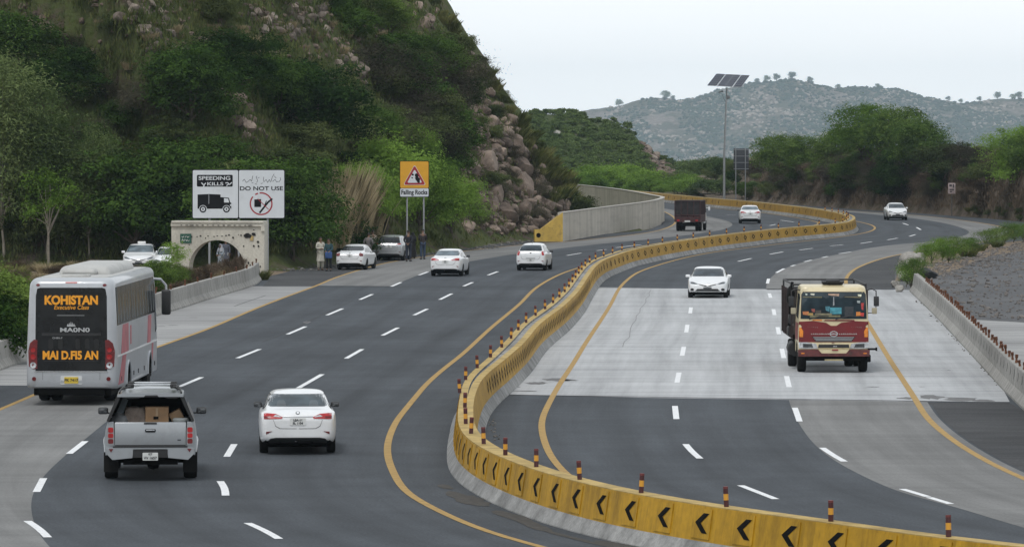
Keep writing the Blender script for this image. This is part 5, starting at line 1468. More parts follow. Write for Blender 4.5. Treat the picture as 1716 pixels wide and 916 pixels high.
em = fp('emblem', [(.125 * math.cos(k * .3142), 1.145 + .085 * math.sin(k * .3142)) for k in range(20)], M_CHROME, .03, .06)
fp('emblem_field', [(.095 * math.cos(k * .3142), 1.145 + .060 * math.sin(k * .3142)) for k in range(20)], M_RED, .034, .06, em)
fp('emblem_bar', [(-.09, 1.13), (.09, 1.13), (.09, 1.16), (-.09, 1.16)], M_CHROME, .038, .06, em)
for x, n_ in ((.42, 'ALIYA SHAH'), (-.40, 'MASHALLAH')):
    mw = MB()
    for k in range(9): patch(mw, cv, 'front', [(x - .28 + k * .06, 1.125), (x - .24 + k * .06, 1.125), (x - .235 + k * .06, 1.16), (x - .275 + k * .06, 1.16 - (k % 3) * .008)], .02, 0, .2)
    mw.build('scroll_lettering', mat('silver_lettering', (.34, .32, .31), .4), lr)
for x in (.62, -.66):
    mw = MB()
    for k in range(6): patch(mw, cv, 'front', [(x - .16 + k * .055, 1.32 + .006 * k), (x - .13 + k * .055, 1.32 + .006 * k), (x - .125 + k * .055, 1.352 - (k % 2) * .01), (x - .155 + k * .055, 1.345)], .02, 0, .2)
    mw.build('side_lettering', mat('dim_lettering', (.2, .12, .11), .5), lr)
gr = fp('grille', [(-.52, .92), (.52, .92), (.64, 1.06), (-.64, 1.06)], M_PLAST, .022)
for z in (.955, 1.0, 1.04): fp('grille_bar', [(-.50 - (z - .92) * .8, z - .010), (.50 + (z - .92) * .8, z - .010), (.50 + (z - .92) * .8, z + .010), (-.50 - (z - .92) * .8, z + .010)], M_RIM, .034, .3, gr)
fp('indicator', [(.90, 1.05), (1.0, 1.05), (1.01, 1.32), (.96, 1.34), (.89, 1.22)], M_AMBER, .022, .1, None, True)
fp('cream_band', [(-1.03, .70), (1.03, .70), (1.03, .895), (-1.03, .895)], M_CREAM, .03, .3)
for fl in (0, 1):
    hl = [(1.02, .73), (1.03, .90), (.80, .90), (.52, .86), (.46, .72), (.80, .71)]
    mb = MB(); patch(mb, cv, 'front', mirror(hl) if fl else hl, .042, 0, .1); o = mb.build('headlight', M_CLEAR, lr)
    hl = [(.90, .75), (.90, .86), (.64, .85), (.60, .75)]
    mb = MB(); patch(mb, cv, 'front', mirror(hl) if fl else hl, .050, 0, .1); mb.build('headlamp_bowl', M_LAMPD, o)
fp('lower_grille', [(-.46, .735), (.46, .735), (.44, .835), (-.44, .835)], M_PLAST, .042)
fp('name_badge', [(-.10, .765), (.02, .765), (.02, .79), (-.10, .79)], M_CHROME, .05); fp('name_badge', [(-.02, .875), (.06, .875), (.06, .89), (-.02, .89)], M_RED, .05)
mb = MB(); mb.prism([(-1.04, .49), (1.04, .49), (1.05, .68), (.46, .69), (.36, .58), (-.36, .58), (-.46, .69), (-1.05, .68)], .02, .17, 0)
bmp = mb.build('front_bumper', mat('worn_maroon_bumper', (.10, .022, .022), .6, var=.5, scale=5, dirt=.6), lr)
mb = MB(); mb.prism([(-.45, .685), (.45, .685), (.35, .575), (-.35, .575)], .03, .15, 0); mb.build('cream_insert', M_CREAM, bmp)
mb = MB(); mb.prism([(-.12, .66), (.06, .66), (.06, .70), (-.12, .70)], .15, .18, 0); mb.build('badge', mat('worn_red', (.25, .03, .03), .6), bmp)
mb = MB(); mb.prism(rrect(-.27, .365, .27, .41, .01, 1), .10, .115, 0); mb.build('number_plate', mat('cream_plate', (.45, .38, .2), .6, var=.3), lr)
for sx in (-1, 1):
    mb = MB(); mb.prism(rrect(min(sx * .86, sx * .96), .565, max(sx * .86, sx * .96), .60, .01, 1), .17, .18, 0); mb.build('fog_light', M_AMBER, bmp)
for sd, sx in (('right', 1), ('left', -1)):
    mb = MB(); patch(mb, cv, sd, [(-1.35, 1.62), (-.32, 1.58), (-.22, 2.2), (-.4, 2.3), (-1.35, 2.3)], .008, 0, .3); mb.build('side_window', M_LGLASS, lr)
    mb = MB(); patch(mb, cv, sd, [(-1.5, .95), (-.2, .95), (-.2, 1.45), (-1.5, 1.45)], .008, 0, .3); mb.build('door_panel', M_RED, lr)
mb = MB(); mb.box((0, -.55, 2.62), (.62, .35, .11), 0, bev=.04); mb.box((0, -.42, 2.67), (.42, .3, .1), 0, bev=.04); mb.box((.0, -.4, 2.66), (.66, .18, .03), 0, rot=(R(-12), 0, 0)); mb.build('roof_vent', M_PLAST, lr)
def lorry_mirror(x, y, z, w, h_, m):
    mb = MB(); mb.box((x, y, z), (w, .07, h_), 0, bev=.02); return mb
for sx in (-1, 1):
    mb = MB(); mb.tube([(sx * .98, -.1, 2.42), (sx * 1.12, .02, 2.46), (sx * 1.24, .06, 2.40), (sx * 1.24, .06, 2.2)], .018, 6)
    o = mb.build('mirror_arm', M_PLAST, lr)
    mb = MB(); mb.tube([(sx * 1.02, -.1, 1.75), (sx * 1.22, .05, 1.76), (sx * 1.24, .06, 2.0)], .014, 6); mb.build('mirror_bracket', M_PLAST, lr)
    lorry_mirror(sx * 1.245, .08, 2.10, .155, .29, M_PLAST).build('mirror', M_PLAST, o)
    lorry_mirror(sx * 1.185, .10, 1.82, .15, .18, M_CREAM).build('wide_mirror', mat('worn_cream', (.33, .29, .2), .6), o)
# chassis, load body
mb = MB(); mb.box((0, -3.6, .62), (.8, 6.6, .2), 0); mb.box((0, -.9, .5), (1.7, 1.5, .3), 0); mb.tube([(-.9, -.75, .42), (.9, -.75, .42)], .07, 8); mb.tube([(-.9, -4.3, .42), (.9, -4.3, .42)], .09, 8)
mb.tube([(-1.0, .0, .70), (-1.26, .02, .70)], .03, 8); mb.box((-1.25, .02, .70), (.05, .08, .1), 0); mb.box((-1.04, -.4, .42), (.12, .5, .22), 0, bev=.03)
mb.build('chassis', M_UNDER, lr)
M_BODY = mat('dark_load_body', (.035, .028, .026), .8, var=.5, scale=3)
mb = MB()
mb.box((0, -4.6, .98), (2.2, 5.4, .14), 1)
mb.box((0, -1.93, 1.65), (2.16, .06, 1.5), 0)
for sx in (-1, 1):
    for z in (1.2, 1.5, 1.8, 2.1): mb.box((sx * 1.08, -4.6, z), (.04, 5.3, .2), 0)
    for k in range(7): mb.box((sx * 1.115, -1.98 - k * .87, 1.65), (.06, .07, 1.4), 1)
mb.build('load_body', [M_BODY, mat('dark_frame', (.022, .012, .012), .7)], lr)
mb = MB()
for p, q in (((-1.08, -1.95, 1.4), (-1.08, -1.95, 2.53)), ((1.08, -1.95, 1.4), (1.08, -1.95, 2.53)), ((-1.08, -1.95, 2.53), (1.08, -1.95, 2.53)), ((-1.08, -1.95, 2.44), (1.08, -1.95, 2.44)), ((-1.08, -1.95, 2.53), (-1.08, -7.2, 2.53)), ((1.08, -1.95, 2.53), (1.08, -7.2, 2.53)), ((-1.08, -7.2, 1.4), (-1.08, -7.2, 2.53)), ((1.08, -7.2, 1.4), (1.08, -7.2, 2.53)), ((-1.08, -7.2, 2.53), (1.08, -7.2, 2.53)), ((-.4, -1.95, 2.44), (-.4, -1.95, 2.53)), ((.4, -1.95, 2.44), (.4, -1.95, 2.53))):
    mb.tube([p, q], .03, 6)
mb.build('canopy_frame', [M_PLAST, mat('grey_tarpaulin', (.40, .42, .44), .6, var=.2, scale=1.0)], lr)
mb = MB()
mb.lathe([(.20, -.45), (.24, -.42), (.24, .42), (.20, .45)], 14, 0, Matrix.Translation((.98, -2.7, .62)) @ Matrix.Rotation(R(90), 4, 'Z'), axis='x'); mb.build('fuel_tank', M_PLAST, lr)
mb = MB(); mb.box((1.1, -3.2, 1.1), (.18, .5, .3), 0, bev=.05); mb.build('tool_box', M_PLAST, lr)
mb = MB(); mb.box((1.12, -2.3, 1.5), (.16, .4, .3), 0, bev=.05); mb.build('tool_box', M_PLAST, lr)
b = bmesh.new(); bmesh.ops.create_icosphere(b, subdivisions=3, radius=.4)
for v in b.verts: v.co *= 1 + .2 * noise.noise(v.co * 3)
mb = MB(); mb.bm(b, 0, Matrix.Translation((1.13, -2.15, 2.2)) @ Matrix.Diagonal((.35, .8, .75, 1)))
mb.tube([(1.1, -2, 2.6), (1.16, -2.1, 2.2), (1.14, -2.2, 1.7), (1.18, -2.3, 1.3)], .05, 6); mb.build('hanging_bundle', M_UNDER, lr)
tm, rm = wheel_meshes(.42, .24)
for y, xs in ((-.75, (.90,)), (-4.3, (.98, .72)), ):
    for sx in (-1, 1):
        for x in xs:
            o = link_mesh('wheel', tm, lr); o.location = (sx * x, y, .42); o.rotation_euler = (0, 0, 0 if sx > 0 else math.pi); link_mesh('rim', rm, o)

# ------------------------------------------------------------------ far box truck
bt = thing('box_truck', 'small maroon box truck driving away round the far bend', 'truck', P(1152, 387.5), R(-8))
M_MAR = mat('maroon_body_paint', (.050, .017, .019), .7, var=.4, scale=2.5, dirt=.5)
M_NET = mat('dark_netting', (.030, .028, .030), .9, var=.5, scale=5)
mb = MB(); mb.box((0, 1.8, .72), (1.86, 3.6, .12), 0)
for x in (-.91, .91):
    mb.box((x, 1.8, .98), (.05, 3.6, .45), 0)
    for k in range(6): mb.box((x, .05 + k * .70, 1.5), (.06, .06, 1.4), 0)
    mb.box((x, 1.8, 2.16), (.05, 3.6, .06), 0)
for z in (.82, 1.15, 2.17): mb.box((0, .03, z), (1.86, .05, .07), 0)
mb.box((0, .035, .95), (1.8, .04, .22), 0)
for k in range(5): mb.box((-.91 + k * .455, .0, 1.6), (.05, .05, 1.15), 0)
mb.build('box_frame', M_MAR, bt)
mb = MB(); mb.box((0, .08, 1.62), (1.78, .03, 1.06), 0)
for x in (-.88, .88): mb.box((x, 1.8, 1.62), (.02, 3.5, 1.05), 0)
mb.box((0, 1.8, 2.19), (1.84, 3.6, .03), 0, bev=.01); mb.build('netting', M_NET, bt)
cb2 = box_shell([(3.75, (.84, .55, 1.9, .05, .1, .1)), (3.8, (.86, .5, 1.95, .05, .12, .1)), (4.9, (.86, .5, 1.95, .05, .14, .12)), (5.3, (.84, .5, 1.6, .05, .15, .1)), (5.4, (.8, .55, 1.4, .08, .15, .08))], [M_WPAINT, M_UNDER], [(4.7, .34)], .34, .8)
link_mesh('cab', cb2, bt); v2 = bvh_of(cb2)
for sd in ('left', 'right'):
    mb = MB(); patch(mb, v2, sd, [(4.0, 1.3), (5.0, 1.28), (4.85, 1.75), (4.0, 1.78)], .008, 0, .3); mb.build('side_window', M_GLASSD, bt)
for sx in (-1, 1):
    mb = MB(); mb.prism(rrect(sx * .66 - .09, .72, sx * .66 + .09, .84, .02), -.03, .0, 0); mb.build('tail_light', M_TAIL, bt)
    mb = MB(); mb.tube([(sx * .85, 4.9, 1.6), (sx * 1.05, 5.0, 1.6)], .02, 6); mb.box((sx * 1.06, 5.0, 1.55), (.14, .06, .26), 0, bev=.02); mb.build('wing_mirror', M_WPAINT, bt)
mb = MB(); mb.prism(rrect(-.2, .66, .2, .78, .01, 1), -.04, -.02, 0); mb.build('number_plate', M_PLATE, bt)
mb = MB(); mb.box((0, 2.6, .5), (.7, 5.0, .18), 0); mb.box((0, .3, .42), (1.5, .1, .12), 0); mb.build('chassis', M_UNDER, bt)
tm, rm = wheel_meshes(.34, .2)
for y, xs in ((4.7, (.76,)), (1.1, (.80, .58))):
    for sx in (-1, 1):
        for x in xs:
            o = link_mesh('wheel', tm, bt); o.location = (sx * x, y, .34); o.rotation_euler = (0, 0, 0 if sx > 0 else math.pi); link_mesh('rim', rm, o)
# ------------------------------------------------------------------ stone arch beside the layby
M_STONE = surface('arch_stone', (0.53, 0.50, 0.43), (0.68, 0.655, 0.58), (9, 0.18), [((.8, .8, .25), .36, .58, .72)], .2, .92, .4)
M_HOLE = mat('black_hole_stain', (.012, .011, .010), .95)
s34 = F / 250.0
ar = thing('stone_arch', 'cream stone arch with missing tiles and a small green plaque', 'arch', ((365 - HX) / s34, 250.0, 0), R(-9))
def arch_xz(px, py): return ((px - 365) / s34 / math.cos(R(9)), (462 - py) / s34)
W2, AR, AC = 2.34, 1.40, .36
arc = [(AR * math.cos(a * math.pi / 24) - .05, AC + AR * math.sin(a * math.pi / 24)) for a in range(25)]
out = [(-W2, -.2), (-W2, 2.44), (W2, 2.44), (W2, -.2), (AR - .05, -.2)] + arc + [(-AR - .05, -.2)]
mb = MB(); mb.prism(out[::-1], 0, .85); mb.build('arch_wall', M_STONE, ar, smooth=None)
ring_o = [((AR + .27) * math.cos(a * math.pi / 24) - .05, AC + (AR + .27) * math.sin(a * math.pi / 24)) for a in range(25)]
mb = MB()
for k in range(12):
    a0, a1 = k * 2, k * 2 + 2
    seg = [arc[a0], arc[a0 + 1], arc[a1], ring_o[a1], ring_o[a0 + 1], ring_o[a0]]
    cx = sum(p[0] for p in seg) / 6; cz = sum(p[1] for p in seg) / 6
    mb.prism([(cx + (x - cx) * .975, cz + (z - cz) * .98) for x, z in seg], -.022 - .006 * (k % 2), .0)
mb.build('arch_ring', M_STONE, ar, smooth=None)
mb = MB(); mb.box((0, .40, 2.52), (2 * W2 + .02, 1.02, .15)); mb.box((0, .40, 2.65), (2 * W2 - .06, 1.12, .11), bev=.02); mb.box((W2 - .06, -.05, 2.36), (.18, .12, .30)); mb.build('cornice', M_STONE, ar, smooth=None)
r_ = random.Random(3)
mb = MB()
def blot(x, z, w, h_, y=-.032):
    n = 9
    mb.raw([(x + w / 2 * math.cos(2 * math.pi * k / n) * r_.uniform(.6, 1.15), y, z + h_ / 2 * math.sin(2 * math.pi * k / n) * r_.uniform(.6, 1.15)) for k in range(n)], [tuple(range(n))])
for px in range(322, 418, 7):
    x, z = arch_xz(px + r_.uniform(-2, 2), 396 + r_.uniform(-3, 3)); blot(x, z, r_.uniform(.05, .16), r_.uniform(.05, .12))
for px, py, w, h_ in ((416, 395, .42, .28), (426, 392, .25, .2), (433, 405, .13, .13), (426, 412, .12, .12), (434, 412, .1, .12), (409, 412, .08, .1), (426, 385, .12, .06), (437, 446, .08, .1), (417, 440, .1, .15), (420, 444, .08, .1), (413, 446, .1, .14), (292, 415, .35, .06), (296, 424, .12, .3), (299, 430, .08, .12), (289, 432, .15, .2), (317, 410, .06, .06), (340, 386, .05, .04)):
    x, z = arch_xz(px, py); blot(x, z, w, h_)
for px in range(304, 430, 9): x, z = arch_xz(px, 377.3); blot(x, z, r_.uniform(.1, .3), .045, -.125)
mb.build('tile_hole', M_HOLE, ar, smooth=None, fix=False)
tag(ar.children[-1], kind='stuff')
mb = MB(); x, z = arch_xz(422, 398)
mb.raw([(x - .1, -.045, z - .13), (x + .08, -.045, z - .15), (x + .12, -.045, z + .06), (x + .02, -.045, z + .10)], [(0, 1, 2, 3)]); mb.build('exposed_fill', mat('ochre_fill', (.40, .29, .12), .9, var=.3, scale=8), ar, smooth=None, fix=False)
mb = MB(); x, z = arch_xz(311, 399.5); mb.prism(rrect(x - .28, z - .23, x + .28, z + .23, .015, 1), -.05, -.02); pl = mb.build('green_plaque', mat('plaque_green', (.012, .075, .05), .5), ar)
mb = MB()
for (a, b) in (((-.2, .10), (-.14, .04)), ((-.14, .04), (-.08, .12)), ((-.04, .04), (.02, .12)), ((.06, .12), (.1, .04)), ((.1, .04), (.18, .11)), ((-.2, -.12), (-.16, -.03)), ((-.16, -.03), (-.1, -.13)), ((-.06, -.13), (-.04, -.03)), ((0, -.05), (.05, -.13)), ((.05, -.13), (.1, -.05)), ((.12, -.13), (.19, -.09))):
    mb.tube([(x + a[0], -.052, z + a[1]), (x + b[0], -.052, z + b[1])], .014, 5)
mb.build('script_lettering', mat('plaque_white', (.6, .6, .57), .6), pl)

# ------------------------------------------------------------------ sign boards
M_SIGNW = mat('sign_white', (.60, .63, .66), .45, var=.05, scale=1.0, dirt=.12)
M_SIGNB = mat('sign_black', (.010, .010, .012), .45)
M_SIGNB.node_tree.nodes['Principled BSDF'].inputs['Specular IOR Level'].default_value = .1
M_SIGNR = mat('sign_red', (.32, .015, .025), .45)
M_SIGNY = mat('sign_amber', (.66, .33, .015), .45, var=.06)
M_POLE = mat('galvanised_pole', (.34, .35, .36), .45, .5, var=.12, scale=2)
def ink(mb, pts, y, mi=0): mb.raw([(a, y, b) for a, b in pts], [tuple(range(len(pts)))], mi)
def stroke(mb, pts, w, y, mi=0):
    for (a, b) in zip(pts, pts[1:]):
        d = Vector((b[0] - a[0], b[1] - a[1])); n = Vector((-d.y, d.x)).normalized() * w / 2
        ink(mb, [(a[0] + n.x, a[1] + n.y), (b[0] + n.x, b[1] + n.y), (b[0] - n.x, b[1] - n.y), (a[0] - n.x, a[1] - n.y)], y, mi)
sS = F / 257.0
def S(cx, cy): return (((270 + cx / 3.432) - 399) / sS, CH - ((260 + cy / 3.432) - HY) / sS)
sg = thing('road_sign', 'wide two panel white sign reading speeding kills and do not use', 'sign', ((399 - HX) / sS, 257.0, 0), R(2))
x0, zt = S(178, 82); x1, zb = S(712, 365)
mb = MB(); mb.prism(rrect(x0, zb, x1, zt, .08), -.02, .03); pn = mb.build('sign_panel', M_SIGNB, sg)
xm = S(445, 0)[0]
for a, b in ((x0 + .04, xm - .02), (xm + .025, x1 - .04)):
    mb = MB(); mb.prism(rrect(a, zb + .04, b, zt - .04, .06), -.028, -.02); mb.build('sign_face', M_SIGNW, pn)
yy = -.031
mb = MB(); ink(mb, rrect(*S(206, 181), *S(412, 113), .06), yy); mb.build('lettering_field', M_SIGNB, pn, smooth=None, fix=False)
def sign_text(t, cx, cy, wpx, hpx, m, y, par, bold=.006):
    x, z = S(cx, cy)
    me = text_mesh('lettering', t, 1.0, m, bold=bold, extrude=.003)
    xs = [v.co.x for v in me.vertices]; zs = [v.co.y for v in me.vertices]
    kx = wpx / 3.432 / sS / (max(xs) - min(xs)); kz = hpx / 3.432 / sS / (max(zs) - min(zs))
    for v in me.vertices: v.co.x = (v.co.x - (max(xs) + min(xs)) / 2) * kx; v.co.y = (v.co.y - (max(zs) + min(zs)) / 2) * kz
    o = link_mesh('lettering', me, par); o.location = (x, y, z); o.rotation_euler = (R(90), 0, 0)
sign_text('SPEEDING', 307, 132, 182, 22, M_SIGNW, yy - .004, pn, .02)
sign_text('KILLS', 312, 165, 92, 20, M_SIGNW, yy - .004, pn, .02)
mb = MB()
for pts in ([(232, 158), (245, 172), (258, 160)], [(240, 185), (250, 172)], [(370, 160), (384, 158), (392, 170), (408, 156)], [(376, 176), (386, 168)]):
    stroke(mb, [S(*p) for p in pts], .05, yy - .004)
mb.build('script_lettering', M_SIGNW, pn, smooth=None, fix=False)
mb = MB()     # lorry pictogram
ink(mb, [S(*p) for p in ((210, 308), (210, 226), (275, 223), (342, 226), (342, 308))], yy)
ink(mb, [S(*p) for p in ((342, 308), (342, 241), (390, 245), (397, 270), (404, 275), (404, 308))], yy - .001)
mb.build('lorry_pictogram', M_SIGNB, pn, smooth=None, fix=False)
mb = MB(); ink(mb, [S(*p) for p in ((362, 272), (362, 247), (386, 250), (391, 272))], yy - .003); stroke(mb, [S(275, 225), S(275, 280)], .015, yy - .003); ink(mb, [S(*p) for p in ((396, 292), (396, 282), (404, 282), (404, 292))], yy - .003)
for cx in (241, 376): ink(mb, [S(cx + 23 * math.cos(k * .35), 310 + 23 * math.sin(k * .35)) for k in range(18)], yy - .0035)
mb.build('pictogram_white', M_SIGNW, pn, smooth=None, fix=False)
for cx in (241, 376):
    mb = MB()
    for rr, mi, dy in ((20, 0, .005), (12, 1, .006), (5, 0, .007)): ink(mb, [S(cx + rr * math.cos(k * .35), 310 + rr * math.sin(k * .35)) for k in range(18)], yy - dy, mi)
    mb.build('pictogram_wheel', [M_SIGNB, M_SIGNW], pn, smooth=None, fix=False)
sign_text('DO NOT USE', 577, 191, 248, 24, M_SIGNB, yy - .001, pn, .02)
mb = MB()
cur = [[(468, 150), (478, 138), (490, 158), (500, 152)], [(500, 152), (512, 140), (520, 150), (528, 118)], [(520, 158), (530, 160)], [(548, 158), (556, 148), (546, 125), (552, 120)], [(556, 130), (566, 128)], [(588, 150), (590, 125)], [(590, 155), (604, 140), (612, 158), (622, 140), (630, 156)], [(632, 152), (638, 128), (650, 108)], [(640, 152), (656, 140), (664, 155), (674, 150)], [(676, 155), (688, 140), (684, 128)], [(650, 120), (662, 132)], [(574, 165), (584, 160)], [(540, 165), (552, 168)]]
for pts in cur: stroke(mb, [S(*p) for p in pts], .022, yy)
mb.build('script_lettering', M_SIGNB, pn, smooth=None, fix=False)
mb = MB()     # prohibition ring with its gap
ring = lambda r, k: S(575 + r * math.cos(k), 279 + r * math.sin(k))
for k in range(44):
    a, b = k * 2 * math.pi / 44, (k + 1) * 2 * math.pi / 44
    if k in (27, 28, 31): continue
    ink(mb, [ring(66, a), ring(66, b), ring(58, b), ring(58, a)], yy)
stroke(mb, [S(555, 250), S(618, 312)], .035, yy - .004)
mb.build('prohibition_ring', M_SIGNR, pn, smooth=None, fix=False)
mb = MB(); ink(mb, [S(*p) for p in ((536, 298), (536, 255), (575, 252), (575, 298))], yy - .001); stroke(mb, [S(566, 332), S(615, 270), S(640, 250)], .09, yy - .002); stroke(mb, [S(590, 300), S(606, 262)], .04, yy - .0025)
mb.build('pictogram_black', M_SIGNB, pn, smooth=None, fix=False)
for px in (351, 400, 448.5):
    mb = MB(); mb.tube([((px - 399) / sS, .09, -.2), ((px - 399) / sS, .09, zt - .25)], .055, 10); mb.build('post', M_POLE, sg)

sW = F / 283.0
def Wp(cx, cy): return (((270 + cx / 3.432) - 694.5) / sW, CH - ((260 + cy / 3.432) - HY) / sW)
wg = thing('warning_sign', 'amber warning sign with a red triangle and falling rocks panel', 'sign', ((694.5 - HX) / sW, 283.0, 0), R(1))
x0, zt = Wp(1372, 33); x1, zb = Wp(1541, 241)
mb = MB(); mb.prism(rrect(x0, zb, x1, zt, .07), -.02, .03); pn = mb.build('sign_panel', M_SIGNB, wg)
zz = Wp(0, 189)[1]
mb = MB(); mb.prism(rrect(x0 + .03, zz + .005, x1 - .03, zt - .03, .05), -.028, -.02); mb.build('amber_field', M_SIGNY, pn)
mb = MB(); mb.prism(rrect(x0 + .03, zb + .03, x1 - .03, zz - .02, .05), -.028, -.02); mb.build('sign_face', M_SIGNW, pn)
def tri(k, y, m, name):
    c = (1458, 133)
    pts = []
    for (a, b) in ((1458, 54), (1524, 172), (1392, 172)):
        pts.append((c[0] + (a - c[0]) * k, c[1] + (b - c[1]) * k))
    o = []
    for i in range(3):
        p, q, r = pts[i - 1], pts[i], pts[(i + 1) % 3]
        for t in (.06, .0):
            o.append((q[0] + (p[0] - q[0]) * .07 * (1 if t else .3), q[1] + (p[1] - q[1]) * .07 * (1 if t else .3)) if t else (q[0] + (r[0] - q[0]) * .07, q[1] + (r[1] - q[1]) * .07))
    mbt = MB(); ink(mbt, [Wp(*p) for p in o], y); mbt.build(name, m, pn, smooth=None, fix=False)
tri(1.0, -.031, M_SIGNW, 'triangle_edge'); tri(.95, -.034, M_SIGNR, 'red_triangle'); tri(.66, -.037, M_SIGNW, 'triangle_field')
mb = MB()
for cx, cy, w, h_ in ((1470, 118, 11, 14), (1476, 138, 14, 13), (1480, 152, 9, 8), (1447, 112, 7, 6), (1444, 130, 5, 4), (1464, 132, 5, 4)): ink(mb, [Wp(cx + w * math.cos(k * .7), cy + h_ * math.sin(k * .7 + .2)) for k in range(9)], -.040)
mb.build('rock_pictogram', M_SIGNB, pn, smooth=None, fix=False)
me = text_mesh('lettering', 'Falling Rocks', 1.0, M_SIGNB, bold=.025, extrude=.003)
xs = [v.co.x for v in me.vertices]; kx = 150 / 3.432 / sW / (max(xs) - min(xs))
for v in me.vertices: v.co.x *= kx; v.co.y *= kx * 1.25
o = link_mesh('lettering', me, pn); x, z = Wp(1456, 214); o.location = (x, -.033, z); o.rotation_euler = (R(90), 0, 0)
for px in (682, 710):
    mb = MB(); mb.tube([((px - 694.5) / sW, .08, -.2), ((px - 694.5) / sW, .08, zt - .2)], .05, 10); mb.build('post', M_POLE, wg)

pst = thing('marker_pole', 'thin yellow rusty pole standing right of the warning sign', 'pole', P(733, 413.5))
mb = MB(); mb.tube([(0, 0, -.1), (.02, 0, 1.3), (-.03, 0, 2.5)], [.055, .05, .04], 8); mb.build('pole', mat('rusty_yellow_pole', (.42, .27, .07), .8, var=.4, scale=3, dirt=.7), pst)
mb = MB(); mb.box((0, 0, 1.0), (.14, .14, .28), 0, bev=.02); mb.build('collar', M_RUST, pst)

# solar lamp pole
sP = F / 497.0
sl = thing('solar_lamp', 'tall grey lamp pole carrying a tilted solar array', 'solar lamp', ((1213.5 - HX) / sP, 497.0, 0))
def L3(px, py, dy=0): 
    k = F / (497.0 + dy)
    return Vector(((px - HX) / k - (1213.5 - HX) / sP, dy, CH - (py - HY) / k))
mb = MB(); mb.tube([(0, 0, -.2), (0, 0, 4.5), L3(1218, 148)], [.13, .11, .07], 12); mb.lathe([(.2, 0), (.2, .25), (.14, .3)], 12); mb.build('pole', M_POLE, sl)
A, B, C_, D = L3(1185.5, 143, -.7), L3(1200.5, 124, .8), L3(1256, 126.8, .8), L3(1242, 146, -.7)
M_PV = mat('photovoltaic_cells', (.022, .028, .05), .22, .1, var=.2, scale=3)
fr = MB()
for u0, u1 in ((0.0, .27), (.295, .52), (.525, .735), (.76, 1.0)):
    q = [A.lerp(D, u0), A.lerp(D, u1), B.lerp(C_, u1), B.lerp(C_, u0)]
    nn = (q[1] - q[0]).cross(q[3] - q[0]).normalized()
    if nn.z < 0: nn = -nn
    mbq = MB(); mbq.raw([tuple(p) for p in q] + [tuple(p - nn * .05) for p in q], [(0, 1, 2, 3), (7, 6, 5, 4)] + [(i, (i + 1) % 4, (i + 1) % 4 + 4, i + 4) for i in range(4)])
    po = mbq.build('solar_panel', M_PV, sl, smooth=None)
    ml = MB()
    for k in range(1, 4):
        a, b = q[0].lerp(q[1], k / 4), q[3].lerp(q[2], k / 4); ml.tube([a + nn * .004, b + nn * .004], .014, 4)
    for k in range(1, 6):
        a, b = q[0].lerp(q[3], k / 6), q[1].lerp(q[2], k / 6); ml.tube([a + nn * .004, b + nn * .004], .012, 4)
    for k in range(4): ml.tube([q[k] + nn * .004, q[(k + 1) % 4] + nn * .004], .025, 4)
    ml.build('cell_grid', M_RIM, po)
fr.tube([A.lerp(B, .5) + Vector((0, 0, -.08)), D.lerp(C_, .5) + Vector((0, 0, -.08))], .04, 6); fr.tube([A.lerp(D, .3) + Vector((0, 0, -.08)), B.lerp(C_, .3) + Vector((0, 0, -.08))], .03, 6); fr.tube([A.lerp(D, .7) + Vector((0, 0, -.08)), B.lerp(C_, .7) + Vector((0, 0, -.08))], .03, 6)
fr.build('support_frame', M_POLE, sl)
mb = MB(); mb.tube([L3(1217, 172), L3(1213, 166), L3(1210, 158)], .03, 6); mb.box(L3(1208, 154), (.5, .3, .14), 0, rot=(0, R(-15), 0), bev=.03); mb.build('lamp_head', mat('lamp_grey', (.2, .21, .22), .5), sl)
mb = MB(); mb.tube([L3(1217, 168), L3(1222, 164)], .03, 6); mb.box(L3(1221, 163), (.3, .25, .3), 0, bev=.03); mb.build('control_box', mat('lamp_grey', (.2, .21, .22), .5), sl)

sB = F / 503.0
sb = thing('road_sign', 'grey back of a square sign standing right of the solar lamp', 'sign', ((1242 - HX) / sB, 503.0, 0), R(-2))
zf = lambda py: CH - (py - HY) / sB
mb = MB(); mb.box((0, 0, (zf(249) + zf(285)) / 2), (1.5, .04, zf(249) - zf(285)), 0, bev=.008); pn = mb.build('sign_panel', mat('sign_back_grey', (.050, .055, .065), .6, 0, var=.15), sb)
mb = MB()
for z in np.linspace(zf(283), zf(251), 4): mb.box((0, -.05, float(z)), (1.5, .05, .05))
mb.build('rail', M_POLE, pn)
for px in (1233, 1249):
    mb = MB(); mb.tube([((px - 1242) / sB, -.1, -.2), ((px - 1242) / sB, -.1, zf(247))], .05, 8); mb.build('post', M_POLE, sb)
p_ = P(1595, 362); kk = F / p_.y
ss = thing('road_sign', 'small faded square sign on a post below the right bank', 'sign', p_, R(-4))
mb = MB(); mb.box((0, 0, 2.35), (.62, .03, .92), 0, bev=.01); pn = mb.build('sign_panel', mat('faded_pink_sign', (.36, .29, .285), .7, var=.25, scale=3), ss)
mb = MB()
for x, z, w, h_ in ((-.1, 2.6, .22, .2), (.14, 2.55, .12, .3), (0, 2.25, .38, .12), (-.08, 2.08, .2, .1)): mb.box((x, -.018, z), (w, .006, h_))
mb.build('faded_lettering', mat('faded_dark', (.06, .05, .055), .8), pn)
mb = MB(); mb.tube([(0, .04, -.2), (0, .04, 2.7)], .04, 8); mb.build('post', mat('dark_post', (.07, .065, .06), .7), ss)

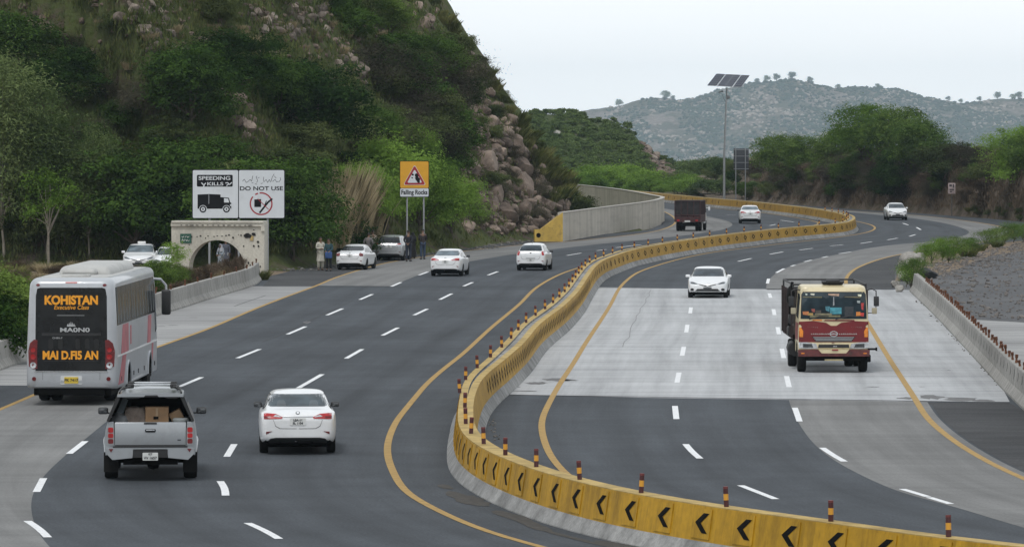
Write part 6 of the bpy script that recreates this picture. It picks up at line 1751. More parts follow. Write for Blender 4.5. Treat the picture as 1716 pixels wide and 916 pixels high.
# ------------------------------------------------------------------ people
def skin_mesh(joints, edges, sub=1, mats=None):
    me = bpy.data.meshes.new('fig')
    me.from_pydata([j[0] for j in joints], edges, [])
    ob = bpy.data.objects.new('tmp', me); COL.objects.link(ob)
    md = ob.modifiers.new('s', 'SKIN'); md.use_smooth_shade = True; md.branch_smoothing = .4
    for i, j in enumerate(joints):
        r = j[1]
        me.skin_vertices[0].data[i].radius = (r, r) if not isinstance(r, tuple) else r
        me.skin_vertices[0].data[i].use_root = (i == 0)
    sm = ob.modifiers.new('u', 'SUBSURF'); sm.levels = sub; sm.render_levels = sub
    bpy.context.view_layer.update()
    out = bpy.data.meshes.new_from_object(ob.evaluated_get(bpy.context.evaluated_depsgraph_get()))
    bpy.data.objects.remove(ob)
    for m in (mats or []): out.materials.append(m)
    return out
M_SKIN = mat('brown_skin', (.20, .115, .075), .6, var=.06)
M_HAIR = mat('black_hair', (.012, .011, .010), .7)
ARMS = {'down': ((.20, .0, 1.14), (.215, .06, .90)), 'folded': ((.23, .02, 1.14), (.02, .21, 1.12)), 'back': ((.24, -.08, 1.15), (.05, -.17, .98)), 'front': ((.21, .05, 1.15), (.10, .26, 1.05)), 'hip': ((.28, -.03, 1.14), (.16, .06, 1.0))}
def person(label, loc, rz, top, bottom, style='shirt', arms='down', h=1.70, shoe=(.02, .02, .02), cover=None, lean=0.0, group=None, stride=.0):
    root = thing('person', label, 'person', loc, rz, group, (h / 1.72,) * 3)
    jt = [((0, 0, .95), (.125, .095)), ((0, .005 + lean * .2, 1.10), (.118, .09)), ((0, lean * .6, 1.32), (.145, .10)), ((0, .01 + lean, 1.47), .055), ((0, .025 + lean * 1.1, 1.535), .066), ((0, .035 + lean * 1.15, 1.60), (.076, .088)), ((0, .025 + lean * 1.15, 1.675), (.062, .072))]
    ed = [(0, 1), (1, 2), (2, 3), (3, 4), (4, 5), (5, 6)]
    ix = {}
    for sx in (-1, 1):
        e, w = ARMS[arms]
        b = len(jt)
        st = stride * sx
        wsx = w[0] * sx if arms != 'folded' else w[0] - sx * .03
        hv = (Vector((wsx, w[1], w[2])) - Vector((e[0] * sx, e[1], e[2]))).normalized()
        hp = Vector((wsx, w[1] + lean, w[2])) + hv * .075
        jt += [((.165 * sx, lean * .8, 1.405), .058), ((e[0] * sx, e[1] + lean * .7, e[2]), .043), ((wsx, w[1] + lean, w[2]), .027), (tuple(hp), (.036, .018))]
        ed += [(2, b), (b, b + 1), (b + 1, b + 2), (b + 2, b + 3)]
        ix['arm', sx] = b
        l = len(jt)
        jt += [((.085 * sx, 0, .90), .085), ((.098 * sx, .02 + st * .5, .49), .056), ((.10 * sx, -.015 + st, .10), .038), ((.105 * sx, .03 + st, .045), .036), ((.12 * sx, .15 + st, .03), .03)]
        ed += [(0, l), (l, l + 1), (l + 1, l + 2), (l + 2, l + 3), (l + 3, l + 4)]
        ix['leg', sx] = l
    me = skin_mesh(jt, ed, 1, [M_SKIN])
    mb = MB(); mb.raw([v.co for v in me.vertices], [tuple(p.vertices) for p in me.polygons])
    # five fingers on each hand, nose and ears, all sunk into the body surface
    for sx in (-1, 1):
        b = ix['arm', sx]
        wv, hv = Vector(jt[b + 2][0]), Vector(jt[b + 3][0])
        d = (hv - wv).normalized(); side = d.cross(Vector((0, 0, 1)))
        side = side.normalized() if side.length > .3 else Vector((0, 1, 0))
        dn = d.cross(side).normalized()
        for k in range(4):
            o = hv - d * .01 + side * (.022 - .015 * k); ln = (.062, .072, .068, .052)[k]
            mb.tube([o, o + d * ln * .55 + dn * .004, o + d * ln * .95 + dn * .018], [.0085, .0075, .006], 6)
        o = wv + d * .035 + side * .026
        mb.tube([o, o + d * .028 + side * .022, o + d * .055 + side * .026], [.010, .009, .007], 6)
    hd = Vector(jt[5][0])
    mb.tube([hd + Vector((0, .075, .02)), hd + Vector((0, .102, -.012)), hd + Vector((0, .083, -.024))], [.008, .014, .008], 6)
    for sx in (-1, 1): mb.tube([hd + Vector((.068 * sx, -.005, .018)), hd + Vector((.084 * sx, -.012, .0)), hd + Vector((.068 * sx, -.002, -.03))], [.008, .014, .008], 6)
    body = mb.build('body', M_SKIN, root, smooth=60)
    mb = MB()
    for sx in (-1, 1): mb.box(hd + Vector((.030 * sx, .083, .014)), (.022, .012, .010), 0, bev=.003)
    mb.box(hd + Vector((0, .085, -.048)), (.045, .01, .008), 0, bev=.002)
    mb.build('face_features', mat('dark_features', (.03, .015, .012), .6), body)
    # hair or head cover
    b = bmesh.new(); bmesh.ops.create_icosphere(b, subdivisions=3, radius=1)
    for v in list(b.verts):
        if v.co.z < -.15 + .55 * max(0, v.co.y) or (v.co.y > .45 and v.co.z < .45): b.verts.remove(v)
    mb = MB(); mb.bm(b, 0, Matrix.Translation(hd + Vector((0, -.006, .028))) @ Matrix.Diagonal((.094, .108, .098, 1)))
    mb.build('hair' if not cover else 'head_scarf', M_HAIR if not cover else mat('scarf_%d' % int(cover[0] * 999), cover, .9), root, smooth=60)
    mt = mat('top_%d_%d_%d' % tuple(int(c * 999) for c in top), top, .9, var=.2, scale=6)
    mbm = mat('bottom_%d_%d_%d' % tuple(int(c * 999) for c in bottom), bottom, .9, var=.2, scale=6)
    # top garment over torso and arms
    jj, ee = [], []
    base = [((0, .0, 1.0), (.150, .12)), (jt[1][0], (.148, .118)), (jt[2][0], (.170, .125)), ((0, .008 + lean * .95, 1.455), .075)]
    jj += base; ee += [(0, 1), (1, 2), (2, 3)]
    for sx in (-1, 1):
        a = ix['arm', sx]; k = len(jj)
        wv = Vector(jt[a + 1][0]).lerp(Vector(jt[a + 2][0]), .88)
        jj += [(jt[a][0], .078), (jt[a + 1][0], .062), (tuple(wv), .045)]; ee += [(2, k), (k, k + 1), (k + 1, k + 2)]
    sh = skin_mesh(jj, ee, 1, [mt])
    mb = MB(); mb.raw([v.co for v in sh.vertices], [tuple(p.vertices) for p in sh.polygons])
    low = {'shirt': .80, 'kameez': .48, 'robe': .10}[style]
    prof = []
    n = 18
    for i, t in enumerate(np.linspace(0, 1, 6)):
        z = 1.08 + (low - 1.08) * t
        f = {'shirt': .0, 'kameez': .045, 'robe': .085}[style] * t
        for k in range(n):
            a = 2 * math.pi * k / n
            rp = 1 + .06 * t * math.sin(5 * a + sx)
            prof.append(((.158 + f) * rp * math.cos(a), (.125 + f * 1.15) * rp * math.sin(a) + lean * .2, z))
    mb.raw(prof, [(i * n + k, i * n + (k + 1) % n, (i + 1) * n + (k + 1) % n, (i + 1) * n + k) for i in range(5) for k in range(n)])
    mb.build({'shirt': 'jacket', 'kameez': 'long_shirt', 'robe': 'robe'}[style], mt, root, smooth=60)
    jj, ee = [((0, 0, .93), (.135, .11))], []
    for sx in (-1, 1):
        l = ix['leg', sx]; k = len(jj); ex = .03 if style != 'shirt' else .014
        jj += [(jt[l][0], .098 + ex), (jt[l + 1][0], .066 + ex), ((jt[l + 2][0][0], jt[l + 2][0][1], .11), .050 + ex)]; ee += [(0, k), (k, k + 1), (k + 1, k + 2)]
    tr = skin_mesh(jj, ee, 1, [mbm]); tr.polygons.foreach_set('use_smooth', [True] * len(tr.polygons)); link_mesh('trousers', tr, root)
    for sx in (-1, 1):
        l = ix['leg', sx]; an = Vector(jt[l + 2][0]); to = Vector(jt[l + 4][0])
        mb = MB(); mb.box(((an.x + to.x) / 2, (an.y + to.y) / 2 - .005, .045), (.10, .285, .088), 0, rot=(0, 0, -sx * .08), bev=.035, seg=3); mb.build('shoe', mat('shoe_%d' % int(shoe[0] * 999), shoe, .7), root)
    if cover:
        mb = MB(); n = 16; prof = []
        for i, (z, rx, ry) in enumerate(((1.70, .05, .05), (1.69, .095, .10), (1.60, .11, .115), (1.52, .12, .12), (1.44, .20, .15), (1.25, .24, .19))):
            for k in range(n):
                a = math.pi * (.72 + 1.56 * k / (n - 1)) if i < 4 else math.pi * (.55 + 1.9 * k / (n - 1))
                prof.append((rx * math.cos(a - math.pi * 0), ry * math.sin(a) + lean * 1.1 + .01, z))
        for i in range(len(prof)): prof[i] = (prof[i][0], prof[i][1], prof[i][2])
        mb.raw(prof, [(i * n + k, i * n + k + 1, (i + 1) * n + k + 1, (i + 1) * n + k) for i in range(5) for k in range(n - 1)])
        mb.build('shawl', mat('scarf_%d' % int(cover[0] * 999), cover, .9), root, smooth=60)
    return root
person('person in a pale long shirt with folded arms left of the parked sedan', P(537, 453), R(-160), (.44, .42, .36), (.36, .34, .28), 'kameez', 'folded', 1.72, (.08, .06, .05))
p2 = person('person in a teal jacket and black trousers beside the parked sedan', P(551, 454), R(170), (.020, .055, .065), (.014, .015, .016), 'shirt', 'front', 1.66)
mb = MB(); mb.box((0, 0, .16), (.36, .16, .32), 0, bev=.03); mb.tube([(-.1, 0, .31), (-.07, 0, .42), (.07, 0, .42), (.1, 0, .31)], .012, 6)
o = mb.build('blue_bag', mat('blue_cloth_bag', (.03, .075, .21), .8, var=.25, scale=6)); o.location = P(551, 454) + Vector((.0, -.26, .66)); tag(o, 'blue cloth bag held in front of the teal jacket', 'bag')
person('person in a grey long shirt standing between the two parked cars', P(617, 441), R(-20), (.14, .13, .13), (.12, .115, .11), 'kameez', 'hip', 1.64, lean=.06)
person('person in a beige shirt and pale cap behind the silver minivan', P(625, 437), R(30), (.30, .26, .21), (.2, .18, .15), 'shirt', 'front', 1.70, cover=None)
person('person in dark navy clothes with hands behind the back by the minivan', P(684.5, 438), R(-10), (.016, .018, .026), (.022, .028, .045), 'shirt', 'back', 1.72)
person('person covered in a long black robe right of the silver minivan', P(692, 433), R(15), (.010, .010, .011), (.01, .01, .01), 'robe', 'front', 1.48, cover=(.010, .010, .011))
person('person in a dark brown jacket and blue jeans at the layby end', P(708.5, 434.5), R(10), (.032, .026, .028), (.035, .055, .095), 'shirt', 'front', 1.70, stride=.05)
person('person wrapped in a pale grey shawl under the stone arch', P(370, 455.5), R(150), (.26, .30, .34), (.3, .31, .32), 'robe', 'front', 1.42, cover=(.30, .31, .34))
person('person in a dark waistcoat behind the shawled person in the arch', P(378.5, 453), R(185), (.10, .11, .14), (.28, .28, .28), 'kameez', 'down', 1.60)
# ------------------------------------------------------------------ vegetation and rocks
LM = {
 'dark': leaf_mat('dark_green_leaves', (.018, .042, .011), (.075, .135, .028)),
 'mid': leaf_mat('mid_green_leaves', (.052, .098, .022), (.175, .255, .058)),
 'bright': leaf_mat('bright_green_leaves', (.080, .150, .024), (.22, .35, .065), .45),
 'olive': leaf_mat('olive_leaves', (.042, .060, .022), (.135, .165, .060)),
 'pale': leaf_mat('pale_feathery_leaves', (.068, .105, .036), (.21, .27, .105), .4),
 'thorn': leaf_mat('grey_brown_twigs', (.036, .034, .024), (.115, .107, .074), .15),
 'dry': leaf_mat('dry_grass_blades', (.20, .165, .095), (.46, .38, .24), .3),
 'grass': leaf_mat('hill_grass_blades', (.075, .095, .030), (.24, .24, .090), .3),
 'rust': leaf_mat('reddish_dry_brush', (.065, .048, .034), (.19, .145, .105), .2),
 'far': leaf_mat('far_scrub_leaves', (.042, .072, .026), (.140, .195, .068), patch=.28),
}
M_BARK = mat('tree_bark', (.085, .068, .05), .95, var=.3, scale=5, bump=.5)
M_BARKP = mat('pale_bark', (.24, .215, .175), .95, var=.25, scale=5)
def leaves_mesh(name, m, pts, nrm, size, asp=.5, seed=0, jitter=.7, droop=0.0):
    r = np.random.default_rng(seed)
    n = len(pts)
    d = nrm + r.normal(0, jitter, (n, 3)); d /= np.linalg.norm(d, axis=1, keepdims=True) + 1e-9
    t = r.normal(0, 1, (n, 3)); t[:, 2] -= droop
    t -= d * (t * d).sum(1, keepdims=True); t /= np.linalg.norm(t, axis=1, keepdims=True) + 1e-9
    b = np.cross(d, t)
    L = size * r.uniform(.6, 1.3, (n, 1)); Wd = L * asp
    v = np.stack([pts - t * L * .5, pts + b * Wd * .5 + d * L * .06, pts + t * L * .5, pts - b * Wd * .5 + d * L * .06], 1).reshape(-1, 3)
    me = bpy.data.meshes.new(name)
    me.vertices.add(n * 4); me.loops.add(n * 4); me.polygons.add(n)
    me.vertices.foreach_set('co', v.ravel().astype(np.float32))
    me.loops.foreach_set('vertex_index', np.arange(n * 4, dtype=np.int32))
    me.polygons.foreach_set('loop_start', np.arange(0, n * 4, 4, dtype=np.int32))
    me.materials.append(m); me.update(calc_edges=True); me.validate()
    return me
def crown_pts(lobes, n, seed, clump=34, spread=.26, hollow=.5):
    """leaf places gathered in clumps over several uneven lobes"""
    r = np.random.default_rng(seed)
    vol = np.array([l[1][0] * l[1][1] * l[1][2] for l in lobes]) ** .7; vol /= vol.sum()
    P_, N_ = [], []
    for (c, rad), w in zip(lobes, vol):
        k = max(6, int(n * w / clump))
        d = r.normal(0, 1, (k, 3)); d /= np.linalg.norm(d, axis=1, keepdims=True)
        d[:, 2] = np.where(d[:, 2] < -.45, -d[:, 2], d[:, 2])
        rr = (1 - hollow * r.random((k, 1)) ** 2.2) * (1 + .30 * r.normal(0, .6, (k, 1)))
        cen = np.array(c) + d * rr * np.array(rad)
        sp = spread * np.array(rad).mean() * r.uniform(.6, 1.3, (k, 1, 1))
        off = r.normal(0, 1, (k, clump, 3)) * sp * np.array([1, 1, .65])
        P_.append((cen[:, None, :] + off).reshape(-1, 3)); N_.append(np.repeat(d, clump, 0))
    p = np.concatenate(P_); q = np.concatenate(N_)
    q[:, 2] += .35
    ok = p[:, 2] > .02
    return p[ok], q[ok]
def lobes_round(r, hgt, wid, n, base):
    out = [((0, 0, base + (hgt - base) * .55), (wid * .30, wid * .30, (hgt - base) * .36))]
    for k in range(n):
        a = 2 * math.pi * (k + r.uniform(-.3, .3)) / n; q = r.uniform(.45, 1.0)
        z = base + (hgt - base) * r.uniform(.22, .80)
        w = wid * r.uniform(.15, .25)
        out.append(((math.cos(a) * wid * .34 * q, math.sin(a) * wid * .34 * q, z), (w, w, (hgt - base) * r.uniform(.14, .24))))
    for k in range(3): out.append(((r.uniform(-.2, .2) * wid, r.uniform(-.2, .2) * wid, hgt * r.uniform(.80, .92)), (wid * .13, wid * .13, hgt * .10)))
    return out
def limbs(mb, r, lobes, trunk_h, r0, lean=.1):
    top = Vector((r.uniform(-lean, lean) * trunk_h, r.uniform(-lean, lean) * trunk_h, trunk_h))
    mb.tube([(0, 0, -.4), (top.x * .3 + r.uniform(-.05, .05), top.y * .3, trunk_h * .45), top], [r0 * 1.35, r0, r0 * .75], 8)
    for c, rad in (lobes if len(lobes) < 14 else lobes[::3]):
        c = Vector(c); mid = top.lerp(c, .5) + Vector((r.uniform(-.15, .15), r.uniform(-.15, .15), r.uniform(0, .25))) * trunk_h * .4
        s0 = Vector((top.x, top.y, trunk_h * r.uniform(.72, 1.0)))
        mb.tube([s0, mid, c], [r0 * .55, r0 * .32, r0 * .10], 6)
KINDS = {}
def make_plant(kind, leaf, hgt, wid, n, size, seed, base=.25, trunk=True, clump=34, spread=.26, asp=.5, nl=8, bark=None, droop=0, hollow=.5, r0=None):
    r = random.Random(seed)
    lb = lobes_round(r, hgt, wid, nl, hgt * base)
    p, q = crown_pts(lb, n, seed, clump, spread, hollow)
    KINDS.setdefault(kind, []).append((leaves_mesh(kind + '_crown', LM[leaf], p, q, size, asp, seed, .42, droop), None if not trunk else (lambda mb: (limbs(mb, r, lb, hgt * (base + .12), r0 or hgt * .022), mb)[1])(MB()).mesh(kind + '_trunk', bark or M_BARK, 50), hgt))
for i in range(3): make_plant('broad_tree', 'dark', 5.0, 5.4, 17000, .165, 20 + i, .05, nl=16, clump=34, spread=.27)
for i in range(2): make_plant('green_tree', 'mid', 5.0, 4.8, 16000, .16, 30 + i, .05, nl=15, clump=32, spread=.28)
for i in range(3): make_plant('dark_bush', 'dark', 2.2, 3.0, 7500, .125, 40 + i, .02, nl=10, clump=30, spread=.28)
for i in range(2): make_plant('olive_bush', 'olive', 2.2, 2.9, 7500, .115, 50 + i, .02, nl=10, clump=26, spread=.32)
for i in range(2): make_plant('thorn_bush', 'thorn', 2.2, 3.2, 9000, .13, 60 + i, .02, nl=9, asp=.18, clump=18, spread=.46)
for i in range(3): make_plant('bright_bush', 'bright', 3.6, 3.6, 13000, .13, 70 + i, .03, nl=15, spread=.30, clump=28, asp=.4)
for i in range(2): make_plant('pale_tree', 'pale', 9.0, 4.2, 17000, .20, 80 + i, .07, nl=24, asp=.26, clump=34, spread=.36, bark=M_BARKP, droop=.3, r0=.055)
for i in range(2): make_plant('far_bush', 'far', 2.6, 4.4, 4500, .22, 90 + i, .02, nl=9, trunk=True, spread=.36, clump=20)
make_plant('far_bright_bush', 'bright', 2.4, 4.4, 4500, .20, 95, .02, nl=9, spread=.36, clump=20)
make_plant('ridge_tree', 'far', 6.0, 6.5, 1500, .6, 98, .03, nl=7, clump=16, spread=.45, r0=.2)
make_plant('ridge_tree', 'far', 6.0, 7.5, 1500, .6, 99, .10, nl=6, clump=16, spread=.45, r0=.2)
make_plant('weed_bush', 'bright', 1.2, 1.5, 4200, .065, 110, .02, nl=8, spread=.45, clump=18, asp=.3)
make_plant('weed_bush', 'mid', 1.2, 1.6, 4200, .065, 111, .02, nl=8, spread=.45, clump=18, asp=.3)
make_plant('young_tree', 'bright', 4.6, 3.4, 2600, .15, 101, .34, nl=9, bark=M_BARKP, spread=.34, clump=20, r0=.06)
make_plant('rust_bush', 'rust', 1.6, 2.6, 4200, .16, 104, .03, nl=7, asp=.16, clump=22, spread=.4)
make_plant('rust_bush', 'rust', 1.9, 2.4, 4200, .16, 105, .03, nl=7, asp=.16, clump=22, spread=.4)
# upright grass clumps and reeds
def blades(name, m, n, hgt, rad, wid, seed, lean=.35, plume=0.0):
    r = np.random.default_rng(seed)
    a = r.uniform(0, 2 * np.pi, n); q = rad * np.sqrt(r.random(n))
    b0 = np.stack([q * np.cos(a), q * np.sin(a), np.full(n, -.05)], 1)
    L = hgt * r.uniform(.45, 1.05, n)
    dirv = np.stack([np.cos(a) * lean * r.uniform(.2, 1.3, n) + r.normal(0, .09, n), np.sin(a) * lean * r.uniform(.2, 1.3, n) + r.normal(0, .09, n), np.ones(n)], 1)
    dirv /= np.linalg.norm(dirv, axis=1, keepdims=True)
    side = np.cross(dirv, r.normal(0, 1, (n, 3))); side /= np.linalg.norm(side, axis=1, keepdims=True)
    mid = b0 + dirv * (L * .55)[:, None]; tip = b0 + dirv * L[:, None] + np.stack([np.cos(a), np.sin(a), -np.ones(n) * .4], 1) * (L * .12)[:, None]
    w = (wid * r.uniform(.6, 1.3, n))[:, None]
    v = np.stack([b0 - side * w * .5, b0 + side * w * .5, mid + side * w * (.45 + plume), tip, mid - side * w * (.45 + plume)], 1).reshape(-1, 3)
    me = bpy.data.meshes.new(name)
    me.vertices.add(n * 5); me.loops.add(n * 5); me.polygons.add(n)
    me.vertices.foreach_set('co', v.ravel().astype(np.float32)); me.loops.foreach_set('vertex_index', np.arange(n * 5, dtype=np.int32)); me.polygons.foreach_set('loop_start', np.arange(0, n * 5, 5, dtype=np.int32))
    me.materials.append(m); me.update(calc_edges=True); me.validate()
    return me
KINDS['reed_clump'] = [(blades('reeds', LM['dry'], 700, 3.2, .9, .022, 200 + k, .05, .7), None, 3.0) for k in range(2)]
KINDS['grass_clump'] = [(blades('grass', LM['grass'], 380, .9, .42, .035, 210 + k, .5), None, .9) for k in range(2)]
KINDS['green_clump'] = [(blades('green_stems', LM['bright'], 650, 1.15, .62, .05, 220 + k, .5, .3), None, 1.1) for k in range(2)]
KINDS['dry_clump'] = [(blades('dry_grass', LM['dry'], 380, .8, .45, .03, 230, .5), None, .8)]
NAMES = {'broad_tree': ('broad_tree', 'tree'), 'green_tree': ('broad_tree', 'tree'), 'dark_bush': ('bush', 'bush'), 'olive_bush': ('bush', 'bush'), 'thorn_bush': ('thorn_bush', 'thorn bush'), 'bright_bush': ('bush', 'bush'), 'pale_tree': ('feathery_tree', 'tree'), 'far_bush': ('bush', 'bush'), 'far_bright_bush': ('bush', 'bush'), 'ridge_tree': ('ridge_tree', 'tree'), 'young_tree': ('young_tree', 'tree'), 'rust_bush': ('dry_bush', 'dry bush'), 'weed_bush': ('roadside_plant', 'plant'), 'reed_clump': ('reed_clump', 'reeds'), 'grass_clump': ('grass_tuft', 'grass tuft'), 'green_clump': ('roadside_plant', 'plant'), 'dry_clump': ('grass_tuft', 'grass tuft')}
def plant(kind, loc, hgt, label, group=None, wide=1.0, rz=None):
    cr, tr, h0 = rng.choice(KINDS[kind])
    nm, ct = NAMES[kind]
    k = hgt / h0
    if tr is None:
        o = link_mesh(nm, cr); o.location = loc; root = o
        tag(o, label, ct, group)
    else:
        root = thing(nm, label, ct, loc, 0, group)
        link_mesh('trunk', tr, root); link_mesh('crown', cr, root)
    root.rotation_euler = (0, 0, rng.uniform(0, 6.28) if rz is None else rz)
    root.scale = (k * wide, k * wide, k)
    return root
def inside(poly, x, y):
    c = False
    for (x0, y0), (x1, y1) in zip(poly, poly[1:] + poly[:1]):
        if (y0 > y) != (y1 > y) and x < (x1 - x0) * (y - y0) / (y1 - y0) + x0: c = not c
    return c
def scatter(poly, n, field, gap=6, tries=40):
    xs = [p[0] for p in poly]; ys = [p[1] for p in poly]
    out, seen, t = [], [], 0
    while len(out) < n and t < n * tries:
        t += 1
        x, y = rng.uniform(min(xs), max(xs)), rng.uniform(min(ys), max(ys))
        if not inside(poly, x, y) or any(abs(x - a) < gap and abs(y - b) < gap * .7 for a, b in seen): continue
        h = field.hit(x, y)
        if h is None: continue
        seen.append((x, y)); out.append(h)
    return out
def on(field, px, py):
    h = field.hit(px, py)
    return h if h is not None else P(px, py)
def px_h(loc, hpx): return hpx * loc.y / F

# --- boulders
def boulder_mesh(seed, m, sub=3, flat=.8):
    b = bmesh.new(); bmesh.ops.create_icosphere(b, subdivisions=sub, radius=.5)
    r = random.Random(seed); o = Vector((r.uniform(0, 50), r.uniform(0, 50), r.uniform(0, 50)))
    cuts = [Vector((r.gauss(0, 1), r.gauss(0, 1), r.gauss(0, 1))).normalized() for _ in range(15)]
    for v in b.verts:
        d = v.co.normalized(); k = .5
        for c in cuts:
            dd = d.dot(c)
            if dd > .1: k = min(k, (.30 + .14 * ((c.x * 7) % 1)) / dd)
        k *= 1 + .07 * noise.noise(d * 2.2 + o) + .05 * noise.noise(d * 7 + o)
        v.co = d * k
        v.co.z *= flat
    mb = MB(); mb.bm(b); return mb.mesh('boulder', m, 20)
def rock_mat(name, c0, c1, dark):
    m, nt, lk, b = nodes_of(name); b.inputs['Roughness'].default_value = .95
    tc = N(nt, 'ShaderNodeTexCoord'); oi = N(nt, 'ShaderNodeObjectInfo')
    n1 = N(nt, 'ShaderNodeTexNoise', Scale=3.0, Detail=7.0, Roughness=.7); lk.new(tc.outputs['Object'], n1.inputs['Vector'])
    ad = N(nt, 'ShaderNodeMath', operation='MULTIPLY_ADD'); ad.inputs[1].default_value = .4; ad.inputs[2].default_value = -.2
    lk.new(oi.outputs['Random'], ad.inputs[0])
    a2 = N(nt, 'ShaderNodeMath', operation='ADD'); lk.new(ad.outputs[0], a2.inputs[0]); lk.new(n1.outputs['Fac'], a2.inputs[1])
    rp = ramp(nt, [(.25, dark), (.5, c0), (.8, c1)]); lk.new(a2.outputs[0], rp.inputs['Fac']); lk.new(rp.outputs[0], b.inputs['Base Color'])
    bp = N(nt, 'ShaderNodeBump', Strength=.7, Distance=.06); lk.new(n1.outputs['Fac'], bp.inputs['Height']); lk.new(bp.outputs[0], b.inputs['Normal'])
    return m
M_ROCKR = rock_mat('reddish_rock', (.16, .120, .094), (.32, .25, .20), (.055, .040, .032))
M_ROCKG = rock_mat('grey_rock', (.18, .145, .118), (.34, .285, .235), (.07, .056, .046))
M_ROCKP = rock_mat('pale_rock', (.30, .285, .26), (.46, .44, .40), (.17, .16, .145))
BR = [boulder_mesh(300 + k, M_ROCKR) for k in range(5)]; BG = [boulder_mesh(320 + k, M_ROCKG) for k in range(4)]; BP = [boulder_mesh(340 + k, M_ROCKP, 3, .9) for k in range(3)]
def boulder(loc, size, label, group, pool, sink=.25, name='boulder', stretch=1.0):
    o = link_mesh(name, rng.choice(pool)); o.location = (loc.x, loc.y, loc.z + size * (.4 - sink))
    o.rotation_euler = (rng.uniform(-.5, .5), rng.uniform(-.5, .5), rng.uniform(0, 6.28))
    o.scale = (size * rng.uniform(.85, 1.25), size * rng.uniform(.85, 1.2), size * rng.uniform(.8, 1.15) * stretch)
    return tag(o, label, 'boulder', group)
def rocks(poly, n, s0, s1, label, group, pool, gap, field=None):
    for loc in scatter(poly, n, field or HL, gap): boulder(loc, px_h(loc, rng.uniform(s0, s1) ** 1.0), label, group, pool)
# --- left hill: named trees first: (kind, base px, base py, height in photo px, width factor, label)
EXPL = [
 ('pale_tree', 8, 442, 345, 1.1, 'tallest pale feathery tree at the left edge of the photo'),
 ('pale_tree', 78, 441, 290, 1.1, 'pale feathery tree right of the tallest one by the hill foot'),
 ('pale_tree', 150, 440, 235, 1.0, 'shorter pale feathery tree above the car with the roof sign'),
 ('young_tree', 82, 443, 165, 1.0, 'young light green tree with a pale forked trunk behind the coach'),
 ('broad_tree', 225, 440, 205, 1.15, 'dark leafy tree behind the car with the roof sign'),
 ('broad_tree', 300, 441, 170, 1.2, 'dark broad tree behind the stone arch'),
 ('broad_tree', 400, 440, 165, 1.2, 'dark broad tree behind the wide white sign'),
 ('broad_tree', 490, 438, 170, 1.1, 'dark broad tree right of the wide white sign'),
 ('broad_tree', 318, 235, 150, 1.2, 'big dark tree on the slope above the wide white sign'),
 ('broad_tree', 400, 165, 110, 1.3, 'dark tree just below the top rock outcrop'),
 ('broad_tree', 530, 262, 160, 1.25, 'large dark rounded tree high left of the warning sign'),
 ('broad_tree', 465, 215, 120, 1.2, 'dark tree just left of the large rounded tree'),
 ('bright_bush', 600, 405, 130, 1.2, 'bright green shrub behind the reeds'),
 ('bright_bush', 648, 400, 170, 1.15, 'tallest bright green shrub left of the warning sign'),
 ('bright_bush', 705, 398, 130, 1.2, 'bright green shrub right behind the warning sign posts'),
 ('bright_bush', 755, 398, 105, 1.2, 'bright green shrub by the yellow rusty pole'),
 ('bright_bush', 690, 300, 90, 1.2, 'bright green shrub on the slope above the warning sign'),
 ('broad_tree', 30, 150, 130, 1.3, 'dark tree high on the left edge of the slope'),
 ('broad_tree', 110, 190, 110, 1.3, 'dark tree high on the slope above the feathery trees'),
 ('green_tree', 655, 70, 75, 1.3, 'mid green tree at the top of the hill against the sky'),
 ('green_tree', 738, 165, 85, 1.3, 'mid green tree leaning over the edge of the rocky flank'),
 ('broad_tree', 705, 135, 85, 1.3, 'dark tree near the crest above the rocky flank'),
 ('broad_tree', 665, 175, 85, 1.3, 'dark tree on the upper slope left of the crest'),
 ('broad_tree', 775, 190, 60, 1.3, 'small dark tree overhanging the rocky flank'),
]
for kind, px, py, hp, wf, lab in EXPL:
    loc = on(HL, px, py) if kind != 'young_tree' else P(px, 449)
    plant(kind, loc, px_h(loc, hp), lab, None, wf)
gl = 'bushes covering the left hillside'
ROCKY = [[(195, 5), (262, 0), (315, 85), (300, 118), (240, 95), (200, 55)], [(110, 60), (195, 62), (195, 105), (120, 95)], [(40, 30), (105, 32), (105, 62), (45, 58)], [(415, 15), (550, 12), (552, 72), (500, 80), (425, 62)], [(558, 92), (620, 88), (632, 165), (575, 170)], [(340, 165), (440, 165), (500, 235), (440, 262), (380, 225)], [(640, 15), (725, 25), (728, 70), (640, 62)], [(765, 195), (815, 175), (850, 200), (900, 265), (962, 345), (910, 392), (790, 388), (768, 330)]]
def cover(poly, n, kinds, h0, h1, label, group, field, gap=8, wide=1.15):
    for loc in scatter(poly, n, field, gap):
        s_ = F / loc.y; qx, qy = HX + loc.x * s_, HY + (CH - loc.z) * s_
        hp = rng.uniform(h0, h1)
        if field is HR and 1580 < qx < 1612 and qy > 315: continue
        if field is HL and h1 > 34 and any(inside(q, qx, qy - hp * f) for q in ROCKY for f in (0, .4, .8)): continue
        plant(rng.choice(kinds), loc, px_h(loc, hp), label, group, wide * rng.uniform(.85, 1.2))
cover([(-30, 300), (520, 300), (520, 440), (-30, 440)], 44, ['dark_bush', 'dark_bush', 'olive_bush'], 50, 95, 'dense dark bush low on the hillside behind the stone arch', 'dark bushes along the foot of the left hill', HL, 16)
cover([(-20, 60), (60, 60), (200, 140), (330, 130), (600, 230), (640, 330), (520, 330), (300, 330), (-20, 300)], 47, ['dark_bush', 'olive_bush', 'olive_bush', 'thorn_bush'], 34, 74, 'rounded bush part way up the left hillside', 'bushes part way up the left hill', HL, 18)
cover([(480, 440), (520, 360), (600, 380), (600, 436)], 6, ['olive_bush', 'dark_bush'], 50, 80, 'olive bush by the reeds behind the parked sedan', 'bushes by the reeds', HL, 14)
